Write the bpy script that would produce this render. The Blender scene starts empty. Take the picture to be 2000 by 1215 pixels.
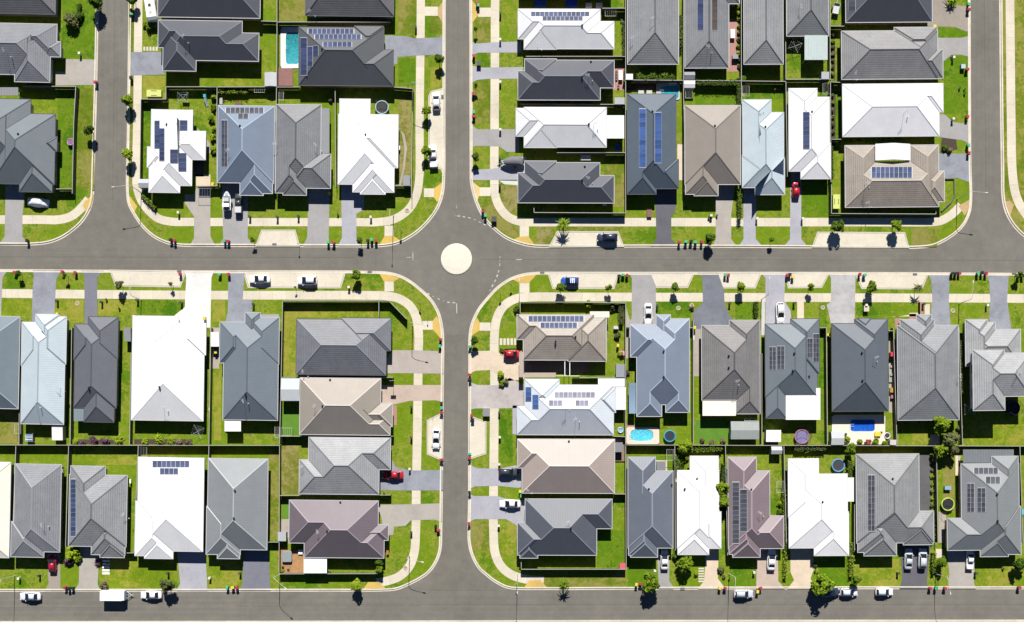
import bpy, bmesh, math, random
from mathutils import Vector, Matrix
R = random.Random(7)
SC = bpy.context.scene
C = SC.collection
# ---- survey frame: plan coordinates are read in plan units (8.7 per metre), origin under the drone
S = 8.7; NX, NY = 1000.0, 900.0; H = 225.0
G = 0.12                      # height of the lots above the asphalt
def W(px, py, z=G):
    f = (H - z) / H
    return ((px - NX) / S * f, -(py - NY) / S * f)

# ---------------------------------------------------------------- materials
MATS = {}
def new_mat(name):
    m = bpy.data.materials.new(name); m.use_nodes = True
    nt = m.node_tree; b = nt.nodes['Principled BSDF']
    return m, nt, b
def N(nt, t, **kw):
    n = nt.nodes.new(t)
    for k, v in kw.items():
        if k in ('operation', 'blend_type', 'data_type', 'distance', 'feature', 'noise_dimensions', 'voronoi_dimensions'): setattr(n, k, v)
        else: n.inputs[k].default_value = v
    return n
def ramp(nt, stops):
    r = nt.nodes.new('ShaderNodeValToRGB'); e = r.color_ramp.elements
    e[0].position, e[0].color = stops[0][0], (*stops[0][1], 1)
    e[1].position, e[1].color = stops[-1][0], (*stops[-1][1], 1)
    for p, c in stops[1:-1]:
        n = e.new(p); n.color = (*c, 1)
    return r
def mul(c, f): return tuple(min(.95, x * f) for x in c)
def mat(key, col, rough=.7, var=.12, scale=1.5, spec=.3, metal=0., fine=0.):
    k = ('m', key, col, rough, var)
    if k in MATS: return MATS[k]
    m, nt, b = new_mat(key)
    L = nt.links.new
    b.inputs['Roughness'].default_value = rough; b.inputs['Specular IOR Level'].default_value = spec
    b.inputs['Metallic'].default_value = metal
    if var > 0:
        tc = N(nt, 'ShaderNodeTexCoord')
        n1 = N(nt, 'ShaderNodeTexNoise', Scale=scale, Detail=6., Roughness=.65)
        L(tc.outputs['Object'], n1.inputs['Vector'])
        r = ramp(nt, [(.25, mul(col, 1 - var)), (.75, mul(col, 1 + var))])
        L(n1.outputs['Fac'], r.inputs['Fac']); L(r.outputs['Color'], b.inputs['Base Color'])
    else:
        b.inputs['Base Color'].default_value = (*col, 1)
    MATS[k] = m; return m
def concrete(key, col, var=.14, joint=0.):
    """poured concrete: broad blotches, fine speckle, stains; optional joints across the run (UV u)"""
    k = ('c', key, col, joint)
    if k in MATS: return MATS[k]
    m, nt, b = new_mat(key); L = nt.links.new
    b.inputs['Roughness'].default_value = .85; b.inputs['Specular IOR Level'].default_value = .2
    tc = N(nt, 'ShaderNodeTexCoord')
    n1 = N(nt, 'ShaderNodeTexNoise', Scale=.22, Detail=8., Roughness=.7); L(tc.outputs['Object'], n1.inputs['Vector'])
    n2 = N(nt, 'ShaderNodeTexNoise', Scale=2.6, Detail=6., Roughness=.7); L(tc.outputs['Object'], n2.inputs['Vector'])
    r1 = ramp(nt, [(.3, mul(col, 1 - var)), (.52, col), (.75, mul(col, 1 + var * .6))]); L(n1.outputs['Fac'], r1.inputs['Fac'])
    r2 = ramp(nt, [(.3, (.8, .79, .77)), (.48, (1, 1, 1)), (.7, (1.0, 1.0, 1.0))]); L(n2.outputs['Fac'], r2.inputs['Fac'])
    mx = N(nt, 'ShaderNodeMix', data_type='RGBA', blend_type='MULTIPLY'); mx.inputs[0].default_value = .75
    L(r1.outputs['Color'], mx.inputs[6]); L(r2.outputs['Color'], mx.inputs[7])
    out = mx.outputs[2]
    if joint:
        uv = N(nt, 'ShaderNodeUVMap'); sx = N(nt, 'ShaderNodeSeparateXYZ'); L(uv.outputs['UV'], sx.inputs[0])
        d = N(nt, 'ShaderNodeMath', operation='DIVIDE'); L(sx.outputs['X'], d.inputs[0]); d.inputs[1].default_value = joint
        fr = N(nt, 'ShaderNodeMath', operation='FRACT'); L(d.outputs[0], fr.inputs[0])
        ls = N(nt, 'ShaderNodeMath', operation='LESS_THAN'); L(fr.outputs[0], ls.inputs[0]); ls.inputs[1].default_value = .09 / joint
        ms = N(nt, 'ShaderNodeMath', operation='MULTIPLY'); L(ls.outputs[0], ms.inputs[0]); ms.inputs[1].default_value = .22
        # panels between joints differ slightly in age
        fl = N(nt, 'ShaderNodeMath', operation='FLOOR'); L(d.outputs[0], fl.inputs[0])
        wn = N(nt, 'ShaderNodeTexWhiteNoise', noise_dimensions='1D'); L(fl.outputs[0], wn.inputs['W'])
        mr = N(nt, 'ShaderNodeMapRange'); L(wn.outputs['Value'], mr.inputs[0]); mr.inputs[3].default_value = .93; mr.inputs[4].default_value = 1.04
        sc = N(nt, 'ShaderNodeMix', data_type='RGBA', blend_type='MULTIPLY'); sc.inputs[0].default_value = 1
        L(out, sc.inputs[6]); L(mr.outputs[0], sc.inputs[7])
        jm = N(nt, 'ShaderNodeMix', data_type='RGBA'); L(ms.outputs[0], jm.inputs[0]); L(sc.outputs[2], jm.inputs[6]); jm.inputs[7].default_value = (.12, .11, .09, 1)
        out = jm.outputs[2]
    L(out, b.inputs['Base Color'])
    MATS[k] = m; return m
def asphalt_mat(key='asphalt', col=(.158, .149, .130)):
    if key in MATS: return MATS[key]
    m, nt, b = new_mat(key); L = nt.links.new
    b.inputs['Roughness'].default_value = .9; b.inputs['Specular IOR Level'].default_value = .15
    tc = N(nt, 'ShaderNodeTexCoord')
    n1 = N(nt, 'ShaderNodeTexNoise', Scale=.06, Detail=7., Roughness=.62); L(tc.outputs['Object'], n1.inputs['Vector'])
    n2 = N(nt, 'ShaderNodeTexNoise', Scale=5., Detail=4., Roughness=.8); L(tc.outputs['Object'], n2.inputs['Vector'])
    n3 = N(nt, 'ShaderNodeTexNoise', Scale=.5, Detail=5., Roughness=.6); L(tc.outputs['Object'], n3.inputs['Vector'])
    r1 = ramp(nt, [(.3, mul(col, .86)), (.5, col), (.72, mul(col, 1.13))]); L(n1.outputs['Fac'], r1.inputs['Fac'])
    r2 = ramp(nt, [(.25, (.72, .72, .72)), (.75, (1.22, 1.22, 1.22))]); L(n2.outputs['Fac'], r2.inputs['Fac'])
    r3 = ramp(nt, [(.3, (.9, .9, .91)), (.7, (1.08, 1.08, 1.06))]); L(n3.outputs['Fac'], r3.inputs['Fac'])
    a = N(nt, 'ShaderNodeMix', data_type='RGBA', blend_type='MULTIPLY'); a.inputs[0].default_value = 1
    L(r1.outputs['Color'], a.inputs[6]); L(r2.outputs['Color'], a.inputs[7])
    c = N(nt, 'ShaderNodeMix', data_type='RGBA', blend_type='MULTIPLY'); c.inputs[0].default_value = 1
    L(a.outputs[2], c.inputs[6]); L(r3.outputs['Color'], c.inputs[7])
    L(c.outputs[2], b.inputs['Base Color'])
    MATS[key] = m; return m
def grass_mat(key, lush, mid, dry, dryness=.5):
    if key in MATS: return MATS[key]
    m, nt, b = new_mat(key); L = nt.links.new
    b.inputs['Roughness'].default_value = .95; b.inputs['Specular IOR Level'].default_value = .1
    tc = N(nt, 'ShaderNodeTexCoord')
    n1 = N(nt, 'ShaderNodeTexNoise', Scale=.13, Detail=8., Roughness=.68); L(tc.outputs['Object'], n1.inputs['Vector'])
    n2 = N(nt, 'ShaderNodeTexNoise', Scale=1.6, Detail=6., Roughness=.75); L(tc.outputs['Object'], n2.inputs['Vector'])
    n5 = N(nt, 'ShaderNodeTexNoise', Scale=.035, Detail=3., Roughness=.5); L(tc.outputs['Object'], n5.inputs['Vector'])
    ad = N(nt, 'ShaderNodeMath', operation='MULTIPLY_ADD'); L(n5.outputs['Fac'], ad.inputs[0]); ad.inputs[1].default_value = .5; L(n1.outputs['Fac'], ad.inputs[2])
    n2s = N(nt, 'ShaderNodeMath', operation='MULTIPLY_ADD'); L(n2.outputs['Fac'], n2s.inputs[0]); n2s.inputs[1].default_value = .5; L(ad.outputs[0], n2s.inputs[2])
    o = dryness
    r = ramp(nt, [(.78 - .12 * o, mul(lush, .8)), (.93 - .12 * o, lush), (1.08 - .12 * o, mid), (1.24 - .14 * o, dry)])
    r.color_ramp.interpolation = 'EASE'
    for e_ in r.color_ramp.elements: e_.position = min(1., e_.position * .8)
    sc_ = N(nt, 'ShaderNodeMath', operation='MULTIPLY'); sc_.inputs[1].default_value = .8; L(n2s.outputs[0], sc_.inputs[0])
    L(sc_.outputs[0], r.inputs['Fac'])
    n4 = N(nt, 'ShaderNodeTexNoise', Scale=7., Detail=3., Roughness=.8); L(tc.outputs['Object'], n4.inputs['Vector'])
    r4 = ramp(nt, [(.3, (.55, .6, .5)), (.7, (1.32, 1.28, 1.35))]); L(n4.outputs['Fac'], r4.inputs['Fac'])
    mx = N(nt, 'ShaderNodeMix', data_type='RGBA', blend_type='MULTIPLY'); mx.inputs[0].default_value = 1
    L(r.outputs['Color'], mx.inputs[6]); L(r4.outputs['Color'], mx.inputs[7])
    n6 = N(nt, 'ShaderNodeTexNoise', Scale=.75, Detail=5., Roughness=.7); L(tc.outputs['Object'], n6.inputs['Vector'])
    r6 = ramp(nt, [(.32, (.84, .88, .82)), (.5, (1.04, 1.05, 1.)), (.68, (1.2, 1.16, 1.3))]); L(n6.outputs['Fac'], r6.inputs['Fac'])
    my = N(nt, 'ShaderNodeMix', data_type='RGBA', blend_type='MULTIPLY'); my.inputs[0].default_value = 1
    L(mx.outputs[2], my.inputs[6]); L(r6.outputs['Color'], my.inputs[7])
    L(my.outputs[2], b.inputs['Base Color'])
    bp = N(nt, 'ShaderNodeBump', Strength=.5, Distance=.06); L(n4.outputs['Fac'], bp.inputs['Height']); L(bp.outputs[0], b.inputs['Normal'])
    MATS[key] = m; return m
def roof_mat(col, kind):
    """metal: ribs up the slope (UV u).  tile: courses along the eave (UV v)."""
    k = ('roof', col, kind)
    if k in MATS: return MATS[k]
    m, nt, b = new_mat('roof_' + kind); L = nt.links.new
    tile = kind == 'tile'
    b.inputs['Roughness'].default_value = .55 if tile else .5
    b.inputs['Specular IOR Level'].default_value = .36 if tile else .36
    tc = N(nt, 'ShaderNodeTexCoord'); uv = N(nt, 'ShaderNodeUVMap'); sx = N(nt, 'ShaderNodeSeparateXYZ'); L(uv.outputs['UV'], sx.inputs[0])
    n1 = N(nt, 'ShaderNodeTexNoise', Scale=.35, Detail=8., Roughness=.7); L(tc.outputs['Object'], n1.inputs['Vector'])
    v = .16 if tile else .07
    r1 = ramp(nt, [(.28, mul(col, 1 - v)), (.72, mul(col, 1 + v))]); L(n1.outputs['Fac'], r1.inputs['Fac'])
    out = r1.outputs['Color']
    if tile:
        n3 = N(nt, 'ShaderNodeTexNoise', Scale=4., Detail=4., Roughness=.8); L(tc.outputs['Object'], n3.inputs['Vector'])
        r3 = ramp(nt, [(.3, (.82, .82, .82)), (.7, (1.16, 1.16, 1.16))]); L(n3.outputs['Fac'], r3.inputs['Fac'])
        c0 = N(nt, 'ShaderNodeMix', data_type='RGBA', blend_type='MULTIPLY'); c0.inputs[0].default_value = 1
        L(out, c0.inputs[6]); L(r3.outputs['Color'], c0.inputs[7]); out = c0.outputs[2]
    per = .46 if tile else .5
    d = N(nt, 'ShaderNodeMath', operation='DIVIDE'); L(sx.outputs['Y' if tile else 'X'], d.inputs[0]); d.inputs[1].default_value = per
    fr = N(nt, 'ShaderNodeMath', operation='FRACT'); L(d.outputs[0], fr.inputs[0])
    rs = ramp(nt, [(0., (.6, .6, .62)), (.22, (.94, .94, .94)), (1., (1.05, 1.05, 1.05))] if tile else [(0., (.84, .84, .85)), (.14, (.98, .98, .98)), (1., (1.02, 1.02, 1.02))])  # shadow lines under the tile courses are partly put into the colour
    L(fr.outputs[0], rs.inputs['Fac'])
    mx = N(nt, 'ShaderNodeMix', data_type='RGBA', blend_type='MULTIPLY'); mx.inputs[0].default_value = 1
    L(out, mx.inputs[6]); L(rs.outputs['Color'], mx.inputs[7])
    L(mx.outputs[2], b.inputs['Base Color'])
    bp = N(nt, 'ShaderNodeBump', Strength=1. if tile else .25, Distance=.06 if tile else .05)
    inv = N(nt, 'ShaderNodeMath', operation='SUBTRACT'); inv.inputs[0].default_value = 1; L(fr.outputs[0], inv.inputs[1])
    L(inv.outputs[0], bp.inputs['Height']); L(bp.outputs[0], b.inputs['Normal'])
    MATS[k] = m; return m
def leaf_mat(key, a, bcol):
    if key in MATS: return MATS[key]
    m, nt, b = new_mat(key); L = nt.links.new
    b.inputs['Roughness'].default_value = .8; b.inputs['Specular IOR Level'].default_value = .1
    tc = N(nt, 'ShaderNodeTexCoord'); n1 = N(nt, 'ShaderNodeTexNoise', Scale=3.2, Detail=4.); L(tc.outputs['Object'], n1.inputs['Vector'])
    oi = N(nt, 'ShaderNodeObjectInfo')
    ad = N(nt, 'ShaderNodeMath', operation='MULTIPLY_ADD'); L(oi.outputs['Random'], ad.inputs[0]); ad.inputs[1].default_value = .3; L(n1.outputs['Fac'], ad.inputs[2])
    r = ramp(nt, [(.4, a), (.9, bcol)]); L(ad.outputs[0], r.inputs['Fac']); L(r.outputs['Color'], b.inputs['Base Color'])
    MATS[key] = m; return m
def panel_mat(key, col):
    if key in MATS: return MATS[key]
    m, nt, b = new_mat(key); L = nt.links.new
    b.inputs['Roughness'].default_value = .42; b.inputs['Specular IOR Level'].default_value = .12
    tc = N(nt, 'ShaderNodeTexCoord'); n1 = N(nt, 'ShaderNodeTexNoise', Scale=.8, Detail=3.); L(tc.outputs['Object'], n1.inputs['Vector'])
    oi = N(nt, 'ShaderNodeObjectInfo')
    ad = N(nt, 'ShaderNodeMath', operation='MULTIPLY_ADD'); L(oi.outputs['Random'], ad.inputs[0]); ad.inputs[1].default_value = .5; L(n1.outputs['Fac'], ad.inputs[2])
    r = ramp(nt, [(.4, mul(col, .7)), (1., mul(col, 1.35))]); L(ad.outputs[0], r.inputs['Fac']); L(r.outputs['Color'], b.inputs['Base Color'])
    MATS[key] = m; return m
def water_mat(key, col):
    if key in MATS: return MATS[key]
    m, nt, b = new_mat(key); L = nt.links.new
    b.inputs['Roughness'].default_value = .08; b.inputs['Specular IOR Level'].default_value = .5
    tc = N(nt, 'ShaderNodeTexCoord'); n1 = N(nt, 'ShaderNodeTexNoise', Scale=2.2, Detail=3.); L(tc.outputs['Object'], n1.inputs['Vector'])
    sx = N(nt, 'ShaderNodeSeparateXYZ'); L(tc.outputs['Object'], sx.inputs[0])
    dp = N(nt, 'ShaderNodeMath', operation='MULTIPLY_ADD'); L(sx.outputs['Y'], dp.inputs[0]); dp.inputs[1].default_value = -.07; L(n1.outputs['Fac'], dp.inputs[2])
    r = ramp(nt, [(.2, mul(col, .55)), (.5, col), (.85, tuple(min(.9, c * 1.35 + .02) for c in col))]); L(dp.outputs[0], r.inputs['Fac']); L(r.outputs['Color'], b.inputs['Base Color'])
    bp = N(nt, 'ShaderNodeBump', Strength=.15, Distance=.05); L(n1.outputs['Fac'], bp.inputs['Height']); L(bp.outputs[0], b.inputs['Normal'])
    MATS[key] = m; return m

# ---------------------------------------------------------------- object helpers
TOP = []          # (object, x, y) of every labelled thing, for telling look-alikes apart
def me(name, verts, faces, m=None, smooth=False, uvs=None):
    d = bpy.data.meshes.new(name); d.from_pydata(verts, [], faces)
    if uvs:
        l = d.uv_layers.new(name='UVMap'); i = 0
        for f in uvs:
            for u in f: l.data[i].uv = u; i += 1
    if m: d.materials.append(m)
    if smooth: d.polygons.foreach_set('use_smooth', [True] * len(d.polygons))
    d.update(); return d
def ob(name, data, parent=None, loc=None, rz=0., sc=None):
    o = bpy.data.objects.new(name, data); C.objects.link(o)
    if parent: o.parent = parent
    if loc: o.location = loc
    if rz: o.rotation_euler.z = rz
    if sc: o.scale = sc if hasattr(sc, '__len__') else (sc, sc, sc)
    return o
def tag(o, label, cat, group=None, kind=None):
    o['label'] = label; o['category'] = cat
    if group: o['group'] = group
    if kind: o['kind'] = kind
    if kind is None: TOP.append(o)
    return o
def thing(name, label, cat, loc, rz=0., group=None, sc=None):
    return tag(ob(name, None, None, loc, rz, sc), label, cat, group)
class MB:
    def __init__(s): s.v = []; s.f = []
    def add(s, vs, fs):
        n = len(s.v); s.v += [tuple(v) for v in vs]; s.f += [tuple(i + n for i in f) for f in fs]; return s
    def box(s, x0, y0, z0, x1, y1, z1):
        return s.add([(x0, y0, z0), (x1, y0, z0), (x1, y1, z0), (x0, y1, z0), (x0, y0, z1), (x1, y0, z1), (x1, y1, z1), (x0, y1, z1)],
                     [(0, 3, 2, 1), (4, 5, 6, 7), (0, 1, 5, 4), (1, 2, 6, 5), (2, 3, 7, 6), (3, 0, 4, 7)])
    def cyl(s, c, r, h, n=12, r2=None, axis='z'):
        r2 = r if r2 is None else r2; vs = []
        for k, (rr, z) in enumerate(((r, 0), (r2, h))):
            for i in range(n):
                a = 2 * math.pi * i / n; x, y = rr * math.cos(a), rr * math.sin(a)
                p = (x, y, z) if axis == 'z' else ((x, z, y) if axis == 'y' else (z, x, y))
                vs.append((c[0] + p[0], c[1] + p[1], c[2] + p[2]))
        fs = [(i, (i + 1) % n, n + (i + 1) % n, n + i) for i in range(n)] + [tuple(range(n - 1, -1, -1)), tuple(range(n, 2 * n))]
        return s.add(vs, fs)
    def tube(s, pts, r, n=6):
        P = [Vector(p) for p in pts]; rings = []
        for i, p in enumerate(P):
            d = (P[min(i + 1, len(P) - 1)] - P[max(i - 1, 0)]).normalized()
            a = d.cross(Vector((0, 0, 1)));
            if a.length < 1e-3: a = Vector((1, 0, 0))
            a.normalize(); b = d.cross(a); rr = r[i] if hasattr(r, '__len__') else r
            rings.append([p + (a * math.cos(2 * math.pi * k / n) + b * math.sin(2 * math.pi * k / n)) * rr for k in range(n)])
        return s.loft(rings)
    def loft(s, rings):
        n = len(rings[0]); vs = [v for r in rings for v in r]; fs = []
        for i in range(len(rings) - 1):
            for k in range(n): fs.append((i * n + k, i * n + (k + 1) % n, (i + 1) * n + (k + 1) % n, (i + 1) * n + k))
        fs += [tuple(range(n - 1, -1, -1)), tuple((len(rings) - 1) * n + k for k in range(n))]
        return s.add(vs, fs)
    def torus(s, c, R_, r, n=20, m=6):
        vs = []; fs = []
        for i in range(n):
            a = 2 * math.pi * i / n
            for k in range(m):
                b = 2 * math.pi * k / m; q = R_ + r * math.cos(b)
                vs.append((c[0] + q * math.cos(a), c[1] + q * math.sin(a), c[2] + r * math.sin(b)))
        for i in range(n):
            for k in range(m): fs.append((i * m + k, ((i + 1) % n) * m + k, ((i + 1) % n) * m + (k + 1) % m, i * m + (k + 1) % m))
        return s.add(vs, fs)
    def dat(s, name, m, smooth=False): return me(name, s.v, s.f, m, smooth)
    def ob(s, name, m, parent=None, smooth=False, loc=None): return ob(name, s.dat(name, m, smooth), parent, loc)
def catmull(pts, n=5, closed=False):
    out = []; L = len(pts)
    for i in range(L if closed else L - 1):
        g = (lambda k: pts[k % L]) if closed else (lambda k: pts[max(0, min(L - 1, k))])
        p0, p1, p2, p3 = g(i - 1), g(i), g(i + 1), g(i + 2)
        d = [max(1e-6, math.dist(a, b)) ** .5 for a, b in ((p0, p1), (p1, p2), (p2, p3))]
        for k in range(n):
            t = k / n
            def h(c):
                m1 = (p2[c] - p0[c]) if d[0] < 1e-2 else d[1] * ((p1[c] - p0[c]) / d[0] - (p2[c] - p0[c]) / (d[0] + d[1]) + (p2[c] - p1[c]) / d[1])
                m2 = (p3[c] - p1[c]) if d[2] < 1e-2 else d[1] * ((p2[c] - p1[c]) / d[1] - (p3[c] - p1[c]) / (d[1] + d[2]) + (p3[c] - p2[c]) / d[2])
                return (2 * t**3 - 3 * t**2 + 1) * p1[c] + (t**3 - 2 * t**2 + t) * m1 + (-2 * t**3 + 3 * t**2) * p2[c] + (t**3 - t**2) * m2
            out.append((h(0), h(1)))
    if not closed: out.append(pts[-1])
    return out
def area(p): return .5 * sum(p[i][0] * p[(i + 1) % len(p)][1] - p[(i + 1) % len(p)][0] * p[i][1] for i in range(len(p)))
def inset(p, d):
    """shift a closed outline inward by d"""
    if area(p) < 0: p = p[::-1]
    out = []; n = len(p)
    for i in range(n):
        a, b, c = p[i - 1], p[i], p[(i + 1) % n]
        d1 = Vector((b[0] - a[0], b[1] - a[1])).normalized(); d2 = Vector((c[0] - b[0], c[1] - b[1])).normalized()
        n1 = Vector((-d1.y, d1.x)); n2 = Vector((-d2.y, d2.x)); m = n1 + n2
        m = m / max(.35, m.length_squared) * 2 * .5 * 2 if False else m.normalized() / max(.5, m.normalized().dot(n1))
        out.append((b[0] + m.x * d, b[1] + m.y * d))
    return out
def struct(name, label, data, cat='ground'): return tag(ob(name, data), label, cat, None, 'structure')
def sheet(pts, z):            # flat outline -> verts, faces
    return [(x, y, z) for x, y in pts], [tuple(range(len(pts)))]
def ring(outer, inner, z0, z1):
    n = len(outer)
    return [(x, y, z0) for x, y in outer] + [(x, y, z1) for x, y in inner], [(i, (i + 1) % n, n + (i + 1) % n, n + i) for i in range(n)]
# ================================================================ THE SETTING
M_ASPH = asphalt_mat()
M_GRASS = grass_mat('lawn_grass', (.082, .162, .0055), (.128, .196, .0095), (.215, .228, .034), .46)
M_DRYG = grass_mat('verge_grass', (.095, .145, .010), (.140, .172, .016), (.21, .205, .045), .9)
M_CONC = concrete('footpath_concrete', (.56, .51, .41), .12, 3.0)
M_BAY = concrete('bay_concrete', (.56, .515, .42), .13, 0)
M_KERB = concrete('kerb_concrete', (.60, .56, .47), .12, 2.4)
M_GUT = concrete('gutter_concrete', (.54, .49, .40), .16, 2.4)
M_JOINT_SHADE = mat('kerb_joint_shade', (.13, .125, .115), .9)  # dark joint tone, also paints in the shade of the kerb face
M_DARK = mat('dark_metal', (.03, .03, .034), .5)
M_BLACK = mat('black_rubber', (.018, .018, .018), .8)
M_WHITE = mat('white_paint', (.78, .78, .77), .5, .05)
M_STEEL = mat('galvanised_steel', (.45, .46, .47), .45, .08)

# one sheet of country out to the horizon, the asphalt a little above it
v, f = sheet([(-900, -900), (900, -900), (900, 900), (-900, 900)], -.06)
struct('ground', 'grassland spreading out beyond the houses on every side', me('ground', v, f, M_DRYG))
P = [W(x, y, 0) for x, y in ((-140, -130), (2140, -130), (2140, 1300), (-140, 1300))]
v, f = sheet(P, 0.)
struct('road', 'grey brown asphalt of the streets and the roundabout', me('road', v, f, M_ASPH), 'road')

BLOCKS = [
 [(-130, -120), (196, -120), (195, -30), (193.6, 0), (190, 160), (188, 240), (185, 330), (183, 385), (177, 410), (163, 433), (143, 452), (120, 467), (95, 476), (65, 479.5), (0, 479.5), (-130, 479.5)],
 [(253, -120), (252, -30), (251, 0), (248, 240), (246, 340), (246, 368), (249, 398), (260, 420), (276, 443), (299, 464), (327, 477), (353, 481.5), (400, 482), (700, 483), (740, 483), (774, 478), (800, 466), (821, 451), (843, 428), (858, 405), (867, 377), (869.5, 347), (870, 240), (870.5, 0), (871, -30), (871, -120)],
 [(916, -120), (916.3, -30), (916.6, 0), (917, 240), (917.3, 330), (917.7, 355), (922, 377), (930.5, 402.6), (945.5, 430), (965, 450), (988, 467), (1014, 477.5), (1040, 483), (1078, 484), (1300, 483.5), (1580, 485), (1760, 486), (1794, 485.6), (1822, 482), (1847, 471), (1869, 456), (1886, 437), (1896.7, 411), (1899, 385), (1897.5, 330), (1896.6, 240), (1895.6, 0), (1895, -30), (1894, -120)],
 [(1950, -120), (1951, -30), (1951.3, 0), (1953.4, 240), (1955, 340), (1955.5, 379), (1960, 407), (1971.5, 432.6), (1991, 456), (2014, 472), (2050, 480), (2130, 482), (2130, -120)],
 [(-130, 525), (-60, 525.3), (0, 525.6), (400, 528), (640, 528), (690, 528.4), (721, 529), (760, 531), (785, 538), (806, 550), (821, 562), (843, 583), (858, 608), (865, 634), (867.5, 658), (867, 740), (865, 955), (864.5, 1000), (864, 1030), (862, 1075), (853, 1100), (838, 1120), (821, 1132), (800, 1143), (774, 1153), (742, 1155.4), (700, 1155.6), (528, 1155.6), (0, 1156), (-130, 1156)],
 [(2130, 535), (2000, 533), (1580, 531), (1220, 531), (1080, 530.7), (1046, 531), (1024, 533.5), (997, 542), (971, 559), (950, 581), (932, 604), (920, 630), (915.5, 651), (914.5, 740), (914, 980), (913, 1030), (913.5, 1058), (919, 1083), (932, 1109), (950, 1126), (971, 1141), (992, 1150), (1018, 1152.3), (1060, 1152.5), (1220, 1152), (1600, 1151), (1950, 1151), (2060, 1151), (2110, 1151), (2125, 1145), (2130, 1130), (2130, 560)],
 [(-130, 1213), (528, 1212.4), (800, 1211.8), (1300, 1210.6), (2130, 1210), (2130, 1290), (-130, 1290)],
]
BN = ['top left', 'upper left of the roundabout', 'upper right of the roundabout', 'right hand edge', 'lower left of the roundabout', 'lower right of the roundabout', 'bottom edge']
for i, bp in enumerate(BLOCKS):
    pts = [W(x, y, 0) for x, y in bp]
    sm = catmull(pts, 5, True) if i < 6 else pts
    if area(sm) < 0: sm = sm[::-1]
    a0 = sm; a1 = inset(sm, .36); a2 = inset(sm, .40); a3 = inset(sm, .68)
    v, f = sheet(a2, G); struct('lawn', 'green lawns and verges of the block at ' + BN[i], me('lawn', v, f, M_DRYG if i == 3 else M_GRASS), 'lawn')
    def run(o):
        s = [0.]
        for k in range(len(o)): s.append(s[-1] + math.dist(o[k], o[(k + 1) % len(o)]))
        return s
    rs = run(a0); n = len(a0)
    def strip(name, label, o, q, z0, z1, m):
        v, f = ring(o, q, z0, z1)
        us = [[(rs[k], 0), (rs[k + 1], 0), (rs[k + 1], 1), (rs[k], 1)] for k in range(n)]
        struct(name, label, me(name, v, f, m, False, us), 'kerb')
    strip('gutter', 'pale concrete gutter round the block at ' + BN[i], a0, a1, .008, .008, M_GUT)
    strip('kerb_joint_shade', 'dark strip of joint and painted kerb face shade round the block at ' + BN[i], a1, a2, .008, .13, M_JOINT_SHADE)  # kerb face shading is put into the colour of this strip
    strip('kerb', 'pale concrete kerb round the block at ' + BN[i], a2, a3, .154, .154, M_KERB)

def path(pts, w, label, name='footpath', m=None, z=.130):
    c = catmull([W(x, y) for x, y in pts], 6); w = w / S / 2; L = []; Rr = []; s = [0.]
    for i, p in enumerate(c):
        d = Vector((c[min(i + 1, len(c) - 1)][0] - c[max(i - 1, 0)][0], c[min(i + 1, len(c) - 1)][1] - c[max(i - 1, 0)][1])).normalized()
        L.append((p[0] - d.y * w, p[1] + d.x * w, z)); Rr.append((p[0] + d.y * w, p[1] - d.x * w, z))
        if i: s.append(s[-1] + math.dist(c[i], c[i - 1]))
    n = len(c); v = L + Rr; f = [(i, n + i, n + i + 1, i + 1) for i in range(n - 1)]
    us = [[(s[i], 0), (s[i], 1), (s[i + 1], 1), (s[i + 1], 0)] for i in range(n - 1)]
    struct(name, label, me(name, v, f, m or M_CONC, False, us), 'footpath')
path([(-120, 429), (-40, 429), (80, 429), (115, 429), (140, 422), (160, 405), (173, 389)], 17, 'pale footpath curving round the top left corner')
path([(272, -110), (271, -60), (269.5, 100), (268, 240), (266, 340), (268, 368), (277, 393), (292, 413), (310, 427), (335, 433), (370, 433.5), (700, 434), (735, 434), (770, 428), (797, 410), (812, 385), (818.5, 352), (819.5, 240), (822, 0), (822, -110)], 16, 'pale footpath looping round the upper left block')
path([(967, -110), (967, 0), (966, 240), (965.5, 340), (967, 380), (975, 403), (992, 423), (1015, 432.5), (1050, 434), (1100, 434), (1760, 434), (1810, 434), (1838, 431), (1860, 418), (1877, 401)], 16.5, 'pale footpath along the upper right block')
path([(1971, -110), (1972.5, 0), (1975, 240), (1977, 330), (1984, 380), (1998, 410), (2025, 440), (2060, 452)], 17, 'pale footpath beyond the right hand street')
path([(-120, 571), (0, 573), (400, 576.5), (720, 577), (755, 578), (781, 584), (801, 598), (813, 620), (817.5, 650), (817, 700), (815, 850), (813, 955), (812, 1040), (809, 1080), (799, 1107), (781, 1125), (755, 1135), (735, 1138)], 17, 'pale footpath round the lower left block')
path([(2130, 584), (1800, 582), (1100, 580), (1040, 580), (1006, 584), (984, 598), (971, 620), (966, 650), (966, 740), (965, 850), (964, 955), (964, 1040), (967, 1080), (979, 1106), (998, 1122), (1025, 1131), (1062, 1134)], 17, 'pale footpath round the lower right block')

POLYN = 0
def poly(name, label, pts, m, z=.138, cat=None):
    q = [W(x, y) for x, y in pts]
    if area(q) < 0: q = q[::-1]
    v, f = sheet(q, z); struct(name, label, me(name, v, f, m), cat or name.replace('_', ' '))
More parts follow.
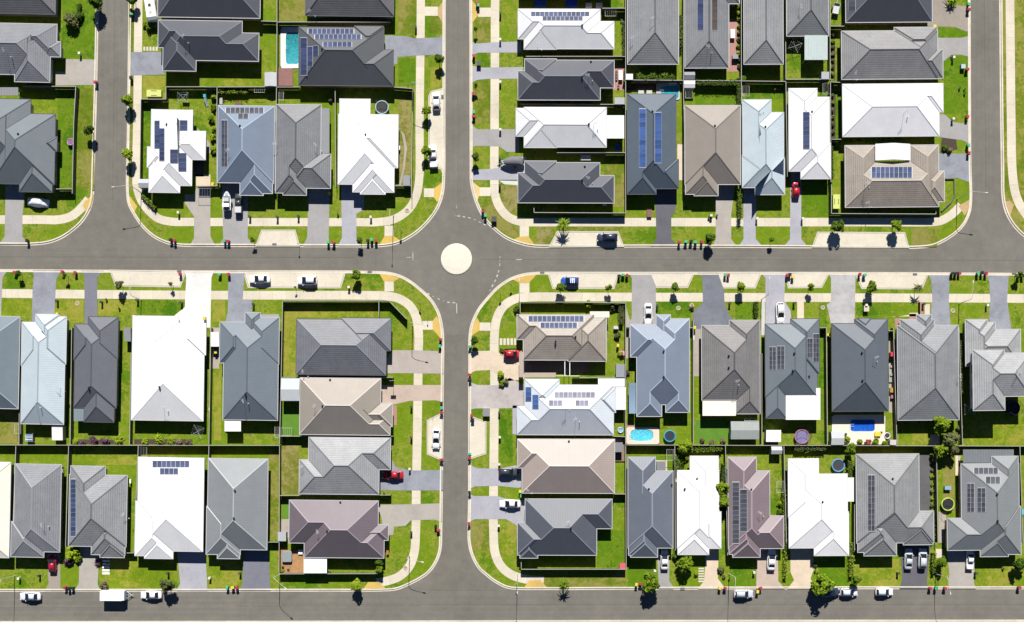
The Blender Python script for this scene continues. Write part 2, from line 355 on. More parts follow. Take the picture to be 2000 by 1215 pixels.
# lawns differ from yard to yard: lush, ordinary, dry and olive turf
LUSH = grass_mat('lush_grass', (.055, .135, .0045), (.085, .165, .006), (.14, .195, .014), .25); DRY = grass_mat('dry_grass', (.11, .135, .016), (.165, .165, .034), (.23, .205, .075), .8); YEL = grass_mat('yellow_grass', (.115, .180, .007), (.155, .205, .012), (.23, .23, .035), .7); OLV = grass_mat('olive_grass', (.095, .142, .009), (.14, .168, .018), (.205, .192, .05), .7)
for m, x0, y0, x1, y1 in ((LUSH, 112, 171, 145, 372), (LUSH, 122, -60, 186, 114), (OLV, 152, 172, 184, 372), (YEL, 278, 148, 323, 192), (OLV, 252, -60, 263, 372), (LUSH, 278, 196, 294, 350), (DRY, 778, 190, 803, 360), (OLV, 777, -60, 812, 66), (LUSH, 778, 114, 811, 168), (YEL, 841, 110, 866, 172), (OLV, 840, 30, 862, 64), (OLV, 926, 36, 957, 80), (OLV, 925, 158, 957, 242), (DRY, 978, 364, 1010, 414),
    (DRY, 1048, 444, 1078, 478), (OLV, 1090, 443, 1206, 453), (OLV, 1180, 320, 1221, 404), (LUSH, 1624, 180, 1642, 280), (LUSH, 1358, 175, 1436, 205), (LUSH, 1456, 160, 1533, 194), (LUSH, 1545, 352, 1622, 424), (OLV, 1780, 446, 1830, 482), (LUSH, 1844, 110, 1890, 222), (LUSH, 1812, 54, 1889, 73), (LUSH, 1436, 590, 1476, 624), (LUSH, 1600, 592, 1614, 820), (LUSH, 1672, 592, 1740, 616), (LUSH, 1285, 590, 1350, 620), (YEL, 554, 592, 760, 620), (YEL, 554, 620, 578, 736), (YEL, 418, 640, 432, 860), (OLV, 0, 800, 36, 866),
    (YEL, 0, 585, 60, 614), (YEL, 108, 585, 163, 630), (YEL, 192, 586, 265, 616), (LUSH, 268, 586, 345, 616), (YEL, 415, 586, 440, 628), (LUSH, 1225, 890, 1340, 920), (LUSH, 1166, 1036, 1220, 1108), (YEL, 136, 890, 268, 908), (YEL, 978, 1020, 1011, 1085), (OLV, 920, 1018, 955, 1075), (LUSH, 975, 800, 1002, 905), (DRY, 550, 870, 584, 965), (OLV, 526, 874, 544, 1050), (YEL, 205, 1092, 340, 1148), (YEL, 408, 1092, 468, 1148), (LUSH, 1600, 1090, 1655, 1146), (YEL, 1670, 1092, 1756, 1146), (YEL, 1906, 1092, 2120, 1146), (LUSH, 1226, 1092, 1282, 1146), (LUSH, 1425, 1092, 1476, 1146), (OLV, 1060, 1114, 1222, 1146), (OLV, 1842, 875, 1864, 1000), (YEL, 1760, 840, 1812, 868), (YEL, 1885, 822, 2120, 868), (OLV, 545, -60, 596, 40), (YEL, 400, 122, 515, 168)):
    poly('lawn', 'patch of lawn between a house and its neighbours', [(x0, y0), (x1, y0), (x1, y1), (x0, y1)], m, .126, 'lawn')
poly('lawn', 'dry verge right of the roundabout', [(941, 402), (958, 388), (967, 405), (980, 425), (1000, 440), (1014, 443), (1012, 466), (990, 459), (967, 443), (951, 422)], OLV, .127, 'lawn')
# cross links from footpath to kerb ramps
for x0, y0, x1, y1 in ((828, 368, 849, 385), (751, 441, 769, 461), (829, 13, 855, 31), (936, 366, 958, 383), (1015, 441, 1033, 463), (934, 15, 959, 33),
                       (751, 549, 769, 569), (825, 627, 846, 644), (1015, 552, 1034, 572), (936, 630, 958, 646)):
    poly('path_link', 'short concrete link from the footpath to a kerb ramp', [(x0, y0), (x1, y0), (x1, y1), (x0, y1)], M_BAY, .134, 'footpath')
M_YEL = concrete('kerb_ramp_yellow', (.52, .36, .10), .22); M_YELP = concrete('kerb_ramp_pale', (.55, .43, .2), .22); M_TAN = concrete('kerb_ramp_tan', (.42, .30, .16), .2)
for pts, m in (([(166, 393), (183, 379), (177, 404), (168, 415), (162, 401)], M_YEL), ([(250, 379), (260, 392), (268, 403), (262, 416), (253, 402)], M_YEL),
               ([(848, 368), (863, 357), (864, 381), (854, 395), (847, 385)], M_YEL), ([(751, 461), (768, 460), (783, 471), (771, 475), (741, 478)], M_YEL),
               ([(855, 16), (865, 3), (865, 45), (855, 30)], M_TAN), ([(923, 2), (934, 15), (935, 28), (923, 44)], M_YEL),
               ([(922, 354), (937, 366), (937, 379), (931, 396), (926, 380)], M_YELP), ([(1014, 462.5), (1032, 461), (1043, 477), (1022, 475), (1002, 468)], M_YEL),
               ([(1872, 402), (1895, 389), (1891, 410), (1884, 421)], M_TAN), ([(1961, 394), (1972, 392), (1980, 400), (1972, 424), (1965, 409)], M_TAN),
               ([(741, 535), (762, 537), (781, 543), (769, 550), (750, 550)], M_YEL), ([(845, 627), (853, 617), (861, 634), (863, 664), (845, 643)], M_YEL),
               ([(1001, 546), (1025, 538), (1048, 536), (1033, 553), (1016, 553)], M_YEL), ([(931, 619), (937, 630), (937, 645), (920, 657), (923, 640)], M_YEL),
               ([(1024, 1147), (1033, 1134), (1055, 1133), (1068, 1147)], M_YEL), ([(710, 1150), (719, 1137), (741, 1137), (753, 1149)], M_YEL)):
    poly('kerb_ramp', 'ochre tinted kerb ramp at a street corner', pts, m, .142, 'kerb ramp')
def bay(pts, label):
    q = [W(x, y) for x, y in pts]
    if area(q) < 0: q = q[::-1]
    v, f = sheet(q, .134); struct('parking_bay', label, me('parking_bay', v, f, M_BAY), 'parking bay')
    a = inset(q, -.28); b = inset(q, -.05)
    v, f = ring(a, b, .137, .137); struct('kerb', 'pale kerb edging of a ' + label, me('kerb', v, f, M_KERB), 'kerb')
    c = inset(q, .02)
    v, f = ring(b, c, .139, .139); struct('kerb_joint_shade', 'dark joint round a ' + label, me('kerb_joint_shade', v, f, M_JOINT_SHADE), 'kerb')
for pts, l in (([(867, 174), (843, 180), (839, 188), (839, 326), (862, 328), (866, 340)], 'pale parking bay on the left of the middle street'),
               ([(502, 479), (512, 451), (575, 451), (583, 479)], 'pale parking bay with a drain above the main street'),
               ([(1075, 481), (1089, 454), (1206, 454), (1216, 480)], 'pale parking bay of the dark SUV'),
               ([(1589, 481), (1598, 455), (1766, 456), (1773, 482)], 'pale parking bay with two tree shadows'),
               ([(217, 529), (227, 557), (351, 559), (361, 532)], 'pale parking bay left of the white driveway'),
               ([(477, 531), (486, 560), (664, 561), (673, 532)], 'pale parking bay of the two white cars'),
               ([(864, 808), (836, 822), (836, 886), (863, 897)], 'six sided parking bay of the white sedan'),
               ([(1072, 534), (1081, 562), (1198, 562), (1207, 534)], 'pale parking bay of the blue hatchback'),
               ([(1271, 534), (1281, 560), (1342, 560), (1354, 534)], 'pale parking bay right of a grey driveway'),
               ([(1402, 534), (1411, 561), (1474, 561), (1485, 534)], 'pale parking bay right of the mottled dark driveway'),
               ([(1534, 534), (1541, 561), (1604, 560), (1617, 535)], 'pale parking bay left of the stamped driveway'),
               ([(1672, 535), (1684, 562), (1800, 563), (1810, 537)], 'long pale parking bay right of the stamped driveway'),
               ([(917.5, 815), (926, 817), (947.6, 825), (947.6, 885), (920, 894), (917, 894)], 'empty six sided parking bay beside the middle street')):
    bay(pts, l)

def dm(c): return concrete('driveway_concrete', c, .3 if c in MOTTLE else .14)
GREYB = (.235, .25, .285); GREY = (.29, .285, .285); LIL = (.33, .33, .37); DK = (.105, .105, .12); SLATE = (.16, .165, .2); PALE = (.47, .46, .44)
WARM = (.34, .315, .285); BROWN = (.27, .24, .205); PINK = (.42, .34, .285); CREAM = (.55, .46, .35); WCON = (.62, .61, .59)
MOTTLE = [(.15, .16, .19), GREYB, (.38, .375, .38), (.38, .35, .34)]
DRV = [
 (WARM, [(128, 115.5), (188, 116.6), (187, 166), (109, 167), (109, 140), (128, 140)]), (GREY, [(11, 360), (50, 360), (44, 420), (44, 462), (54, 477), (-2, 477), (9, 462), (10, 420)]),
 (GREYB, [(256, 101.6), (317, 101.6), (318, 139), (324, 145.5), (255, 147.6)]), (WARM, [(361, 380), (379, 380), (384, 366), (411, 366), (411, 462), (420, 479), (371, 479), (379, 465), (379, 423), (361, 397)]),
 (GREY, [(433, 356), (484, 356), (484, 465), (495, 479), (428, 479), (436, 466)]), (GREY, [(603, 366), (644, 366), (642, 466), (646, 480), (592, 480), (600, 464)]),
 (LIL, [(666, 358), (711, 358), (711, 410), (696, 417), (696, 465), (703, 480), (660, 480), (668, 464)]),
 (GREYB, [(752, 69), (795, 71), (809, 75), (858, 73), (867, 66), (867, 107), (840, 107.5), (808, 109), (790, 111), (776, 111), (776, 125), (762, 125), (762, 97), (752, 97)]),
 (LIL, [(920, 82), (933, 85), (958, 83), (1018, 81), (1018, 103), (958, 103), (934, 103), (920, 110)]), (LIL, [(920, 128), (939, 132), (958, 132), (1022, 131), (1016, 154), (957, 154), (933, 156), (920, 162)]),
 (GREY, [(920, 243), (933, 253), (1014, 252), (1014, 297), (990, 297), (975, 286), (933, 285), (920, 287)]), (LIL, [(920, 332), (958, 330), (975, 328), (985, 315), (1028, 306), (1028, 345), (1014, 351), (920, 352)]),
 ((.52, .52, .55), [(975, 353), (1014, 354), (1014, 362), (985, 360)]),
 (DK, [(1278, 368), (1322, 366), (1319, 411), (1311, 423), (1311, 467), (1325, 480.5), (1271, 480.5), (1282, 468), (1281, 424)]),
 (WARM, [(1397, 358), (1436, 358), (1428, 420), (1428, 467), (1439, 480.5), (1392, 480.5), (1398, 467)]), (LIL, [(1452, 362), (1478, 362), (1476, 424), (1476, 467), (1489, 480.5), (1443, 480.5), (1452, 467)]),
 (LIL, [(1544, 330), (1565, 330), (1565, 467), (1576, 480.5), (1532, 480.5), (1543, 467)]),
 (BROWN, [(1815, -10), (1846, -60), (1846, 0), (1856, 9), (1893, 13), (1893, 60), (1888, 62), (1865, 53), (1811, 51)]),
 (GREY, [(1826, 74), (1877, 74), (1893, 70), (1893, 111), (1877, 107), (1858, 107), (1843, 120), (1836, 100), (1826, 96)]), (GREY, [(1828, 222), (1846, 224), (1860, 238), (1879, 241), (1894, 238), (1894, 281), (1879, 274), (1828, 267)]),
 (GREYB, [(1830, 300), (1895, 300), (1896, 357), (1868, 347), (1845, 349), (1838, 334), (1830, 334)]),
 (GREY, [(-60, 528), (14, 530), (5, 542), (2, 622), (-60, 622)]), (GREYB, [(64, 528), (121, 528), (110, 544), (106, 620), (62, 634), (64, 563), (66, 540)]), (SLATE, [(158, 529), (203, 529), (190, 542), (190, 650), (165, 650), (165, 542)]),
 (WCON, [(361, 530), (418, 530), (413, 542), (411, 640), (349, 640), (340, 617), (361, 600), (364, 542)]), (GREYB, [(448, 530), (478, 530), (474, 585), (492, 585), (492, 611), (478, 640), (438, 640), (445, 608), (446, 542)]),
 ((.36, .32, .29), [(748, 710), (768, 684), (806, 684), (866, 686), (866, 730), (800, 729), (748, 729)]), (PINK, [(738, 752), (866, 752), (866, 785), (850, 782), (800, 783), (770, 790), (752, 792), (738, 786)]),
 (GREYB, [(738, 912), (766, 898), (773, 912), (800, 919), (865, 918), (865, 958), (800, 958), (738, 958)]), (WARM, [(735, 986), (800, 985), (863, 983), (863, 1019), (849, 1015), (803, 1016), (792, 1027), (770, 1029), (768, 1045), (750, 1045), (745, 1010)]),
 (BROWN, [(91, 1070), (118, 1070), (118, 1148), (123, 1153.5), (88, 1153.5), (95, 1139)]), (WARM, [(156, 1062), (193, 1062), (191, 1141), (195, 1153.5), (146, 1153.5), (154, 1139)]), (LIL, [(345, 1070), (401, 1070), (405, 1153.5), (345, 1153.5), (352, 1139)]),
 (SLATE, [(476, 1066), (524, 1066), (528, 1153.5), (469, 1153.5), (474, 1137)]),
 (CREAM, [(916, 686), (958, 685), (975, 690), (1026, 690), (1026, 740), (990, 745), (975, 730), (957, 723), (930, 724), (916, 730)]), ((.38, .35, .34), [(917, 746), (933, 752), (971, 752), (995, 738), (1030, 755), (1030, 797), (928, 798), (917, 800)]),
 (LIL, [(1001, 792), (1014, 792), (1014, 849), (1001, 848)]), (LIL, [(917, 908), (933, 915), (973, 915), (1020, 907), (1026, 951), (1010, 953), (973, 949), (928, 950), (917, 955)]),
 (LIL, [(917, 966), (928, 969), (971, 969), (988, 974), (1030, 978), (1030, 1024), (1011, 1027), (988, 1014), (928, 1014), (917, 1019)]),
 (GREY, [(1229, 533), (1271, 533), (1281, 561), (1281, 640), (1232, 640), (1222, 638), (1234, 621), (1234, 544)]), ((.15, .16, .19), [(1361, 533), (1402, 533), (1414, 565.6), (1415, 589), (1422.5, 612.6), (1434, 625.5), (1425, 642), (1354, 642), (1353, 610.5), (1373, 591), (1372, 544)]),
 (LIL, [(1487, 533), (1534, 533), (1531.6, 587), (1544.5, 608), (1545.5, 640), (1495, 640), (1495, 544)]), (PALE, [(1487, 588), (1494, 588), (1494, 655), (1487, 655)]), ((.38, .375, .38), [(1618, 534), (1671, 534), (1669, 638), (1624, 638), (1615, 595.5), (1623, 589), (1623, 544)]),
 (GREYB, [(1813, 535), (1855, 535), (1853, 589), (1857, 642), (1818, 642), (1817.5, 608), (1821, 587), (1818.6, 548.5)]), (GREYB, [(1926, 536), (1970, 536), (1967, 587), (1976, 650), (1941.6, 650), (1931, 621), (1934, 587), (1932, 550.6)]),
 (GREY, [(1282, 1064), (1308, 1064), (1307, 1132.6), (1316, 1150), (1287, 1150)]), (CREAM, [(1380, 1064), (1404, 1064), (1402, 1130), (1417, 1150), (1363, 1150), (1375, 1135)]), (PINK, [(1478, 1064), (1519, 1064), (1520, 1135), (1533, 1150), (1477, 1150)]),
 (CREAM, [(1543, 1064), (1586, 1064), (1590, 1110), (1583, 1130), (1592, 1150), (1538, 1150), (1551, 1133), (1544, 1118)]), (DK, [(1757, 1054), (1818, 1054), (1810, 1137), (1814, 1150), (1757, 1150), (1762, 1130)]), (WARM, [(1848, 1066), (1906, 1066), (1902, 1137), (1906, 1150), (1852, 1150), (1854, 1120)]),
]
for c, pts in DRV: poly('driveway', 'concrete driveway running from a garage to the kerb', pts, dm(c), .146, 'driveway')
# paving, courtyards and bare side yards
BRICK = concrete('brick_paving', (.36, .2, .17), .2); GRV = concrete('gravel', (.33, .3, .26), .2); TURF = mat('artificial_turf', (.085, .19, .018), .95, .15, .4)
MULCH = mat('garden_mulch', (.06, .045, .032), .95, .3, 3.); SAND = concrete('sandstone_paving', (.55, .48, .38), .1); DKC = concrete('dark_concrete', (.10, .10, .105), .2)
for m, l, pts in ((BRICK, 'brick red paved side yard', [(1422, 37), (1441, 37), (1441, 140), (1420, 140)]), (BRICK, 'pinkish paved patio behind a charcoal house', [(1198, 128), (1221, 130), (1221, 176), (1196, 176)]),
    (CREAM and concrete('cream_paving', CREAM), 'cream paved strip beside a white house', [(383, 341), (411, 341), (411, 363), (383, 363)]), (GRV, 'pale gravel side path', [(386, 250), (410, 280), (412, 300), (402, 300), (384, 262)]),
    (DKC, 'dark concrete slab along a grey house', [(1796, 887), (1818, 887), (1818, 1000), (1796, 1000)]), (GRV, 'gravel side yard beside a white house', [(411, 640), (428, 640), (428, 720), (411, 720)]),
    (GRV, 'gravel side yard', [(1355, 640), (1369, 640), (1369, 735), (1355, 735)]), (GRV, 'gravel side path', [(1736, 660), (1746, 660), (1748, 806), (1736, 806)]), (SAND, 'pale concrete side path', [(1323, 282), (1334, 282), (1334, 352), (1323, 352)]),
    (SAND, 'pale paving behind a grey house', [(1817, 850), (1835, 846), (1835, 872), (1815, 872)]), (TURF, 'artificial turf strip', [(550, 792), (586, 806), (586, 850), (550, 850)]), (TURF, 'artificial turf square', [(552, 985), (566, 985), (566, 1013), (551, 1013)]),
    (TURF, 'bright turf behind a grey house', [(1358, 820), (1425, 820), (1425, 862), (1360, 864)]), (MULCH, 'garden bed along the back fence', [(140, 858), (240, 860), (240, 868), (139, 868)]), (MULCH, 'garden bed along the back fence', [(262, 858), (376, 858), (376, 868), (262, 868)]),
    (SAND, 'paved path to a front door', [(1557, 589), (1570, 589), (1570, 625), (1557, 625)]), (BRICK, 'red brick path', [(1793, 590), (1804, 590), (1804, 614), (1793, 614)]), (BRICK, 'red brick step landing', [(1748, 622), (1760, 622), (1760, 640), (1748, 640)]),
    (BRICK, 'red brick path beside a porch', [(1776, 613), (1790, 613), (1790, 624), (1776, 624)]), (SAND, 'pale retaining edge', [(1744, 618), (1790, 618), (1790, 614), (1797, 614), (1797, 588), (1793, 588), (1793, 611), (1776, 611), (1776, 615), (1744, 619)]),
    (GRV, 'bare earth beside a lawn', [(783, 255), (790, 262), (795, 290), (790, 330), (783, 362), (779, 362), (787, 328), (790, 290), (786, 266)]), (SAND, 'pale path by a porch', [(1806, 594), (1816, 594), (1816, 616), (1806, 616)]),
    (MULCH, 'bark bed behind a pool', [(1224, 158), (1288, 158), (1288, 176), (1224, 176)]), (GRV, 'gravel strip along a fence', [(1223, 600), (1234, 640), (1230, 700), (1223, 700)]), (concrete('grey_paving', GREY), 'grey paved side yard', [(507, 614), (545, 614), (545, 625), (507, 625)]),
    (MULCH, 'garden bed by the right hand street', [(1840, 262), (1866, 262), (1870, 292), (1836, 300)]), (GRV, 'gravel side yard of a grey house', [(1833, 1000), (1848, 1000), (1848, 1060), (1833, 1060)]), (SAND, 'pale slab beside a driveway', [(1828, 1072), (1842, 1072), (1842, 1090), (1828, 1090)]),
    (SAND, 'pale paving strip between houses', [(1320, 930), (1326, 930), (1326, 1070), (1320, 1070)]), (BRICK, 'terracotta coloured patio', [(766, 792), (775, 792), (775, 830), (766, 830)]), (GRV, 'gravel beside a lawn', [(560, 1014), (566, 1014), (566, 1050), (548, 1050), (550, 1014)]),
    (MULCH, 'mulched side strip', [(1624, 65), (1631, 65), (1631, 160), (1624, 160)]), (MULCH, 'mulched side strip', [(1623, 180), (1632, 180), (1632, 285), (1623, 285)]), (BRICK, 'terracotta edging by a shed', [(1224, 828), (1240, 828), (1240, 840), (1224, 840)]),
    (SAND, 'concrete edge of a side yard', [(1866, 890), (1876, 890), (1870, 930), (1866, 930)]), (DKC, 'dark paved side yard', [(380, 300), (398, 300), (398, 345), (380, 345)])):
    poly('paving' if m not in (TURF, MULCH) else ('turf' if m is TURF else 'garden_bed'), l, pts, m, .133, 'paving')
# stepping stones and tactile lines
def slabs(label, cells, m=None):
    b = MB()
    for x0, y0, x1, y1 in cells:
        a = W(x0, y1); c = W(x1, y0); b.box(a[0], a[1], G, c[0], c[1], .165)
    struct('stepping_stones', label, b.dat('stepping_stones', m or M_BAY), 'path')
slabs('row of pale stepping stones beside the left driveway', [(280 + i * 6, 91.5, 284 + i * 6, 99.5) for i in range(5)])
slabs('pale stepping stones up to the white house', [(1364, 1109 + i * 5, 1375, 1112 + i * 5) for i in range(6)])
slabs('pale checker of stones by a lawn', [(976 + i * 7, 661, 981 + i * 7, 674) for i in range(5)])
slabs('white stepping slabs by the grey driveway', [(200, 1088 + i * 6, 214, 1092 + i * 6) for i in range(6)], M_WHITE)

# roundabout island: a domed disc with a mountable edge
cx, cy = W(891.5, 506, 0); vs = []; fs = []; n = 48
for r_, z in ((3.52, .004), (3.45, .09), (3.3, .12), (2.2, .17), (1.0, .2)):
    vs += [(cx + r_ * math.cos(2 * math.pi * k / n), cy + r_ * math.sin(2 * math.pi * k / n), z) for k in range(n)]
for i in range(4): fs += [(i * n + k, i * n + (k + 1) % n, (i + 1) * n + (k + 1) % n, (i + 1) * n + k) for k in range(n)]
fs.append(tuple(range(4 * n, 5 * n)))
struct('roundabout_island', 'round cream concrete island in the middle of the roundabout', me('roundabout_island', vs, fs, concrete('island_concrete', (.62, .59, .49), .1)), 'roundabout')
b = MB(); b.torus((cx, cy, .004), 3.58, .05, 48, 4); struct('kerb_joint_shade', 'dark edge round the roundabout island', b.dat('kerb_joint_shade', M_JOINT_SHADE), 'kerb')

# painted lines and asphalt seams
def quads(name, label, items, m, z):
    b = MB()
    for x, y, l, w, a in items:
        X, Y = W(x, y, 0); l2, w2 = l / S / 2, w / S / 2; c, s = math.cos(math.radians(a)), math.sin(math.radians(a))
        b.add([(X + c * p - s * q, Y + s * p + c * q, z) for p, q in ((-l2, -w2), (l2, -w2), (l2, w2), (-l2, w2))], [(0, 1, 2, 3)])
    struct(name, label, b.dat(name, m), 'road marking')
quads('road_markings', 'worn white give way dashes round the roundabout',
      [(896, 422, 5, 2.4, -4), (906, 423.5, 5, 2.2, -8), (916.6, 425.5, 5, 2, -12), (927, 429, 4, 1.4, -18), (937, 434, 4.5, 1.4, -24), (946.6, 438.6, 5, 2.2, -25), (892, 404, 6, 1, 90), (890.5, 421, 2, 1, 0),
       (976.5, 502.5, 4, 1.2, 90), (976.5, 509, 3, 1, 90), (976, 517, 6, 1.4, 90), (974, 530, 5, 1.4, 80), (971, 539, 5.5, 2.4, 66), (967, 548.5, 5.5, 2.4, 60), (962, 558, 5.5, 2.4, 58), (957, 567, 4, 1.2, 50), (1014, 507, 11, 1.5, 0),
       (837, 574, 5, 2.2, -25), (846, 579, 3, 1.2, -25), (856.7, 584, 4.5, 2, -20), (867, 588, 2.5, 1, -15), (876, 590.5, 5, 2, -10), (886.5, 591.2, 6, 2.6, -3), (892, 602, 19, 1.6, 91), (806.5, 501, 15, 1.6, 90), (799, 502.6, 10, .9, 4), (806.6, 493, 3, 1, 90)],
      concrete('road_paint', (.42, .40, .37), .45), .006)
WHL = asphalt_mat('asphalt_wheel_path', (.1525, .1435, .125))
quads('wheel_path', 'faintly darker wheel paths along the streets',
      [(x, 505 + dy, l, 6.5, 0) for x, l in ((390, 640), (1400, 760)) for dy in (-17, -6, 8, 19)] + [(891 + dx, 190, 420, 6.5, 90) for dx in (-15, -6, 7, 16)] + [(890 + dx, 860, 380, 6.5, 90) for dx in (-15, -6, 7, 16)] + [(1000, 1183 + dy, 2000, 6.5, 0) for dy in (-16, -5, 7, 18)] + [(219 + dx, 150, 420, 6.5, 90.5) for dx in (-18, -7, 8, 19)] + [(1924 + dx, 170, 420, 6.5, 89.7) for dx in (-16, -6, 7, 17)], WHL, .0036)
SEAM = asphalt_mat('asphalt_seam', (.118, .11, .095)); NEWER = asphalt_mat('asphalt_patch', (.128, .121, .112))
def band(label, pts, m, z):
    q = [W(x, y, 0) for x, y in pts]
    if area(q) < 0: q = q[::-1]
    v, f = sheet(q, z); struct('asphalt_patch', label, me('asphalt_patch', v, f, m), 'road')
band('slightly browner asphalt of the middle street below the roundabout', [(868, 656), (914.5, 656), (914, 980), (913, 1075), (918, 1100), (932, 1130), (970, 1153), (800, 1153), (838, 1130), (860, 1098), (865, 1030)], asphalt_mat('asphalt_brown', (.150, .140, .120)), .0022)
band('older asphalt at the left end of the bottom street', [(-130, 1157), (479, 1157), (479, 1211), (-130, 1212)], asphalt_mat('asphalt_old', (.163, .153, .133)), .0024)
band('patched trench across the bottom street', [(640, 1158), (656, 1158), (657, 1186), (641, 1186)], asphalt_mat('asphalt_trench', (.165, .155, .133)), .0034)
band('patched trench in the main street', [(1292, 510), (1330, 510), (1330, 528), (1292, 528)], asphalt_mat('asphalt_trench2', (.143, .134, .115)), .0026)
b = MB(); X, Y = W(891.5, 506, 0); n_ = 64
for r0, r1, zz in ((5.3, 6.1, .0026), (6.9, 7.7, .0030)):
    vv = [(X + r * math.cos(2 * math.pi * k / n_), Y + r * math.sin(2 * math.pi * k / n_), zz) for r in (r0, r1) for k in range(n_)]
    b.add(vv, [(k, (k + 1) % n_, n_ + (k + 1) % n_, n_ + k) for k in range(n_) if k % 16 not in (0, 1)])
struct('tyre_track', 'tyre polished arcs round the roundabout island', b.dat('tyre_track', asphalt_mat('asphalt_polished', (.156, .147, .127))), 'road')
quads('asphalt_seam', 'thin dark seams along the middle of the streets',
      [(345, 502.5, 690, 1.1, -.1), (1480, 507.5, 1080, 1.1, -.1), (222, 180, 420, .9, 89.5), (894, 180, 430, .7, 90), (1924, 180, 420, 1., 90.4), (640, 1184, 360, .9, 0), (1300, 1181, 1500, .9, 0), (100, 1187, 260, .8, 0),
       (734, 505, 44, .8, 90), (479, 1184, 52, .8, 90), (891, 656, 48, .8, 0), (905, 1153, 130, .8, 0), (1030, 1182, 100, .7, 0)], SEAM, .004)
GRATE = mat('drain_grate', (.05, .05, .055), .6)
def drain(x, y, rz=0):
    X, Y = W(x, y); t = thing('storm_drain', 'dark storm drain grate set in the gutter', 'drain', (X, Y, 0), rz, 'storm drains in the gutters')
    b = MB(); b.box(-.5, -.28, .0, .5, .28, .155); b.ob('frame', mat('drain_frame', (.2, .2, .2), .8), t)
    b = MB()
    for k in range(7): b.box(-.42 + k * .13, -.2, .15, -.35 + k * .13, .2, .17)
    b.ob('grate', GRATE, t)
for x, y, r_ in ((536, 477.5, 0), (864, 190, 90), (350, 530, 0), (722, 531.5, 0), (1787, 536, 0), (1059, 533, 0), (1981, 535, 0), (1333, 1150, 0)): drain(x, y, math.radians(r_))
# ================================================================ HOUSES
EAVE_ = 2.55; PITCH = math.tan(math.radians(28))
M_FASC = mat('fascia_pale', (.42, .43, .44), .5, .04); M_FASD = mat('fascia_dark', (.07, .07, .075), .5, .04); M_SOF = mat('soffit', (.55, .55, .53), .7, .03)
M_GLASS = mat('window_glass', (.02, .025, .03), .08, 0, 1, .6); M_FRAME = mat('window_frame', (.2, .2, .2), .5, .03)
M_VENT = mat('vent_dark', (.03, .03, .035), .6); M_ALU = mat('aluminium', (.6, .6, .61), .35, .05)
WALLC = [(.34, .3, .26), (.24, .2, .18), (.42, .4, .37), (.19, .175, .165), (.38, .27, .21)]
PANB = panel_mat('solar_blue', (.045, .09, .235)); PAND = panel_mat('solar_dark', (.04, .055, .115)); PANG = panel_mat('solar_grey', (.055, .06, .075)); PANL = panel_mat('solar_pale', (.125, .125, .175)); PANW = panel_mat('solar_brown', (.085, .07, .065))
HOUSES = []   # key, footprint in plan units
def clip(p, a, b, c):
    out = []; n = len(p)
    for i in range(n):
        P0, P1 = p[i], p[(i + 1) % n]; d0 = a * P0[0] + b * P0[1] + c; d1 = a * P1[0] + b * P1[1] + c
        if d0 >= 0: out.append(P0)
        if (d0 > 0) != (d1 > 0) and abs(d0 - d1) > 1e-12:
            t = d0 / (d0 - d1); out.append((P0[0] + (P1[0] - P0[0]) * t, P0[1] + (P1[1] - P0[1]) * t))
    return out
def outline(rects):
    """outer edges of a union of rectangles, merged, as (x0,y0,x1,y1,outward)"""
    xs = sorted({round(v, 4) for r in rects for v in (r[0], r[2])}); ys = sorted({round(v, 4) for r in rects for v in (r[1], r[3])})
    ins = lambda i, j: 0 <= i < len(xs) - 1 and 0 <= j < len(ys) - 1 and any(r[0] - 1e-3 <= xs[i] and r[2] + 1e-3 >= xs[i + 1] and r[1] - 1e-3 <= ys[j] and r[3] + 1e-3 >= ys[j + 1] for r in rects)
    cells = [(xs[i], ys[j], xs[i + 1], ys[j + 1]) for i in range(len(xs) - 1) for j in range(len(ys) - 1) if ins(i, j)]
    E = []
    for i in range(len(xs)):
        for o in (1, -1):
            cur = None
            for j in range(len(ys) - 1):
                hit = (ins(i - 1, j) and not ins(i, j)) if o == 1 else (ins(i, j) and not ins(i - 1, j))
                if hit: cur = [cur[0], ys[j + 1]] if cur else [ys[j], ys[j + 1]]
                if (not hit or j == len(ys) - 2) and cur: E.append((xs[i], cur[0], xs[i], cur[1], (o, 0))); cur = None
    for j in range(len(ys)):
        for o in (1, -1):
            cur = None
            for i in range(len(xs) - 1):
                hit = (ins(i, j - 1) and not ins(i, j)) if o == 1 else (ins(i, j) and not ins(i, j - 1))
                if hit: cur = [cur[0], xs[i + 1]] if cur else [xs[i], xs[i + 1]]
                if (not hit or i == len(xs) - 2) and cur: E.append((cur[0], ys[j], cur[1], ys[j], (0, o))); cur = None
    return E, cells
WIN = {}
def window_data(w):
    if w not in WIN:
        f_ = MB()
        for z0, z1, x0, x1 in ((.9, .97, -w / 2, w / 2), (2.03, 2.1, -w / 2, w / 2), (.97, 2.03, -w / 2, -w / 2 + .07), (.97, 2.03, w / 2 - .07, w / 2), (.97, 2.03, -.03, .03)): f_.box(x0, -.06, z0, x1, .02, z1)
        g_ = MB(); g_.box(-w / 2 + .07, -.03, .97, -.03, 0, 2.03); g_.box(.03, -.03, .97, w / 2 - .07, 0, 2.03)
        WIN[w] = (f_.dat('window', M_FRAME), g_.dat('pane', M_GLASS))
    return WIN[w]
def slope(px): return -.0045 + 1.6e-5 * (px - 1000)
VENT = None
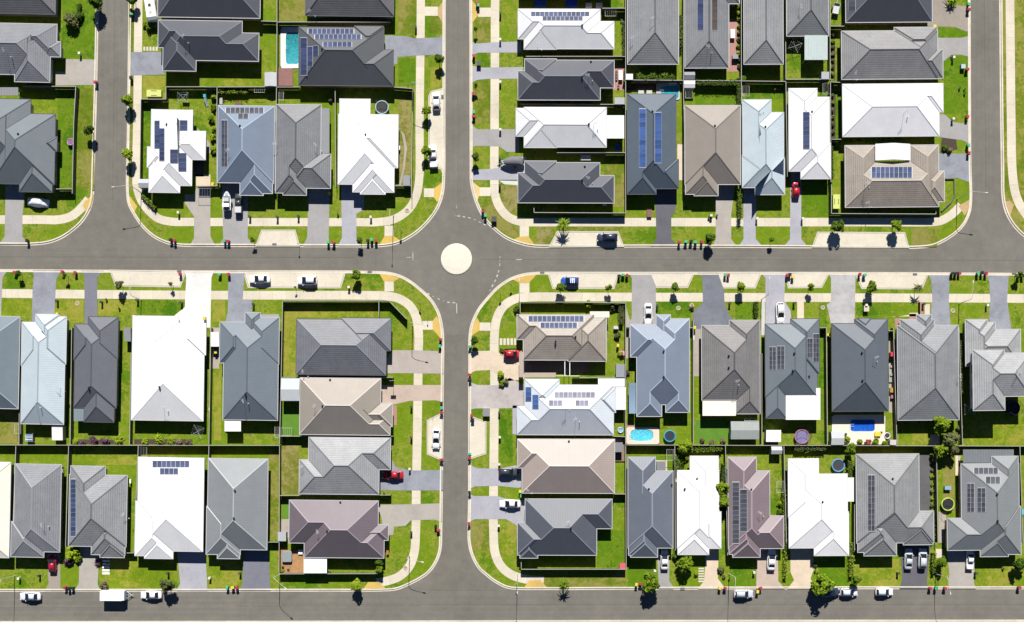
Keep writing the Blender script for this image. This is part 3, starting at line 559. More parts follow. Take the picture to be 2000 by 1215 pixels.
def house(key, label, col, kind, rects, gar=None, arrays=(), flats=(), caps='light', vents=(), ant=(), pit=None, wall=None, upper=None):
    global VENT
    pit = pit or (math.tan(math.radians(21.5)) if col[0] > .55 and kind == 'metal' else (math.tan(math.radians(29.5)) if kind == 'tile' else PITCH)); EAVE = 5.3 if upper else EAVE_; ze = G + EAVE; floor = EAVE_ if upper else 0
    x0 = min(r[0] for r in rects); x1 = max(r[2] for r in rects); y0 = min(r[1] for r in rects); y1 = max(r[3] for r in rects)
    cpx, cpy = (x0 + x1) / 2, (y0 + y1) / 2; cx, cy = W(cpx, cpy, ze); th = slope(cpx)
    if upper:
        root = upper; cx, cy, th = root.location.x, root.location.y, root.rotation_euler.z; f_ = (H - ze) / H; cpx, cpy = NX + cx * S / f_, NY - cy * S / f_
    else: root = thing('house', label, 'house', (cx, cy, G), th, 'single storey houses of the estate')
    if not upper: HOUSES.append((key, rects, root))
    k = (H - ze) / H / S
    LR = [((r[0] - cpx) * k, -(r[3] - cpy) * k, (r[2] - cpx) * k, -(r[1] - cpy) * k) for r in rects]
    planes = [((pit, 0, -pit * r[0]), (-pit, 0, pit * r[2]), (0, pit, -pit * r[1]), (0, -pit, pit * r[3])) for r in LR]
    def env(x, y):
        best, g = -1e9, None
        for pl in planes:
            vals = [a * x + b * y + c for a, b, c in pl]; m = min(vals)
            if m > best + 1e-7: best = m; g = pl[vals.index(m)]
        return best, g
    pieces = []
    for i, r in enumerate(LR):
        w, d = r[2] - r[0], r[3] - r[1]; m = min(w, d) / 2
        q = [(r[0], r[1]), (r[2], r[1]), (r[2], r[3]), (r[0], r[3])]
        if w >= d: a, b_ = (r[0] + m, r[1] + m), (r[2] - m, r[1] + m); polys = [[q[0], a, q[3]], [q[2], b_, q[1]], [q[0], q[1], b_, a], [q[2], q[3], a, b_]]
        else: a, b_ = (r[0] + m, r[1] + m), (r[0] + m, r[3] - m); polys = [[q[3], q[0], a, b_], [q[1], q[2], b_, a], [q[0], q[1], a], [q[2], q[3], b_]]
        for s_, P_ in enumerate(polys):
            pl = planes[i][s_]; todo = [P_]
            for j in range(len(LR)):
                if j == i: continue
                e = 1e-4 if j < i else -1e-4; nxt = []
                for p in todo:
                    rem = p
                    for q_ in planes[j]:
                        A, B, Cc = q_[0] - pl[0], q_[1] - pl[1], q_[2] - pl[2] + e
                        if abs(A) + abs(B) < 1e-9:
                            if Cc < 0: nxt.append(rem); rem = []; break
                            continue
                        o_ = clip(rem, -A, -B, -Cc)
                        if len(o_) > 2 and abs(area(o_)) > 2e-3: nxt.append(o_)
                        rem = clip(rem, A, B, Cc)
                        if len(rem) < 3 or abs(area(rem)) < 2e-3: rem = []; break
                todo = nxt
                if not todo: break
            for p in todo:
                if area(p) < 0: p = p[::-1]
                pieces.append((p, pl))
    vs, fs, us = [], [], []
    L_ = {'r': {}, 'v': {}}
    for p, pl in pieces:
        n0 = len(vs); vs += [(x, y, EAVE + pl[0] * x + pl[1] * y + pl[2]) for x, y in p]; fs.append(tuple(range(n0, len(vs))))
        gx, gy = pl[0] / pit, pl[1] / pit; sec = math.sqrt(1 + pit * pit)
        us.append([(x * gy - y * gx + 50, (x * gx + y * gy) * sec + 50) for x, y in p])
        for a in range(len(p)):
            A, B = Vector(p[a]), Vector(p[(a + 1) % len(p)]); l = (B - A).length
            if l < .15: continue
            d = (B - A) / l; nn = Vector((-d.y, d.x)); m = (A + B) / 2
            h0, _ = env(*m); h1, g1 = env(*(m + nn * .06)); h2, g2 = env(*(m - nn * .06))
            if min(h1, h2) < 1e-4 or g1 is g2 or (abs(g1[0] - g2[0]) + abs(g1[1] - g2[1]) < 1e-6): continue
            if d.x < -1e-4 or (abs(d.x) < 1e-4 and d.y < 0): d = -d; A, B = B, A
            typ = 'r' if h1 + h2 < 2 * h0 - 1e-6 else 'v'
            kk = (round(d.x, 2), round(d.y, 2), round(A.x * -d.y + A.y * d.x, 1))
            L_[typ].setdefault(kk, (d, A, []))[2].append((A.dot(d), B.dot(d)))
    roof = ob('roof', me('roof', vs, fs, roof_mat(col, kind), False, us), root)
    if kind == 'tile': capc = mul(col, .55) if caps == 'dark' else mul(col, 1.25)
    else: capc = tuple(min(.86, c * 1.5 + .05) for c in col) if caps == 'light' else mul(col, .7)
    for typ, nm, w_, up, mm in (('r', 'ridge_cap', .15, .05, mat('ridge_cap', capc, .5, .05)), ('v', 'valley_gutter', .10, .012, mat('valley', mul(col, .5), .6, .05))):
        b = MB()
        for d, A, iv in L_[typ].values():
            if typ == 'v': b = MB()
            iv.sort(); mg = []
            for s0, s1 in iv:
                if mg and s0 <= mg[-1][1] + .05: mg[-1][1] = max(mg[-1][1], s1)
                else: mg.append([s0, s1])
            base = A - d * A.dot(d); nn = Vector((-d.y, d.x))
            for s0, s1 in mg:
                row = []
                for s in (s0, s1):
                    p = base + d * s
                    for o_, u_ in ((-w_, up * .3), (0, up), (w_, up * .3)):
                        e_ = p + nn * o_; e1 = p + nn * o_ * .5
                        z = env(*p)[0]
                        # height on the true slope to that side, taken from just beside the line
                        mid = base + d * (s0 + s1) / 2
                        g = env(*(mid + nn * (o_ if o_ else .01) * .4))[1]
                        zz = g[0] * e_.x + g[1] * e_.y + g[2] if o_ else z
                        row.append((e_.x, e_.y, EAVE + max(zz, -.05) + u_))
                b.add(row, [(0, 3, 4, 1), (1, 4, 5, 2)])
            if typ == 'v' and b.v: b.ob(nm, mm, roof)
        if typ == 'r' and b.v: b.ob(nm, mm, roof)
    E, cells = outline(LR)
    # fascia + soffit + gutter
    b = MB(); g_ = MB()
    for a0, b0, a1, b1, o in E:
        b.add([(a0, b0, EAVE - .18), (a1, b1, EAVE - .18), (a1, b1, EAVE - .004), (a0, b0, EAVE - .004)], [(0, 1, 2, 3)])
        if o[0]: g_.box(min(a0, a0 + o[0] * .13), b0, EAVE - .12, max(a0, a0 + o[0] * .13), b1, EAVE + .015)
        else: g_.box(a0 - .13, min(b0, b0 + o[1] * .13), EAVE - .12, a1 + .13, max(b0, b0 + o[1] * .13), EAVE + .018)
    for c0, d0, c1, d1 in cells: b.add([(c0, d0, EAVE - .18), (c0, d1, EAVE - .18), (c1, d1, EAVE - .18), (c1, d0, EAVE - .18)], [(0, 1, 2, 3)])
    b.ob('eaves', M_SOF, root); g_.ob('gutter', M_FASC if caps == 'light' and kind != 'tile' else (M_FASD if sum(col) < .5 else M_FASC), root)
    # walls
    WR = [(r[0] + .5, r[1] + .5, r[2] - .5, r[3] - .5) for r in LR if min(r[2] - r[0], r[3] - r[1]) > 1.8]
    E2, _ = outline(WR); b = MB()
    for a0, b0, a1, b1, o in E2: b.add([(a0, b0, floor), (a1, b1, floor), (a1, b1, EAVE - .19), (a0, b0, EAVE - .19)], [(0, 1, 2, 3)])
    wc = wall or WALLC[int(abs(cpx * 7 + cpy * 3)) % 5]
    b.ob('wall', mat('wall_brick', wc, .85, .12, 2.5), root)
    # garage door and front door on the walls beside the driveway, windows elsewhere
    used = set(); ang = {(0, -1): 0, (1, 0): math.pi / 2, (0, 1): math.pi, (-1, 0): -math.pi / 2}
    if gar:
        X, Y = W(gar[0], gar[1]); X -= cx; Y -= cy; dr = {'S': (0, -1), 'N': (0, 1), 'E': (1, 0), 'W': (-1, 0)}[gar[2]]
        c_ = [(abs((a0 + a1) / 2 - X) + abs((b0 + b1) / 2 - Y), i) for i, (a0, b0, a1, b1, o) in enumerate(E2) if o == dr and (a1 - a0) + (b1 - b0) > 2.4]
        c_.sort()
        for n_, (_, i) in enumerate(c_[:2]):
            a0, b0, a1, b1, o = E2[i]; used.add(i); l = (a1 - a0) + (b1 - b0)
            w_ = min(4.8, l - .5) if n_ == 0 else .95; h_ = 2.15 if n_ == 0 else 2.1
            b = MB(); b.box(-w_ / 2, -.05, .02, w_ / 2, .02, h_)
            nm = 'garage_door' if n_ == 0 else 'front_door'
            o2 = ob(nm, b.dat(nm, mat(nm, (.5, .5, .5) if n_ == 0 else (.16, .1, .07), .5, .04)), root, ((a0 + a1) / 2, (b0 + b1) / 2, 0), ang[o])
            b = MB()
            if n_ == 0:
                for k_ in range(1, 4): b.box(-w_ / 2 + .04, -.065, .54 * k_ - .015, w_ / 2 - .04, -.05, .54 * k_ + .015)
                b.ob('door_rib', mat('door_rib', (.3, .3, .3), .5, 0), o2)
            else: b.box(w_ / 2 - .15, -.12, .95, w_ / 2 - .1, -.05, 1.15); b.ob('handle', M_ALU, o2)
    cnt = 0
    for i, (a0, b0, a1, b1, o) in sorted(enumerate(E2), key=lambda t: -((t[1][2] - t[1][0]) + (t[1][3] - t[1][1]))):
        l = (a1 - a0) + (b1 - b0)
        if i in used or l < 2.2 or cnt >= 6: continue
        for t_ in ((.5,) if l < 7 else (.28, .72)):
            w_ = 1.8 if l > 3 else 1.2; fd, gd = window_data(w_)
            o2 = ob('window', fd, root, (a0 + (a1 - a0) * t_, b0 + (b1 - b0) * t_, floor), ang[o]); ob('pane', gd, o2); cnt += 1
    # pipes, vents, aerials on the roof (plan units)
    def on_roof(px, py):
        z = ze + 1
        for _ in range(5):
            X, Y = W(px, py, z); X -= cx; Y -= cy; c, s = math.cos(-th), math.sin(-th); x, y = X * c - Y * s, X * s + Y * c
            h, g = env(x, y); z = ze + max(0, h)
        return x, y, EAVE + h, g
    if VENT is None:
        a = MB(); a.cyl((0, 0, -.2), .16, .45, 12); a.cyl((0, 0, .25), .24, .22, 12, .1)
        b = MB(); b.tube([(0, 0, -.2), (0, 0, 1.7)], .025, 5)
        for k_ in range(5): b.tube([(-.1 + k_ * .2, -.35 + .04 * k_, 1.65), (-.1 + k_ * .2, .35 - .04 * k_, 1.65)], .02, 4)
        b.tube([(-.15, 0, 1.66), (.8, 0, 1.66)], .02, 4)
        VENT = (a.dat('roof_vent', M_VENT), b.dat('aerial', M_ALU), MB().cyl((0, 0, -.2), .07, .65, 8).dat('vent_pipe', M_WHITE))
    for px, py in vents: x, y, z, g = on_roof(px, py); ob('roof_vent', VENT[0], roof, (x, y, z))
    for px, py in ant: x, y, z, g = on_roof(px, py); ob('aerial', VENT[1], roof, (x, y, z), R.uniform(0, 6)); ob('vent_pipe', VENT[2], roof, (x + .9, y - .7, on_roof(px, py)[2] - .2))
    # solar arrays
    for ar in arrays:
        ax0, ay0, ax1, ay1, nx, ny, tint = ar[:7]; sk = ar[7] if len(ar) > 7 else 0
        x, y, z, g = on_roof((ax0 + ax1) / 2, (ay0 + ay1) / 2)
        gz = EAVE + G
        def hit(px, py):
            X0, Y0 = (px - NX) / S, -(py - NY) / S
            # ray from the drone through the plan point, met with the roof plane
            def loc(zz): f = (H - zz) / H; X, Y = X0 * f - cx, Y0 * f - cy; c, s = math.cos(-th), math.sin(-th); return X * c - Y * s, X * s + Y * c
            zz = ze
            for _ in range(8): lx, ly = loc(zz); zz = ze + g[0] * lx + g[1] * ly + g[2]
            return Vector((lx, ly, zz - G))
        q = [hit(ax0 , ay1), hit(ax1, ay1), hit(ax1 + sk, ay0), hit(ax0 + sk, ay0)]
        n_ = Vector((-g[0], -g[1], 1)).normalized()
        at = lambda u, v: (q[0] * (1 - u) + q[1] * u) * (1 - v) + (q[3] * (1 - u) + q[2] * u) * v
        fr = MB(); e = .012
        fr.add([at(-e, -e) + n_ * .06, at(1 + e, -e) + n_ * .06, at(1 + e, 1 + e) + n_ * .06, at(-e, 1 + e) + n_ * .06, at(-e, -e) + n_ * .01, at(1 + e, -e) + n_ * .01, at(1 + e, 1 + e) + n_ * .01, at(-e, 1 + e) + n_ * .01],
               [(0, 1, 2, 3), (7, 6, 5, 4), (4, 5, 1, 0), (5, 6, 2, 1), (6, 7, 3, 2), (7, 4, 0, 3)])
        arr = fr.ob('solar_array', mat('array_frame', (.42, .43, .45), .4, .05), root)
        gu = .04 / max(.3, (q[1] - q[0]).length / nx); gv = .04 / max(.3, (q[3] - q[0]).length / ny)
        for i in range(nx):
            for j in range(ny):
                u0, u1, v0, v1 = (i + gu) / nx, (i + 1 - gu) / nx, (j + gv) / ny, (j + 1 - gv) / ny
                pv = [at(u0, v0), at(u1, v0), at(u1, v1), at(u0, v1)]; cc = sum(pv, Vector()) / 4
                b = MB(); b.add([p - cc + n_ * .1 for p in pv] + [p - cc + n_ * .04 for p in pv], [(0, 1, 2, 3), (7, 6, 5, 4), (4, 5, 1, 0), (5, 6, 2, 1), (6, 7, 3, 2), (7, 4, 0, 3)])
                b.ob('solar_panel', tint, arr, False, cc)
    # flat or gabled patio roofs fixed to the house
    for fl in flats:
        fx0, fy0, fx1, fy1, fc, z = fl[:6]; gable = fl[6] if len(fl) > 6 else None
        kz = (H - z - G) / H / S
        X0, Y0 = (fx0 - NX) * kz - cx, -(fy1 - NY) * kz - cy; X1, Y1 = (fx1 - NX) * kz - cx, -(fy0 - NY) * kz - cy
        b = MB(); mx, my = (X0 + X1) / 2, (Y0 + Y1) / 2; wx, wy = (X1 - X0) / 2, (Y1 - Y0) / 2
        pr = ob('patio_roof', None, root, (mx, my, 0), -th)
        if gable == 'x':
            hh = .55
            b.add([(-wx, -wy, z), (wx, -wy, z), (wx, 0, z + hh), (-wx, 0, z + hh), (-wx, wy, z), (wx, wy, z), (-wx, -wy, z - .08), (wx, -wy, z - .08), (wx, 0, z + hh - .08), (-wx, 0, z + hh - .08), (-wx, wy, z - .08), (wx, wy, z - .08)],
                  [(0, 1, 2, 3), (3, 2, 5, 4), (7, 6, 9, 8), (8, 9, 10, 11), (0, 6, 7, 1), (4, 5, 11, 10), (1, 7, 8, 2), (2, 8, 11, 5), (3, 9, 6, 0), (4, 10, 9, 3)])
        elif gable == 'y':
            hh = .7
            b.add([(-wx, -wy, z), (-wx, wy, z), (0, wy, z + hh), (0, -wy, z + hh), (wx, -wy, z), (wx, wy, z), (-wx, -wy, z - .08), (-wx, wy, z - .08), (0, wy, z + hh - .08), (0, -wy, z + hh - .08), (wx, -wy, z - .08), (wx, wy, z - .08)],
                  [(0, 3, 2, 1), (3, 4, 5, 2), (6, 7, 8, 9), (9, 8, 11, 10), (0, 1, 7, 6), (5, 4, 10, 11), (0, 6, 9, 3), (3, 9, 10, 4), (1, 2, 8, 7), (2, 5, 11, 8)])
        else:
            b.box(-wx, -wy, z - .1, wx, wy, z)
            n_ = int(wx * 2 / .6)
            for i in range(n_): b.box(-wx + (i + .5) * .6 - .03, -wy + .01, z, -wx + (i + .5) * .6 + .03, wy - .01, z + .035)
        b.ob('roof_sheet', mat('patio_roof_sheet', fc, .5, .07, .8), pr)
        for sx_ in (-1, 1):
            for sy_ in (-1, 1): ob('post', MB().box(-.05, -.05, 0, .05, .05, z - .09).dat('post', M_FASC), pr, (sx_ * (wx - .15), sy_ * (wy - .15), 0))
    return root

CH = (.066, .072, .088); BLG = (.16, .20, .262); SLB = (.082, .106, .135); GT = (.168, .178, .196); DT = (.10, .10, .114); WH = (.70, .705, .71); OW = (.62, .63, .65)
PBL = (.42, .49, .53); TAUPE = (.25, .222, .195); TAN = (.285, .25, .212); PKB = (.325, .275, .248)
house('slate-tiled house in the top-left corner', 'dark slate tiled hip roof house cut off by the top left corner of the photo', DT, 'tile', [(-70, -75, 109, 26)], caps='dark')
house('grey-tiled house with the wide pale driveway', 'grey tiled house with small entry gable beside a wide pale driveway at left edge', GT, 'tile', [(-70, 46, 95, 145), (40, 46, 110, 108), (30, 60, 98, 159), (86, 80, 118, 109)], (64, 155, 'E'), flats=[(-30, 171, 37, 187, (.2, .2, .21), 2.3)], ant=[(14, 105)])
house('blue-grey house with the covered car', 'blue grey metal roofed house with a car under a white cover outside', (.135, .155, .172), 'metal', [(-40, 194, 58, 330), (-17, 222, 107, 359), (40, 300, 103, 374), (80, 266, 111, 294)], (28, 362, 'S'), caps='mid', vents=[(36, 262)])
house('charcoal house beside the caravan', 'charcoal metal roofed house beside a parked white caravan at the top edge', CH, 'metal', [(309, -60, 508, 34)])
house('charcoal house above the left lime box', 'charcoal metal roofed L shaped house with a blue grey driveway on the left street', CH, 'metal', [(320, 41, 472, 118), (360, 64, 505, 118), (319, 60, 383, 139), (309, 41, 400, 94)], (320, 120, 'W'), ant=[(360, 78)])
house('white house with five small solar arrays', 'bright white roofed house with five small solar arrays near the left street corner', WH, 'metal', [(295, 215, 375, 362), (330, 256, 401, 311), (292, 310, 352, 376), (288, 288, 330, 327)], (360, 360, 'S'),
      arrays=[(302, 236, 312, 290, 1, 6, PAND), (311.5, 251, 321.5, 314, 1, 7, PAND), (351, 235, 366, 255, 1, 2, PAND), (332, 292, 347.5, 319, 1, 3, PAND), (348.5, 299, 364, 335, 1, 4, PAND)], vents=[(326, 243)])
house('ribbed charcoal house at the top edge', 'dark ribbed tile house at the top edge directly above the house with the pool', DT, 'tile', [(597, -60, 769, 31)], caps='dark', ant=[(608, 26)])
house('dark house beside the teal pool', 'charcoal metal roofed house with three long solar rows beside a teal swimming pool', (.088, .095, .102), 'metal', [(584, 54, 749, 167), (692, 51, 748, 100), (660, 97, 768, 167)], (752, 85, 'E'),
      arrays=[(602, 57, 691, 66.5, 10, 1, PAND), (615, 68, 705, 77, 10, 1, PAND), (631, 82.5, 687, 92, 6, 1, PAND), (587, 74, 600, 147, 1, 7, PAND), (600.5, 91, 611, 130, 1, 4, PAND), (611.5, 89.5, 622, 109, 1, 2, PAND)], caps='mid', vents=[(629, 96)])
house('blue-grey house with the boat outside', 'blue grey metal roofed house with a boat and a pickup parked in its driveway', BLG, 'metal', [(425.5, 207, 535, 357), (470, 270, 533, 377), (470, 325, 515, 381)], (450, 356, 'S'),
      arrays=[(441, 210.5, 515, 221.5, 8, 1, PANG), (465, 222.5, 485, 232.5, 2, 1, PANG), (433, 235, 444.5, 326, 2, 10, PANG)], vents=[(469, 246)], ant=[(446, 298)])
house('grey-tiled house with the flat side roof', 'grey tiled house with a long flat side roof, left of a plain white house', (.178, .184, .196), 'tile', [(539, 205, 626, 360), (539, 280, 599, 377), (565, 301, 646, 367), (554, 318, 599, 381)], (622, 366, 'S'), flats=[(627, 211, 643, 299, (.2, .21, .22), 2.45)], caps='dark', ant=[(542, 285), (620, 289)])
house('white house with the teal trampoline', 'plain white roofed corner house with a teal rimmed trampoline in its notched back corner', WH, 'metal', [(663, 194, 722, 320), (661, 224, 777, 327), (661, 224, 770, 360), (690, 290, 770, 375), (705, 325, 753, 379)], (685, 360, 'S'), vents=[(714, 263)])
house('house off the top edge with blue tarps', 'dark house mostly beyond the top edge with blue tarpaulins in its shaded yard', CH, 'metal', [(1015, -95, 1195, -8)])
house('white house with two long panel rows', 'off white roofed house with two long solar rows at the top of the middle street', OW, 'metal', [(1024, 18, 1172, 95), (1012, 18, 1100, 76), (1090, 42, 1199, 95), (1024, 38, 1087, 96)], (1026, 90, 'W'),
      arrays=[(1037, 23, 1151, 32, 13, 1, PAND), (1059.5, 32.8, 1138, 40.5, 9, 1, PAND)], caps='mid', vents=[(1137, 50)], ant=[(1050, 92)])
house('charcoal house with the pink patio', 'charcoal metal roofed house with a cluttered pink patio at its right end', CH, 'metal', [(1025, 118, 1172, 195), (1090, 118, 1199, 171), (1012, 139, 1110, 195), (1025, 115.5, 1086, 170)], (1014, 140, 'W'), vents=[(1154, 121), (1137, 150)], ant=[(1149, 152)])
house('white house with the square white patio roof', 'white roofed house with a square white patio roof on its right end', OW, 'metal', [(1024, 210, 1184, 287), (1008, 212, 1110, 266), (1024, 225, 1087, 288)], (1010, 275, 'W'), flats=[(1185, 225, 1219, 270, WH, 2.5)], caps='mid', vents=[(1150, 243)], ant=[(1159, 246)])
house('charcoal house with the covered boat', 'charcoal metal roofed corner house with a grey covered boat in its driveway', CH, 'metal', [(1025, 318, 1171, 396), (1080, 343, 1199, 396), (1012, 338, 1110, 396), (1025, 315, 1086, 370)], (1026, 330, 'W'), vents=[(1142, 326), (1137, 352)], ant=[(1149, 352)])
house('grey house above the small teal pool', 'wide grey tiled house reaching past the top edge with palms behind it', (.212, .222, .232), 'tile', [(1226, -70, 1325, 125)], caps='dark', ant=[(1270, 42), (1231, 80)])
house('grey house with the brick-paved yard', 'grey tiled house with two solar strips and a brick red paved side yard', (.18, .19, .2), 'tile', [(1338, -70, 1423, 132.5), (1370, -70, 1444, 7)],
      arrays=[(1362.5, -12, 1374.5, 59, 1, 7, PAND), (1390, -12, 1401, 59, 1, 7, PANW)], caps='dark', ant=[(1382, 97)])
house('mottled grey house right of the brick paving', 'mottled pale grey tiled house at top edge between brick paving and a patio roof', (.245, .252, .26), 'tile', [(1453, -70, 1529, 125)], caps='dark')
house('grey house with the pale-green patio roof', 'grey tiled house at the top edge with a square pale green patio roof', (.178, .188, .198), 'tile', [(1536.5, -70, 1618, 70)], flats=[(1571, 69, 1616, 117, (.36, .43, .42), 2.7)], caps='dark', ant=[(1560, 16)])
house('dark house with two long blue panel strips', 'dark slate roofed house with two long bright blue solar strips down its slopes', SLB, 'metal', [(1225.5, 184, 1320, 368), (1225.5, 290, 1281, 379), (1270, 312, 1325, 368)], (1300, 368, 'S'),
      arrays=[(1248.5, 213, 1262, 327, 1, 13, PANB), (1278.5, 220, 1291.5, 318, 1, 11, PANB)], vents=[(1274, 218)], caps='mid')
house('taupe house beside the tall hedge', 'taupe metal roofed house with a hipped front beside a tall clipped hedge', TAUPE, 'metal', [(1338, 206.5, 1446, 360), (1339, 290, 1401, 379), (1356, 310, 1402, 382)], (1420, 360, 'S'), caps='mid', vents=[(1396, 246)])
house('ice-blue house left of the red car', 'pale ice blue metal roofed house with a notched back left of the red car', PBL, 'metal', [(1451, 195, 1506, 300), (1451, 220, 1530.5, 366), (1475, 310, 1532, 380), (1450, 304, 1510, 366)], (1462, 366, 'S'), vents=[(1494.5, 248)], ant=[(1483, 212)], caps='mid')
house('white house with the red car outside', 'white roofed house with one blue solar strip and a red car outside its garage', (.70, .70, .72), 'metal', [(1541, 173, 1596, 270), (1541, 190, 1620, 334), (1564, 280, 1622, 349), (1541, 273, 1600, 334)], (1553, 334, 'S'),
      arrays=[(1568.5, 219, 1581.5, 291, 1, 8, PAND)], vents=[(1585.5, 218)], caps='mid')
house('charcoal house at the top-right corner', 'charcoal roofed house at the top right with a brown concrete driveway', CH, 'metal', [(1652, -70, 1820, 43), (1755, -40, 1819, 42)], (1818, 5, 'E'), arrays=[(1657, -14, 1671, 22.5, 1, 4, PANG)])
house('mottled grey house beside the oval lawn', 'mottled grey tiled house above the oval lawn on the right street', (.212, .212, .217), 'tile', [(1644, 60.5, 1831, 154), (1747, 54, 1830, 115), (1780, 98, 1841, 153)], (1832, 86, 'E'), caps='dark', ant=[(1666, 150)])
house('white house beside the right street', 'large white roofed house with grey shaded side beside the right street', (.76, .76, .78), 'metal', [(1646, 164, 1834, 266), (1750, 164, 1842, 219)], (1834, 245, 'E'), caps='mid', ant=[(1765, 222)])
house('tan house with the white gabled patio', 'tan tiled corner house wrapped round a white gabled patio with solar panels', TAN, 'tile', [(1651, 284, 1709, 385), (1779, 284, 1833, 385), (1651, 316, 1833, 404), (1795, 335, 1844, 394)], (1836, 320, 'E'),
      arrays=[(1702, 326.5, 1781, 348, 9, 2, PAND, 0)], flats=[(1710, 281, 1778, 313, (.66, .68, .70), 3.0, 'y')], caps='light', ant=[(1689, 360), (1692, 399)])
house('blue-grey house cut by the left edge', 'blue grey metal roofed house cut off by the left edge below the main street', (.14, .175, .20), 'metal', [(-75, 618, 37, 797)], (0, 620, 'N'))
house('ice-blue house with the laundry line', 'pale ice blue metal roofed house with laundry hanging behind it', PBL, 'metal', [(43, 630, 126, 828), (68, 614, 113, 690), (70, 618, 128, 710), (41.5, 630, 100, 714)], (88, 632, 'N'), caps='mid', ant=[(118, 758), (71, 790)])
house('slate house with the glass patio', 'slate grey metal roofed house with a small glass roofed patio corner', (.112, .12, .138), 'metal', [(146, 634, 228, 796), (171, 619, 229, 700), (166, 720, 224, 824), (144, 634, 200, 703)], (184, 640, 'N'), flats=[(145.5, 797, 166, 823, (.16, .2, .22), 2.4)], caps='mid', vents=[(174, 757)])
house('big white house with the white driveway', 'big plain white roofed house with a white concrete driveway', WH, 'metal', [(258, 618, 347, 821), (258, 631, 398, 821), (320, 631, 401, 692)], (372, 632, 'N'), vents=[(312, 756)], ant=[(320, 796)])
house('grey house with the white corrugated patio', 'blue grey roofed house with a small white corrugated patio at its back', (.14, .168, .195), 'metal', [(437, 630, 543, 820), (478, 611, 507, 665), (485, 620, 544, 710), (429, 630, 490, 709)], (458, 632, 'N'), flats=[(440, 822, 472, 843, (.72, .69, .68), 2.4)], caps='mid', vents=[(480, 769)], ant=[(477, 782)])
house('grey house with the angled fence', 'grey tiled corner house inside a long fence with an angled end', (.155, .162, .182), 'tile', [(579, 624, 754, 732), (667, 621, 763, 684)], (758, 705, 'E'), ant=[(594, 729)])
house('sand house with the basketball hoop', 'sand coloured metal roofed house with a basketball hoop beside its pink driveway', (.27, .243, .21), 'metal', [(586, 739, 743, 849), (680, 787, 766, 832), (680, 808, 762, 849)], (745, 765, 'E'), flats=[(549, 740, 585, 784, (.42, .45, .47), 2.6, 'x')], caps='light', vents=[(645, 742), (630, 793)], ant=[(615, 795)])
house('pale grey house with the red sedan', 'pale grey ribbed tile house with a red sedan in its driveway', (.275, .282, .295), 'tile', [(603, 855, 740, 965), (670, 855, 762, 916), (585, 899, 700, 965)], (742, 938, 'E'), caps='dark', ant=[(590, 912)])
house('mauve house with the timber deck', 'mauve metal roofed corner house with timber deck spa and white patio roof', (.138, .114, .13), 'metal', [(565, 978, 690, 1061), (595, 978, 738, 1089), (670, 1028, 750, 1089), (700, 1024, 758, 1054)], (740, 1000, 'E'), flats=[(594, 1090, 639, 1120, (.8, .8, .8), 2.35)], vents=[(665, 981), (639, 1037)], ant=[(623, 1040)])
house('cream house cut by the left edge', 'cream roofed house cut off by the left edge at the bottom left', (.66, .63, .55), 'metal', [(-90, 902, 19, 1088)], (0, 1088, 'S'), caps='mid')
house('grey house with the maroon car', 'grey tiled house with a maroon car in its narrow driveway at bottom left', (.195, .203, .222), 'tile', [(28, 907, 118, 1077), (23, 1020, 87, 1088)], (102, 1075, 'S'), ant=[(87, 1022)])
house('grey house beside the purple shrubs', 'grey tiled house with one column of blue solar panels and purple shrubs in front', (.222, .23, .242), 'tile', [(137, 911, 204, 1010), (135, 928, 247, 1067), (180, 1010, 245, 1083), (197, 1022, 244, 1088)], (165, 1066, 'S'), arrays=[(138.5, 936, 148.5, 1047, 1, 12, PAND)], caps='dark', ant=[(244, 1006)])
house('white house above the white trailer', 'bright white roofed house with two short solar rows above the parked white trailer', WH, 'metal', [(269, 894, 397, 1076), (265, 980, 339, 1086), (284, 1030, 339, 1091)], (370, 1076, 'S'), arrays=[(298, 900, 370, 913, 8, 1, PAND), (312.5, 914.5, 348, 927, 4, 1, PAND)])
house('grey-green house with the slate driveway', 'grey green metal roofed house with a slate coloured driveway near the bottom street', (.198, .214, .225), 'metal', [(406, 896, 522, 1073), (404, 990, 470, 1083), (426, 1022, 469, 1091)], (496, 1073, 'S'), vents=[(459, 958), (457, 1012)])
house('tan house with the red hatchback', 'tan tiled house with two solar rows and a red hatchback at its side', (.318, .28, .243), 'tile', [(1022.5, 615, 1160, 703), (1010, 615, 1110, 663), (1110, 620, 1184, 705)], (1024, 690, 'W'),
      arrays=[(1032, 617.5, 1140, 628.5, 12, 1, PAND), (1055.5, 630.5, 1127, 641, 8, 1, PAND)], flats=[(1014, 688, 1023, 737, (.36, .3, .25), 2.5), (1024, 728, 1086, 737, (.36, .3, .25), 2.5), (1152, 608, 1190, 620, (.66, .6, .5), 2.4)], caps='dark', vents=[(1124, 658), (1085, 667)])
house('white house with scattered solar panels', 'pale white roofed house with five scattered groups of solar panels', (.53, .57, .615), 'metal', [(1025, 741, 1092, 805), (1025, 752, 1198, 849), (1110, 757, 1202, 805), (1010.5, 794, 1110, 849)], (1026, 775, 'W'),
      arrays=[(1026.5, 756, 1038, 784, 1, 3, PANB), (1040, 771, 1052, 799, 1, 3, PANB), (1083, 766, 1162, 777, 9, 1, PANL), (1072, 782, 1098, 793, 3, 1, PANL), (1124, 782, 1149.5, 793, 3, 1, PANL)], flats=[(1168, 739, 1220, 755, WH, 2.6), (1203, 756, 1222, 800, WH, 2.6)], caps='mid', ant=[(1105, 795), (1124, 818)])
house('pink-beige house with the dark SUV', 'pinkish beige metal roofed house with a dark SUV at its garage', PKB, 'metal', [(1020, 858, 1200, 963), (1011, 858, 1120, 914)], (1022, 935, 'W'), vents=[(1111, 862)], ant=[(1031, 958)])
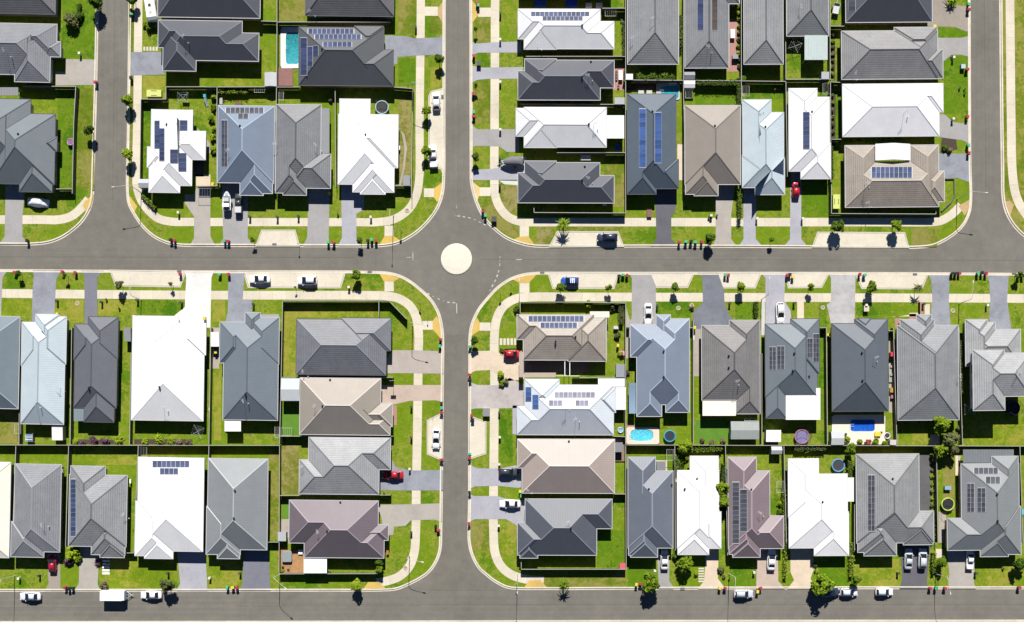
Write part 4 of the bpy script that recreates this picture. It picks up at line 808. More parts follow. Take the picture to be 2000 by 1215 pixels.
house('charcoal house with the white sedan', 'charcoal blue metal roofed corner house with a white sedan at its garage', (.078, .088, .108), 'metal', [(1026, 975, 1165, 1084), (1090, 975, 1195, 1032), (1011, 1021, 1110, 1084), (1016, 1040, 1050, 1090)], (1026, 1000, 'W'), vents=[(1115, 1031)], ant=[(1111, 1018)])
house('blue-grey house with the sky-blue pool', 'blue grey metal roofed house with a rounded sky blue pool behind it', (.17, .205, .265), 'metal', [(1244, 634, 1346, 790), (1282, 615, 1309, 665), (1285, 623, 1346, 710), (1231.5, 634, 1300, 697), (1244, 730, 1292, 813), (1300.5, 730, 1346, 805)], (1256, 634, 'N'), caps='light', vents=[(1296, 686), (1296, 736)])
house('brown-grey house with the cream patio roof', 'brown grey tiled house with a cream patio roof and a big shed behind', (.172, .166, .166), 'tile', [(1371, 636, 1484, 781), (1425, 626, 1484, 720), (1438, 720, 1484, 808)], (1398, 636, 'N'), flats=[(1372, 782, 1437, 812, (.74, .70, .58), 2.45)], caps='dark', vents=[(1423, 695), (1423, 718)], ant=[(1435, 746)])
house('grey house with the ribbed white patio', 'blue grey roofed house with a large ribbed white patio roof and solar grids', (.135, .16, .182), 'metal', [(1495, 633, 1596, 775), (1545, 623, 1600, 730), (1496, 710, 1536, 817)], (1520, 634, 'N'),
      arrays=[(1502.5, 677.5, 1516, 722, 2, 5, PANG), (1518, 676, 1532.5, 721, 2, 5, PANG), (1576, 661, 1586.5, 698, 2, 4, PANG), (1588, 652, 1599, 707, 2, 6, PANG)], flats=[(1534.5, 758, 1602, 820, (.72, .70, .68), 2.7)], caps='mid', vents=[(1551, 690), (1548, 724), (1580, 735)])
house('slate house with the deep-blue pool', 'dark slate roofed house with a deep blue rectangular pool behind it', (.10, .115, .135), 'metal', [(1625, 632, 1734, 803), (1670, 624, 1734, 715), (1676, 622, 1701, 660)], (1648, 633, 'N'), caps='mid', vents=[(1683, 689), (1684, 743)], ant=[(1705, 700)])
house('grey house with the red-brick steps', 'ribbed grey tiled house with red brick steps leading to its entry', (.212, .222, .234), 'tile', [(1753.5, 636, 1872, 820), (1791, 615, 1820, 670), (1759, 624, 1825, 700)], (1838, 637, 'N'), caps='dark', ant=[(1869, 737)])
house('stepped pale-grey house at the right edge', 'pale grey tiled house with a stepped many gabled roof at the right edge', (.30, .307, .315), 'tile', [(1886, 624, 1929, 714), (1886, 630, 1944, 714), (1886, 644, 1993, 714)], (1955, 645, 'N'), caps='dark')
house('', '', (.30, .307, .315), 'tile', [(1900, 684, 1961, 801), (1900, 690, 2012, 774)], None, caps='dark', upper=HOUSES[-1][2], ant=[(1985, 722)])
house('slate house above the big round tree', 'slate blue roofed house with a white car outside above a big round street tree', (.115, .13, .16), 'metal', [(1227, 893, 1280, 990), (1227, 920, 1314, 1070), (1228, 1000, 1284, 1084), (1232, 1015, 1284, 1088)], (1298, 1070, 'S'), vents=[(1267, 955), (1312, 947)])
house('white house with the stepping-stone path', 'white roofed house with a cream driveway and stepping stone path', (.80, .79, .79), 'metal', [(1348, 891, 1403, 1000), (1323, 919, 1404, 1071), (1324, 1000, 1384, 1083), (1360, 1000, 1408, 1071)], (1392, 1070, 'S'), caps='mid', vents=[(1361, 935), (1337, 955)])
house('mauve house with two panel columns', 'mauve roofed house with two columns of solar panels and a white car outside', (.18, .14, .155), 'metal', [(1422.5, 893, 1477, 990), (1423, 920, 1503, 1071), (1450, 1008, 1530, 1071), (1424, 1010, 1484, 1082), (1431, 1012, 1484, 1088)], (1500, 1071, 'S'), arrays=[(1430.5, 942, 1444, 1061, 1, 13, PANG), (1445.5, 956, 1459.5, 1038, 1, 9, PANG)], ant=[(1483, 1002)], vents=[(1467, 956)])
house('white house with the blue trampoline', 'white roofed house with a blue ringed trampoline in its back corner', (.81, .81, .82), 'metal', [(1540, 896, 1599, 1010), (1541, 926, 1655, 1070), (1590, 1000, 1657, 1085)], (1565, 1070, 'S'), flats=[(1655, 933, 1668, 980, (.62, .62, .6), 2.4)], caps='mid', vents=[(1606, 980)])
house('grey house with two silver cars', 'ribbed grey tiled house with two silver cars on its dark driveway', (.232, .238, .244), 'tile', [(1673, 887, 1795, 1060), (1730, 999, 1823, 1060), (1675, 1000, 1750, 1078), (1687, 995, 1750, 1085), (1764, 1004, 1821, 1064)], (1790, 1060, 'S'), arrays=[(1695.5, 928, 1709, 1037, 2, 10, PANG)], caps='dark', vents=[(1743, 935)])
house('grey house with the white pickup', 'grey metal roofed house with dark patio roof and a white pickup in its driveway', (.188, .203, .213), 'metal', [(1878, 906, 1990, 1074), (1938, 892, 1989, 980), (1850, 1012, 1940, 1074), (1914, 990, 1993, 1083), (1914, 1015, 1968, 1087)], (1880, 1074, 'S'),
      arrays=[(1902, 913.5, 1949, 926, 5, 1, PANG), (1925, 931, 1953, 945, 3, 1, PANG), (1889, 944, 1903, 1000, 2, 6, PANG), (1909, 953, 1925, 1000, 2, 5, PANG)], flats=[(1882, 878, 1981, 904, (.15, .165, .18), 2.3)], caps='mid', vents=[(1947, 965), (1948, 1017)])
def near_house(px, py):
    best = None
    for key, rects, root in HOUSES:
        d = min(math.hypot(max(r[0] - px, 0, px - r[2]), max(r[1] - py, 0, py - r[3])) for r in rects)
        if best is None or d < best[0]: best = (d, key, rects)
    return best
def hk(px, py): return near_house(px, py)[1]
# ================================================================ FENCES
FEN = [mat('fence_steel', (.075, .072, .066), .6, .1), mat('fence_rail', (.33, .325, .30), .55, .05)]
POST = MB().box(-.035, -.045, 0, .035, .045, 1.78).dat('post', FEN[0])
FENCES = '''44 168 149 169;148 169 144 240;144 240 141 378;106 369 141 369;324 169.5 424 169.5;324 170 324 193;275 193.6 324 193.6;275 194 273 350;424 170 423 262;400 170 540 169.5;541 -20 541 42;541 44 540.5 169;508 41 541 42
541 43 762 43;540 170 584 170;768 170 806 173;806 174 803.5 387;771 363 802 363;654.5 173 656 366;540 170 537 372;384 364 426 363;423 262 424 363
1176 16 1222 16;1027 110 1222 110;1016 203 1222 204;1087 298 1222 298;1043 415 1222 416;1043 405 1043 415;1222 -20 1222 156;1222 157 1222 416;1222 156 1335 157;1335 157 1448 158;1448 158 1535 159;1535 155 1621 155
1335 -20 1335 156;1335 158 1337 375;1448 -20 1448 158;1448 159 1449 360;1534 -20 1535 155;1535 160 1538 345;1621 -20 1621.5 155;1622 160 1623 355;1624 417 1828 418;1624 360 1624 417;1828 409 1828 418;1621 51 1650 51;1622 160 1644 161;1624 272 1645 272
39 640 37 868;140 640 137 868;256 690 253 868;412 640 408 868;552 588 740 588;740 588 760 588;740 589 740 619;760 588 794 623;552 589 549 737;549 738 546 868;549 737 768 737;547 852 768 852;546 968 763 967;546 870 545 1120;545 1121 737 1120.5;737 1120 743 1098;523 1059 544 1059
-40 869 139 869.5;139 869.5 270 869.8;270 869.8 408 870;408 870 546 870;31 871 24 1070;134 871 128 1068;270 871 262 1078;408 871 403 1073;246 1080 263 1080
1016 590 1100 590;1100 590 1222 592;1016 591 1016 612;1222 592 1222 737;1222 738 1222 868;1222 871 1223 1112;1198 852 1222 853;1200 965 1222 965;1018 1112 1223 1112;1018 1096 1018 1111;1118 738 1222 737;1354 625 1354 868;1488 690 1488 868;1614 640 1616 868;1745 640 1752 868;1873 640 1880 869
1223 869 1354 869.5;1354 869.5 1488 870;1488 870 1616 870;1616 870 1752 870.5;1752 870.5 1880 871;1880 871 2030 871.5;1318 871 1319 1075;1417 871 1421 1085;1531 871 1536 1060;1669 985 1669 1075;1829 871 1832 1060;1992 872 1998 1060;1224 639 1231 639;1347 640 1354 640;1600 640 1614 640;1735 646 1746 646'''
def fence(x0, y0, x1, y1):
    A = Vector(W(x0, y0, 1.9)); B = Vector(W(x1, y1, 1.9)); l = (B - A).length; d = (B - A) / l; a = math.atan2(d.y, d.x)
    mx, my = (x0 + x1) / 2, (y0 + y1) / 2; dd, key, rs = near_house(mx, my)
    hx = (min(r[0] for r in rs) + max(r[2] for r in rs)) / 2; hy = (min(r[1] for r in rs) + max(r[3] for r in rs)) / 2
    side = ('left of' if mx < hx else 'right of') if abs(x1 - x0) < abs(y1 - y0) else ('above' if my < hy else 'below')
    t = thing('fence', 'metal fence %s the %s' % (side, key), 'fence', (A.x, A.y, G), a, 'steel fences between the yards')
    n = max(1, int(round(l / .2))); b = MB(); vs = []; fs = []
    for i in range(n + 1):
        x = .05 + (l - .1) * i / n; y = .018 if i % 2 else -.018
        vs += [(x, y, .04), (x, y, 1.74)]
    for i in range(n): fs.append((2 * i, 2 * i + 2, 2 * i + 3, 2 * i + 1))
    b.add(vs, fs); b.ob('fence_panel', FEN[0], t)
    b = MB(); b.box(.0, -.06, 1.735, l, .06, 1.80); b.ob('top_rail', FEN[1], t)
    k = max(1, int(round(l / 2.6)))
    for i in range(k + 1): ob('post', POST, t, (min(max(.04, l * i / k), l - .04), 0, -.06))
for r_ in FENCES.replace('\n', ';').split(';'): fence(*[float(q) for q in r_.split()])

# ================================================================ VEHICLES
M_TYRE = mat('tyre', (.02, .02, .02), .85); M_RIM = mat('wheel_rim', (.45, .45, .46), .35, .05, 3, .5, .6)
M_CGL = mat('car_glass', (.012, .016, .022), .06, 0, 1, .6); M_LAMP = mat('headlight', (.75, .76, .78), .15, 0, 1, .6); M_TAIL = mat('tail_light', (.4, .012, .015), .25, 0); M_TRIM = mat('car_trim', (.02, .02, .022), .5)
WHEEL = MB().cyl((0, -.11, 0), .33, .22, 16, axis='y').dat('tyre', M_TYRE); RIM = MB().cyl((0, -.12, 0), .21, .24, 12, axis='y').dat('rim', M_RIM)
def sec(x, hw, zb, zt, crown=.05):
    zm = zb + (zt - zb) * .55
    h = [(hw * .86, zb), (hw, zb + .12), (hw * 1.0, zm), (hw * .965, zt - .07), (hw * .86, zt - .005), (hw * .45, zt + crown * .8)]
    return [(x, y, z) for y, z in h] + [(x, 0, zt + crown)] + [(x, -y, z) for y, z in h[::-1]]
CARS = {}
SPEC = {  # stations (x, half width, bottom, top), cabin (rear base, rear roof, front roof, front base), belt, roof height
 'sedan': ([(-2.36, .62, .38, .78), (-2.25, .78, .3, .93), (-1.7, .89, .22, .99), (-.6, .92, .2, .96), (.6, .92, .2, .95), (1.3, .89, .22, .91), (1.95, .82, .25, .80), (2.25, .68, .3, .68), (2.36, .5, .36, .58)], (-1.95, -1.0, .12, 1.25), .93, 1.43, 1.42),
 'hatch': ([(-1.98, .66, .38, .80), (-1.9, .80, .3, .98), (-1.4, .88, .22, 1.0), (-.4, .9, .2, .97), (.6, .9, .2, .96), (1.2, .87, .22, .93), (1.7, .8, .25, .82), (1.95, .66, .3, .70), (2.04, .48, .36, .58)], (-1.95, -1.42, .12, 1.15), .95, 1.5, 1.25),
 'suv': ([(-2.28, .70, .42, .90), (-2.2, .84, .36, 1.1), (-1.6, .94, .3, 1.12), (-.4, .95, .28, 1.1), (.6, .95, .28, 1.08), (1.3, .92, .3, 1.05), (1.9, .86, .32, .96), (2.2, .72, .36, .84), (2.3, .55, .42, .70)], (-2.2, -1.68, .2, 1.22), 1.07, 1.70, 1.4),
 'ute': ([(-2.55, .82, .5, .98), (-2.5, .90, .42, 1.06), (-1.6, .93, .34, 1.06), (-.4, .94, .32, 1.06), (.8, .94, .32, 1.05), (1.4, .92, .34, 1.03), (2.1, .86, .36, .96), (2.42, .74, .4, .86), (2.54, .58, .46, .74)], (-.98, -.62, .5, 1.42), 1.04, 1.73, 1.6),
}
def car_meshes(kind):
    if kind in CARS: return CARS[kind]
    st, (rb, rr, fr, fb), belt, top, ax = SPEC[kind]
    b = MB(); b.loft([sec(*s) for s in st]); body = b.dat('body', None, True)
    bm = bmesh.new(); hw0 = .80 if kind != 'hatch' else .78; hw1 = hw0 - .17; q = []
    zb = belt - .08
    pts = [(rb, hw0, zb), (fb, hw0, zb), (fb, -hw0, zb), (rb, -hw0, zb), (rr, hw1, top), (fr, hw1, top), (fr, -hw1, top), (rr, -hw1, top)]
    v = [bm.verts.new(p) for p in pts]
    for f_ in ((3, 2, 1, 0), (4, 5, 6, 7), (0, 1, 5, 4), (2, 3, 7, 6), (1, 2, 6, 5), (3, 0, 4, 7)): bm.faces.new([v[i] for i in f_])
    bmesh.ops.subdivide_edges(bm, edges=[e for e in bm.edges if abs(e.verts[0].co.z - top) < .01 and abs(e.verts[1].co.z - top) < .01], cuts=1, use_grid_fill=True)
    for w in bm.verts:
        if abs(w.co.z - top) < .01: w.co.z += .07 * (1 - (w.co.y / hw1) ** 2 * .8) - .035
    bmesh.ops.bevel(bm, geom=list(bm.edges), offset=.055, segments=2, affect='EDGES')
    cab = bpy.data.meshes.new('cabin'); bm.to_mesh(cab); bm.free(); cab.polygons.foreach_set('use_smooth', [True] * len(cab.polygons))
    def pane(name, c, fx=.1, fz=.1, off=.02):
        c = [Vector(p) for p in c]; n = (c[1] - c[0]).cross(c[3] - c[0]).normalized()
        at = lambda u, w: (c[0] * (1 - u) + c[1] * u) * (1 - w) + (c[3] * (1 - u) + c[2] * u) * w
        vs = [at(fx, fz) + n * off, at(1 - fx, fz) + n * off, at(1 - fx, 1 - fz) + n * off, at(fx, 1 - fz) + n * off]
        vs += [p - n * .03 for p in vs]
        return me(name, vs, [(0, 1, 2, 3), (7, 6, 5, 4), (4, 5, 1, 0), (5, 6, 2, 1), (6, 7, 3, 2), (7, 4, 0, 3)], M_CGL)
    P = pts
    panes = [('windscreen', pane('windscreen', [P[2], P[1], P[5], P[6]], .04, .0)), ('rear_window', pane('rear_window', [P[0], P[3], P[7], P[4]], .07, .04)),
             ('side_window', pane('side_window', [P[1], P[0], P[4], P[5]], .07, .18)), ('side_window', pane('side_window', [P[3], P[2], P[6], P[7]], .07, .18))]
    e = st[-2]; r_ = st[1]
    hl = MB(); hl.box(-.16, -.17, -.07, .13, .17, .07); tl = MB(); tl.box(-.06, -.16, -.08, .1, .16, .08)
    mir = MB(); mir.box(-.06, -.1, -.06, .08, .1, .07)
    CARS[kind] = (body, cab, panes, hl.dat('headlight', M_LAMP), tl.dat('tail_light', M_TAIL), mir, st, ax, fb, belt)
    return CARS[kind]
PAINTS = {}
def car(kind, px, py, ang, col, label, cat='car', tray=None, name='parked_car', z=G, scale=1.):
    body, cab, panes, hl, tl, mir, st, ax, fb, belt = car_meshes(kind)
    X, Y = W(px, py, z + .8); t = thing(name, label, cat, (X, Y, z), math.radians(ang), 'cars parked on the estate', scale)
    pm = mat('car_paint', col, .28, .02, .5, .5)
    key = (kind, col)
    if key not in PAINTS:
        b2 = body.copy(); b2.materials.clear(); b2.materials.append(pm); c2 = cab.copy(); c2.materials.clear(); c2.materials.append(pm); PAINTS[key] = (b2, c2, mir.dat('mirror', pm))
    b2, c2, mm = PAINTS[key]
    ob('body', b2, t); ob('cabin', c2, t)
    for n_, d in panes: ob(n_, d, t)
    e = st[-2]; r_ = st[1]
    for s in (-1, 1):
        ob('headlight', hl, t, (e[0] - .05, s * (e[1] - .1), e[3] - .06)); ob('tail_light', tl, t, (r_[0] - .03, s * (r_[1] - .12), r_[3] - .13)); ob('mirror', mm, t, (fb - .35, s * .98, belt + .06))
        for x in (-ax, ax): w = ob('wheel', WHEEL, t, (x, s * .80, .33)); ob('rim', RIM, w)
    if tray:
        hw = .78
        b = MB(); b.box(-2.46, -hw, 1.0, -1.0, hw, 1.13 if tray != 'canopy' else 1.6)
        b.ob('tray_cover' if tray != 'canopy' else 'canopy', mat('tray_cover', (.75, .75, .75) if tray == 'white' else ((.5, .5, .52) if tray == 'canopy' else (.03, .03, .035)), .6, .05), t)
    return t
CW = (.78, .78, .78); SIL = (.50, .53, .57); NAVY = (.03, .04, .075); REDC = (.42, .015, .03); MAR = (.30, .012, .04); GRC = (.045, .055, .065); BLC = (.02, .085, .38); PEW = (.62, .65, .70)
car('hatch', 852, 197, 92, CW, 'white hatchback in the upper bay left of the middle street')
car('ute', 846, 305, 94, CW, 'white dual cab pickup in the left bay of the middle street', 'pickup', 'white', 'pickup')
car('sedan', 507, 545, 181, CW, 'white sedan in the left half of the two car bay')
car('hatch', 600, 548, 180, CW, 'white hatchback in the right half of the two car bay', scale=1.1)
car('suv', 1186, 464, 180, NAVY, 'dark navy SUV in the bay above the main street')
c_ = car('hatch', 1113, 549, 180, BLC, 'bright blue hatchback with white roof stripes beside the main street')
for s in (-.38, 0, .38):
    b = MB(); b.box(-.09, -.55, 1.50, .09, .55, 1.545); ob('roof_stripe', b.dat('roof_stripe', M_WHITE), c_, (s - .55, 0, 0))
car('hatch', 1001, 692, 0, REDC, 'crimson hatchback beside the tan house with two solar rows')
car('sedan', 852, 856, 268, CW, 'white sedan alone in the six sided bay')
car('sedan', 767, 928, 180, REDC, 'red sedan in front of the pale grey house')
car('suv', 993, 922, 0, GRC, 'dark grey SUV nosed up to the pink beige house', scale=.97)
car('sedan', 996, 984, 180, CW, 'white sedan in the driveway of the charcoal corner house')
car('hatch', 1555, 369, 88, REDC, 'red hatchback outside the white house with one blue solar strip', scale=.95)
car('sedan', 1266, 613, 270, CW, 'white sedan outside the blue grey house with the sky blue pool')
car('suv', 1524, 611, 272, CW, 'white SUV outside the grey house with the ribbed white patio')
car('sedan', 59, 1165, 180, PEW, 'silver white sedan at the left end of the bottom street', z=.012)
car('sedan', 295, 1162, 180, CW, 'white sedan between the box trailer and a street tree', z=.012)
car('hatch', 102, 1101, 90, MAR, 'maroon hatchback in a narrow driveway at bottom left', scale=.95)
car('suv', 1452, 1160, 0, SIL, 'silver SUV beside the kerb of the bottom street', z=.012, scale=.95)
car('hatch', 1622, 1158, 8, NAVY, 'navy hatchback half under the big street tree', z=.012)
car('hatch', 1658, 1157, 0, PEW, 'pale silver hatchback just right of the navy one', z=.012, scale=.98)
car('hatch', 1727, 1156, 0, CW, 'white hatchback alone on the bottom street at right', z=.012, scale=.98)
car('sedan', 1298, 1093, 90, CW, 'white sedan outside the slate house above the round tree', scale=.96)
car('sedan', 1507, 1093, 88, CW, 'white sedan outside the mauve house with two panel columns', scale=1.02)
car('sedan', 1775, 1092, 88, SIL, 'silver sedan left of the pair on the dark driveway', scale=.98)
car('suv', 1802, 1091, 88, SIL, 'silver SUV right of the pair on the dark driveway', scale=.98)
car('ute', 1895, 1093, 88, CW, 'white pickup outside the grey house with dark patio roof', 'pickup', 'white', 'pickup', scale=.85)
car('ute', 466, 397, 90, (.05, .055, .06), 'dark pickup with pale canopy beside the boat', 'pickup', 'canopy', 'pickup', scale=.9)
# car under a cover
def covered_car(px, py):
    X, Y = W(px, py, 1); t = thing('covered_car', 'car under a loose white cover outside the blue grey house', 'car', (X, Y, G), math.radians(-6))
    vs = []; n, m_ = 28, 14; rr = random.Random(3)
    for i in range(n + 1):
        u = -1 + 2 * i / n
        for j in range(m_ + 1):
            w = -1 + 2 * j / m_; rx = abs(u) ** 3; ry = abs(w) ** 3
            hgt = 1.0 + .5 * max(0, 1 - (u / .55) ** 4) * (1 - .35 * w * w)
            z = .12 + hgt * max(0, 1 - rx ** 1.6) * max(0, 1 - ry ** 1.6) ** .7 + rr.uniform(-.04, .04)
            vs.append((u * 2.45, w * (1.0 + .12 * math.cos(u * 3)), z))
    fs = [(i * (m_ + 1) + j, (i + 1) * (m_ + 1) + j, (i + 1) * (m_ + 1) + j + 1, i * (m_ + 1) + j + 1) for i in range(n) for j in range(m_)]
    ob('cover', me('cover', vs, fs, mat('car_cover', (.72, .72, .76), .8, .06), True), t)
    for x in (-1.4, 1.4):
        for s in (-1, 1): w = ob('wheel', WHEEL, t, (x, s * .78, .33)); ob('rim', RIM, w)
covered_car(72, 394)
def wheels(t, pos, r_=1.):
    for p in pos: w = ob('wheel', WHEEL, t, p, 0, r_); ob('rim', RIM, w)
# box trailer with drawbar
X, Y = W(223, 1163, 1.6); t = thing('box_trailer', 'big white box trailer with drawbar parked at the bottom kerb', 'trailer', (X, Y, .012), math.radians(-.5))
MB().box(-2.85, -1.1, .75, 2.0, 1.1, 2.45).ob('body', M_WHITE, t); MB().box(2.0, -1.05, .75, 2.45, 1.05, 2.2).ob('nose', mat('trailer_nose', (.6, .68, .78), .4, .05), t)
b = MB(); b.box(-2.8, -1.0, .55, 2.4, 1.0, .74); b.tube([(2.4, .8, .62), (3.6, 0, .6)], .06); b.tube([(2.4, -.8, .62), (3.6, 0, .6)], .06); b.tube([(2.4, 0, .62), (4.0, 0, .6)], .05); b.ob('drawbar', M_STEEL, t)
b = MB(); b.tube([(3.2, .25, 0), (3.2, .25, .9)], .05); b.cyl((3.2, .25, .02), .16, .06, 10); b.ob('jockey_wheel', M_DARK, t)
wheels(t, [(-.8, .98, .33), (-.8, -.98, .33), (.1, .98, .33), (.1, -.98, .33)])
# caravan
X, Y = W(294, 14, 2); t = thing('caravan', 'white caravan parked beside a charcoal house at the top edge', 'caravan', (X, Y, G), math.radians(-82))
b = MB(); b.loft([[(x, y, z) for y, z in ((1.15, .6), (1.15, 2.2), (.95, 2.5), (-.95, 2.5), (-1.15, 2.2), (-1.15, .6))] for x in (-3.0, 2.4)] + [[(2.95, y, z) for y, z in ((1.1, .9), (1.1, 1.8), (.9, 2.1), (-.9, 2.1), (-1.1, 1.8), (-1.1, .9))]]); b.ob('body', M_WHITE, t)
for x in (-1.9, -.2, 1.3): MB().box(x - .3, -.3, 2.49, x + .3, .3, 2.58).ob('roof_hatch', M_DARK if x < 1 else M_STEEL, t)
MB().box(-1.2, -1.17, 1.3, .6, -1.14, 1.9).ob('window', M_CGL, t); MB().box(-1.2, 1.14, 1.3, .6, 1.17, 1.9).ob('window', M_CGL, t)
b = MB(); b.tube([(2.6, .8, .6), (4.0, 0, .6)], .06); b.tube([(2.6, -.8, .6), (4.0, 0, .6)], .06); b.ob('drawbar', M_STEEL, t); wheels(t, [(-.5, 1.05, .33), (-.5, -1.05, .33)])
def hull(b, L_, w, z0, z1, n=9):
    rings = []
    for i in range(n):
        u = i / (n - 1); x = -L_ / 2 + u * L_; k = (1 - max(0, (u - .45) / .55) ** 2.2) if u < .999 else .02; rings.append([(x, w * k, z1), (x, w * .8 * k, z0 + .25), (x, 0, z0 + .1 * u), (x, -w * .8 * k, z0 + .25), (x, -w * k, z1)])
    return b.loft(rings)
def trailer_parts(t, L_):
    b = MB(); b.tube([(-L_ / 2, .6, .5), (L_ / 2 - .6, .6, .5), (L_ / 2 + .9, 0, .5)], .05); b.tube([(-L_ / 2, -.6, .5), (L_ / 2 - .6, -.6, .5), (L_ / 2 + .9, 0, .5)], .05); b.tube([(-.6, -.9, .4), (-.6, .9, .4)], .05); b.ob('trailer_frame', M_STEEL, t); wheels(t, [(-.6, .95, .33), (-.6, -.95, .33)])
X, Y = W(1000, 315, 1.4); t = thing('boat_on_trailer', 'boat under a grey cover on a trailer in a driveway', 'boat', (X, Y, G), math.radians(182))
hull(MB(), 4.9, 1.0, .55, 1.25).ob('hull', M_WHITE, t); b = MB()
rings = []
for i in range(11):
    u = i / 10; x = -2.5 + 5.05 * u; k = 1 - max(0, (u - .42) / .58) ** 2.2; k = max(.03, k); hgt = 1.28 + .55 * math.sin(math.pi * min(1, u * 1.15)) ** .7
    rings.append([(x, 1.06 * k, 1.1), (x, 1.04 * k, 1.28), (x, .55 * k, hgt - .06), (x, 0, hgt + .05), (x, -.55 * k, hgt - .06), (x, -1.04 * k, 1.28), (x, -1.06 * k, 1.1)])
b.loft(rings).ob('boat_cover', mat('boat_cover', (.14, .14, .16), .8, .15), t, True); MB().box(-2.85, -.2, .7, -2.45, .2, 1.5).ob('outboard_motor', M_DARK, t); trailer_parts(t, 4.9)
X, Y = W(443, 391, 1.2); t = thing('boat_on_trailer', 'white open boat with windscreen on a trailer beside the dark pickup', 'boat', (X, Y, G), math.radians(90))
hull(MB(), 4.4, .9, .55, 1.2).ob('hull', M_WHITE, t); MB().box(-2.1, -.74, 1.19, .9, .74, 1.24).ob('cockpit', mat('boat_deck', (.16, .19, .24), .6), t); MB().box(-1.6, -.6, 1.24, -1.2, .6, 1.55).ob('seat', mat('boat_seat', (.5, .52, .55), .6), t); MB().box(1.0, -.35, 1.2, 1.7, .35, 1.26).ob('bow_hatch', mat('boat_hatch', (.35, .42, .5), .5), t); MB().box(-.4, -.6, 1.2, .35, .6, 1.75).ob('console', M_STEEL, t)
b = MB(); b.tube([(-1.4, -.8, 1.2), (-1.4, -.8, 2.0), (-1.4, .8, 2.0), (-1.4, .8, 1.2)], .035); b.box(-1.7, -.75, 2.0, -.9, .75, 2.05); b.ob('canopy', M_WHITE, t); MB().box(-2.45, -.2, .7, -2.1, .2, 1.45).ob('outboard_motor', M_DARK, t); trailer_parts(t, 4.4)
X, Y = W(436, 385, .6); t = thing('kayak', 'slim pale blue kayak lying beside the white open boat', 'kayak', (X, Y, G), math.radians(90)); b = MB(); b.loft([[(x, .32 * k, .2), (x, .2 * k, .4), (x, -.2 * k, .4), (x, -.32 * k, .2), (x, 0, .02)] for x, k in ((-1.6, .03), (-1.1, .6), (-.3, 1), (.4, 1), (1.1, .6), (1.6, .03))]).ob('hull', mat('kayak', (.45, .62, .72), .4), t, True); MB().box(-.35, -.15, .39, .35, .15, .42).ob('seat', M_DARK, t)
X, Y = W(1633, 17, .8); t = thing('utility_trailer', 'small pale trailer beside the charcoal house at top right', 'trailer', (X, Y, G), math.radians(80)); MB().box(-1.2, -.65, .45, 1.2, .65, .52).ob('floor', M_STEEL, t)
b = MB(); b.box(-1.2, -.7, .5, 1.2, -.65, .95); b.box(-1.2, .65, .5, 1.2, .7, .95); b.box(-1.2, -.65, .5, -1.15, .65, .95); b.box(1.15, -.65, .5, 1.2, .65, .95); b.ob('sides', mat('trailer_side', (.5, .5, .5), .5), t); b = MB(); b.tube([(1.2, 0, .48), (2.2, 0, .48)], .05); b.ob('drawbar', M_STEEL, t); wheels(t, [(0, .82, .33), (0, -.82, .33)])

# ================================================================ TREES, SHRUBS, HEDGES
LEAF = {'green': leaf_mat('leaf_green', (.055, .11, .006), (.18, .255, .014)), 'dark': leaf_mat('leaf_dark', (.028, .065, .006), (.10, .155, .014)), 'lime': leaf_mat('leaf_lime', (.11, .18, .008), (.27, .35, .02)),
        'olive': leaf_mat('leaf_olive', (.06, .075, .025), (.14, .15, .055)), 'purple': leaf_mat('leaf_purple', (.06, .03, .045), (.16, .09, .11)), 'brown': leaf_mat('leaf_brown', (.10, .075, .045), (.2, .16, .10))}
BARK = mat('bark', (.12, .09, .065), .9, .25, 4.)
def leafq(vs, fs, p, nrm, l, w, rr):
    t = Vector((rr.gauss(0, 1), rr.gauss(0, 1), rr.gauss(0, 1))); t = (t - nrm * t.dot(nrm)).normalized(); s = nrm.cross(t); n = len(vs)
    vs += [tuple(p - t * l), tuple(p + s * w), tuple(p + t * l), tuple(p - s * w)]; fs.append((n, n + 1, n + 2, n + 3))
def crown(seed, kind):
    rr = random.Random(seed); vs, fs = [], []
    if kind == 'spiky':
        for i in range(46):
            a = rr.uniform(0, 6.28); el = rr.uniform(-.5, 1.3); d = Vector((math.cos(a) * math.cos(el), math.sin(a) * math.cos(el), math.sin(el) * .8)); s = d.cross(Vector((0, 0, 1))).normalized(); L_ = rr.uniform(.75, 1.15)
            prev = None
            for k in range(5):
                u = k / 4; p = d * (.1 + u * L_) - Vector((0, 0, .42 * u * u)); w = .11 * (1 - u * .8); n = len(vs); vs += [tuple(p - s * w), tuple(p + s * w)]
                if k: fs.append((n - 2, n - 1, n + 1, n))
        return vs, fs
    nc = {'round': 22, 'sparse': 10, 'loose': 15}[kind]; per = {'round': 56, 'sparse': 34, 'loose': 52}[kind]; cs = []
    for i in range(nc):
        d = Vector((rr.gauss(0, 1), rr.gauss(0, 1), rr.gauss(0, 1))).normalized(); cs.append((d * rr.uniform(.3, .8), rr.uniform(.26, .42)))
    for c, r_ in cs:
        for k in range(per):
            d = Vector((rr.gauss(0, 1), rr.gauss(0, 1), rr.gauss(0, 1))).normalized(); p = c + d * r_ * rr.uniform(.55, 1.1)
            nrm = (d + Vector((0, 0, .6)) + Vector((rr.gauss(0, .5), rr.gauss(0, .5), rr.gauss(0, .5)))).normalized(); leafq(vs, fs, p, nrm, rr.uniform(.13, .22), rr.uniform(.08, .13), rr)
    return vs, fs
CROWN = {}
def crown_data(kind, col, i):
    k = (kind, col, i)
    if k not in CROWN: v, f = crown(hash((kind == 'round', kind == 'spiky', i)) % 999 + i * 17, kind); CROWN[k] = me('crown', v, f, LEAF[col])
    return CROWN[k]
TRUNK = []
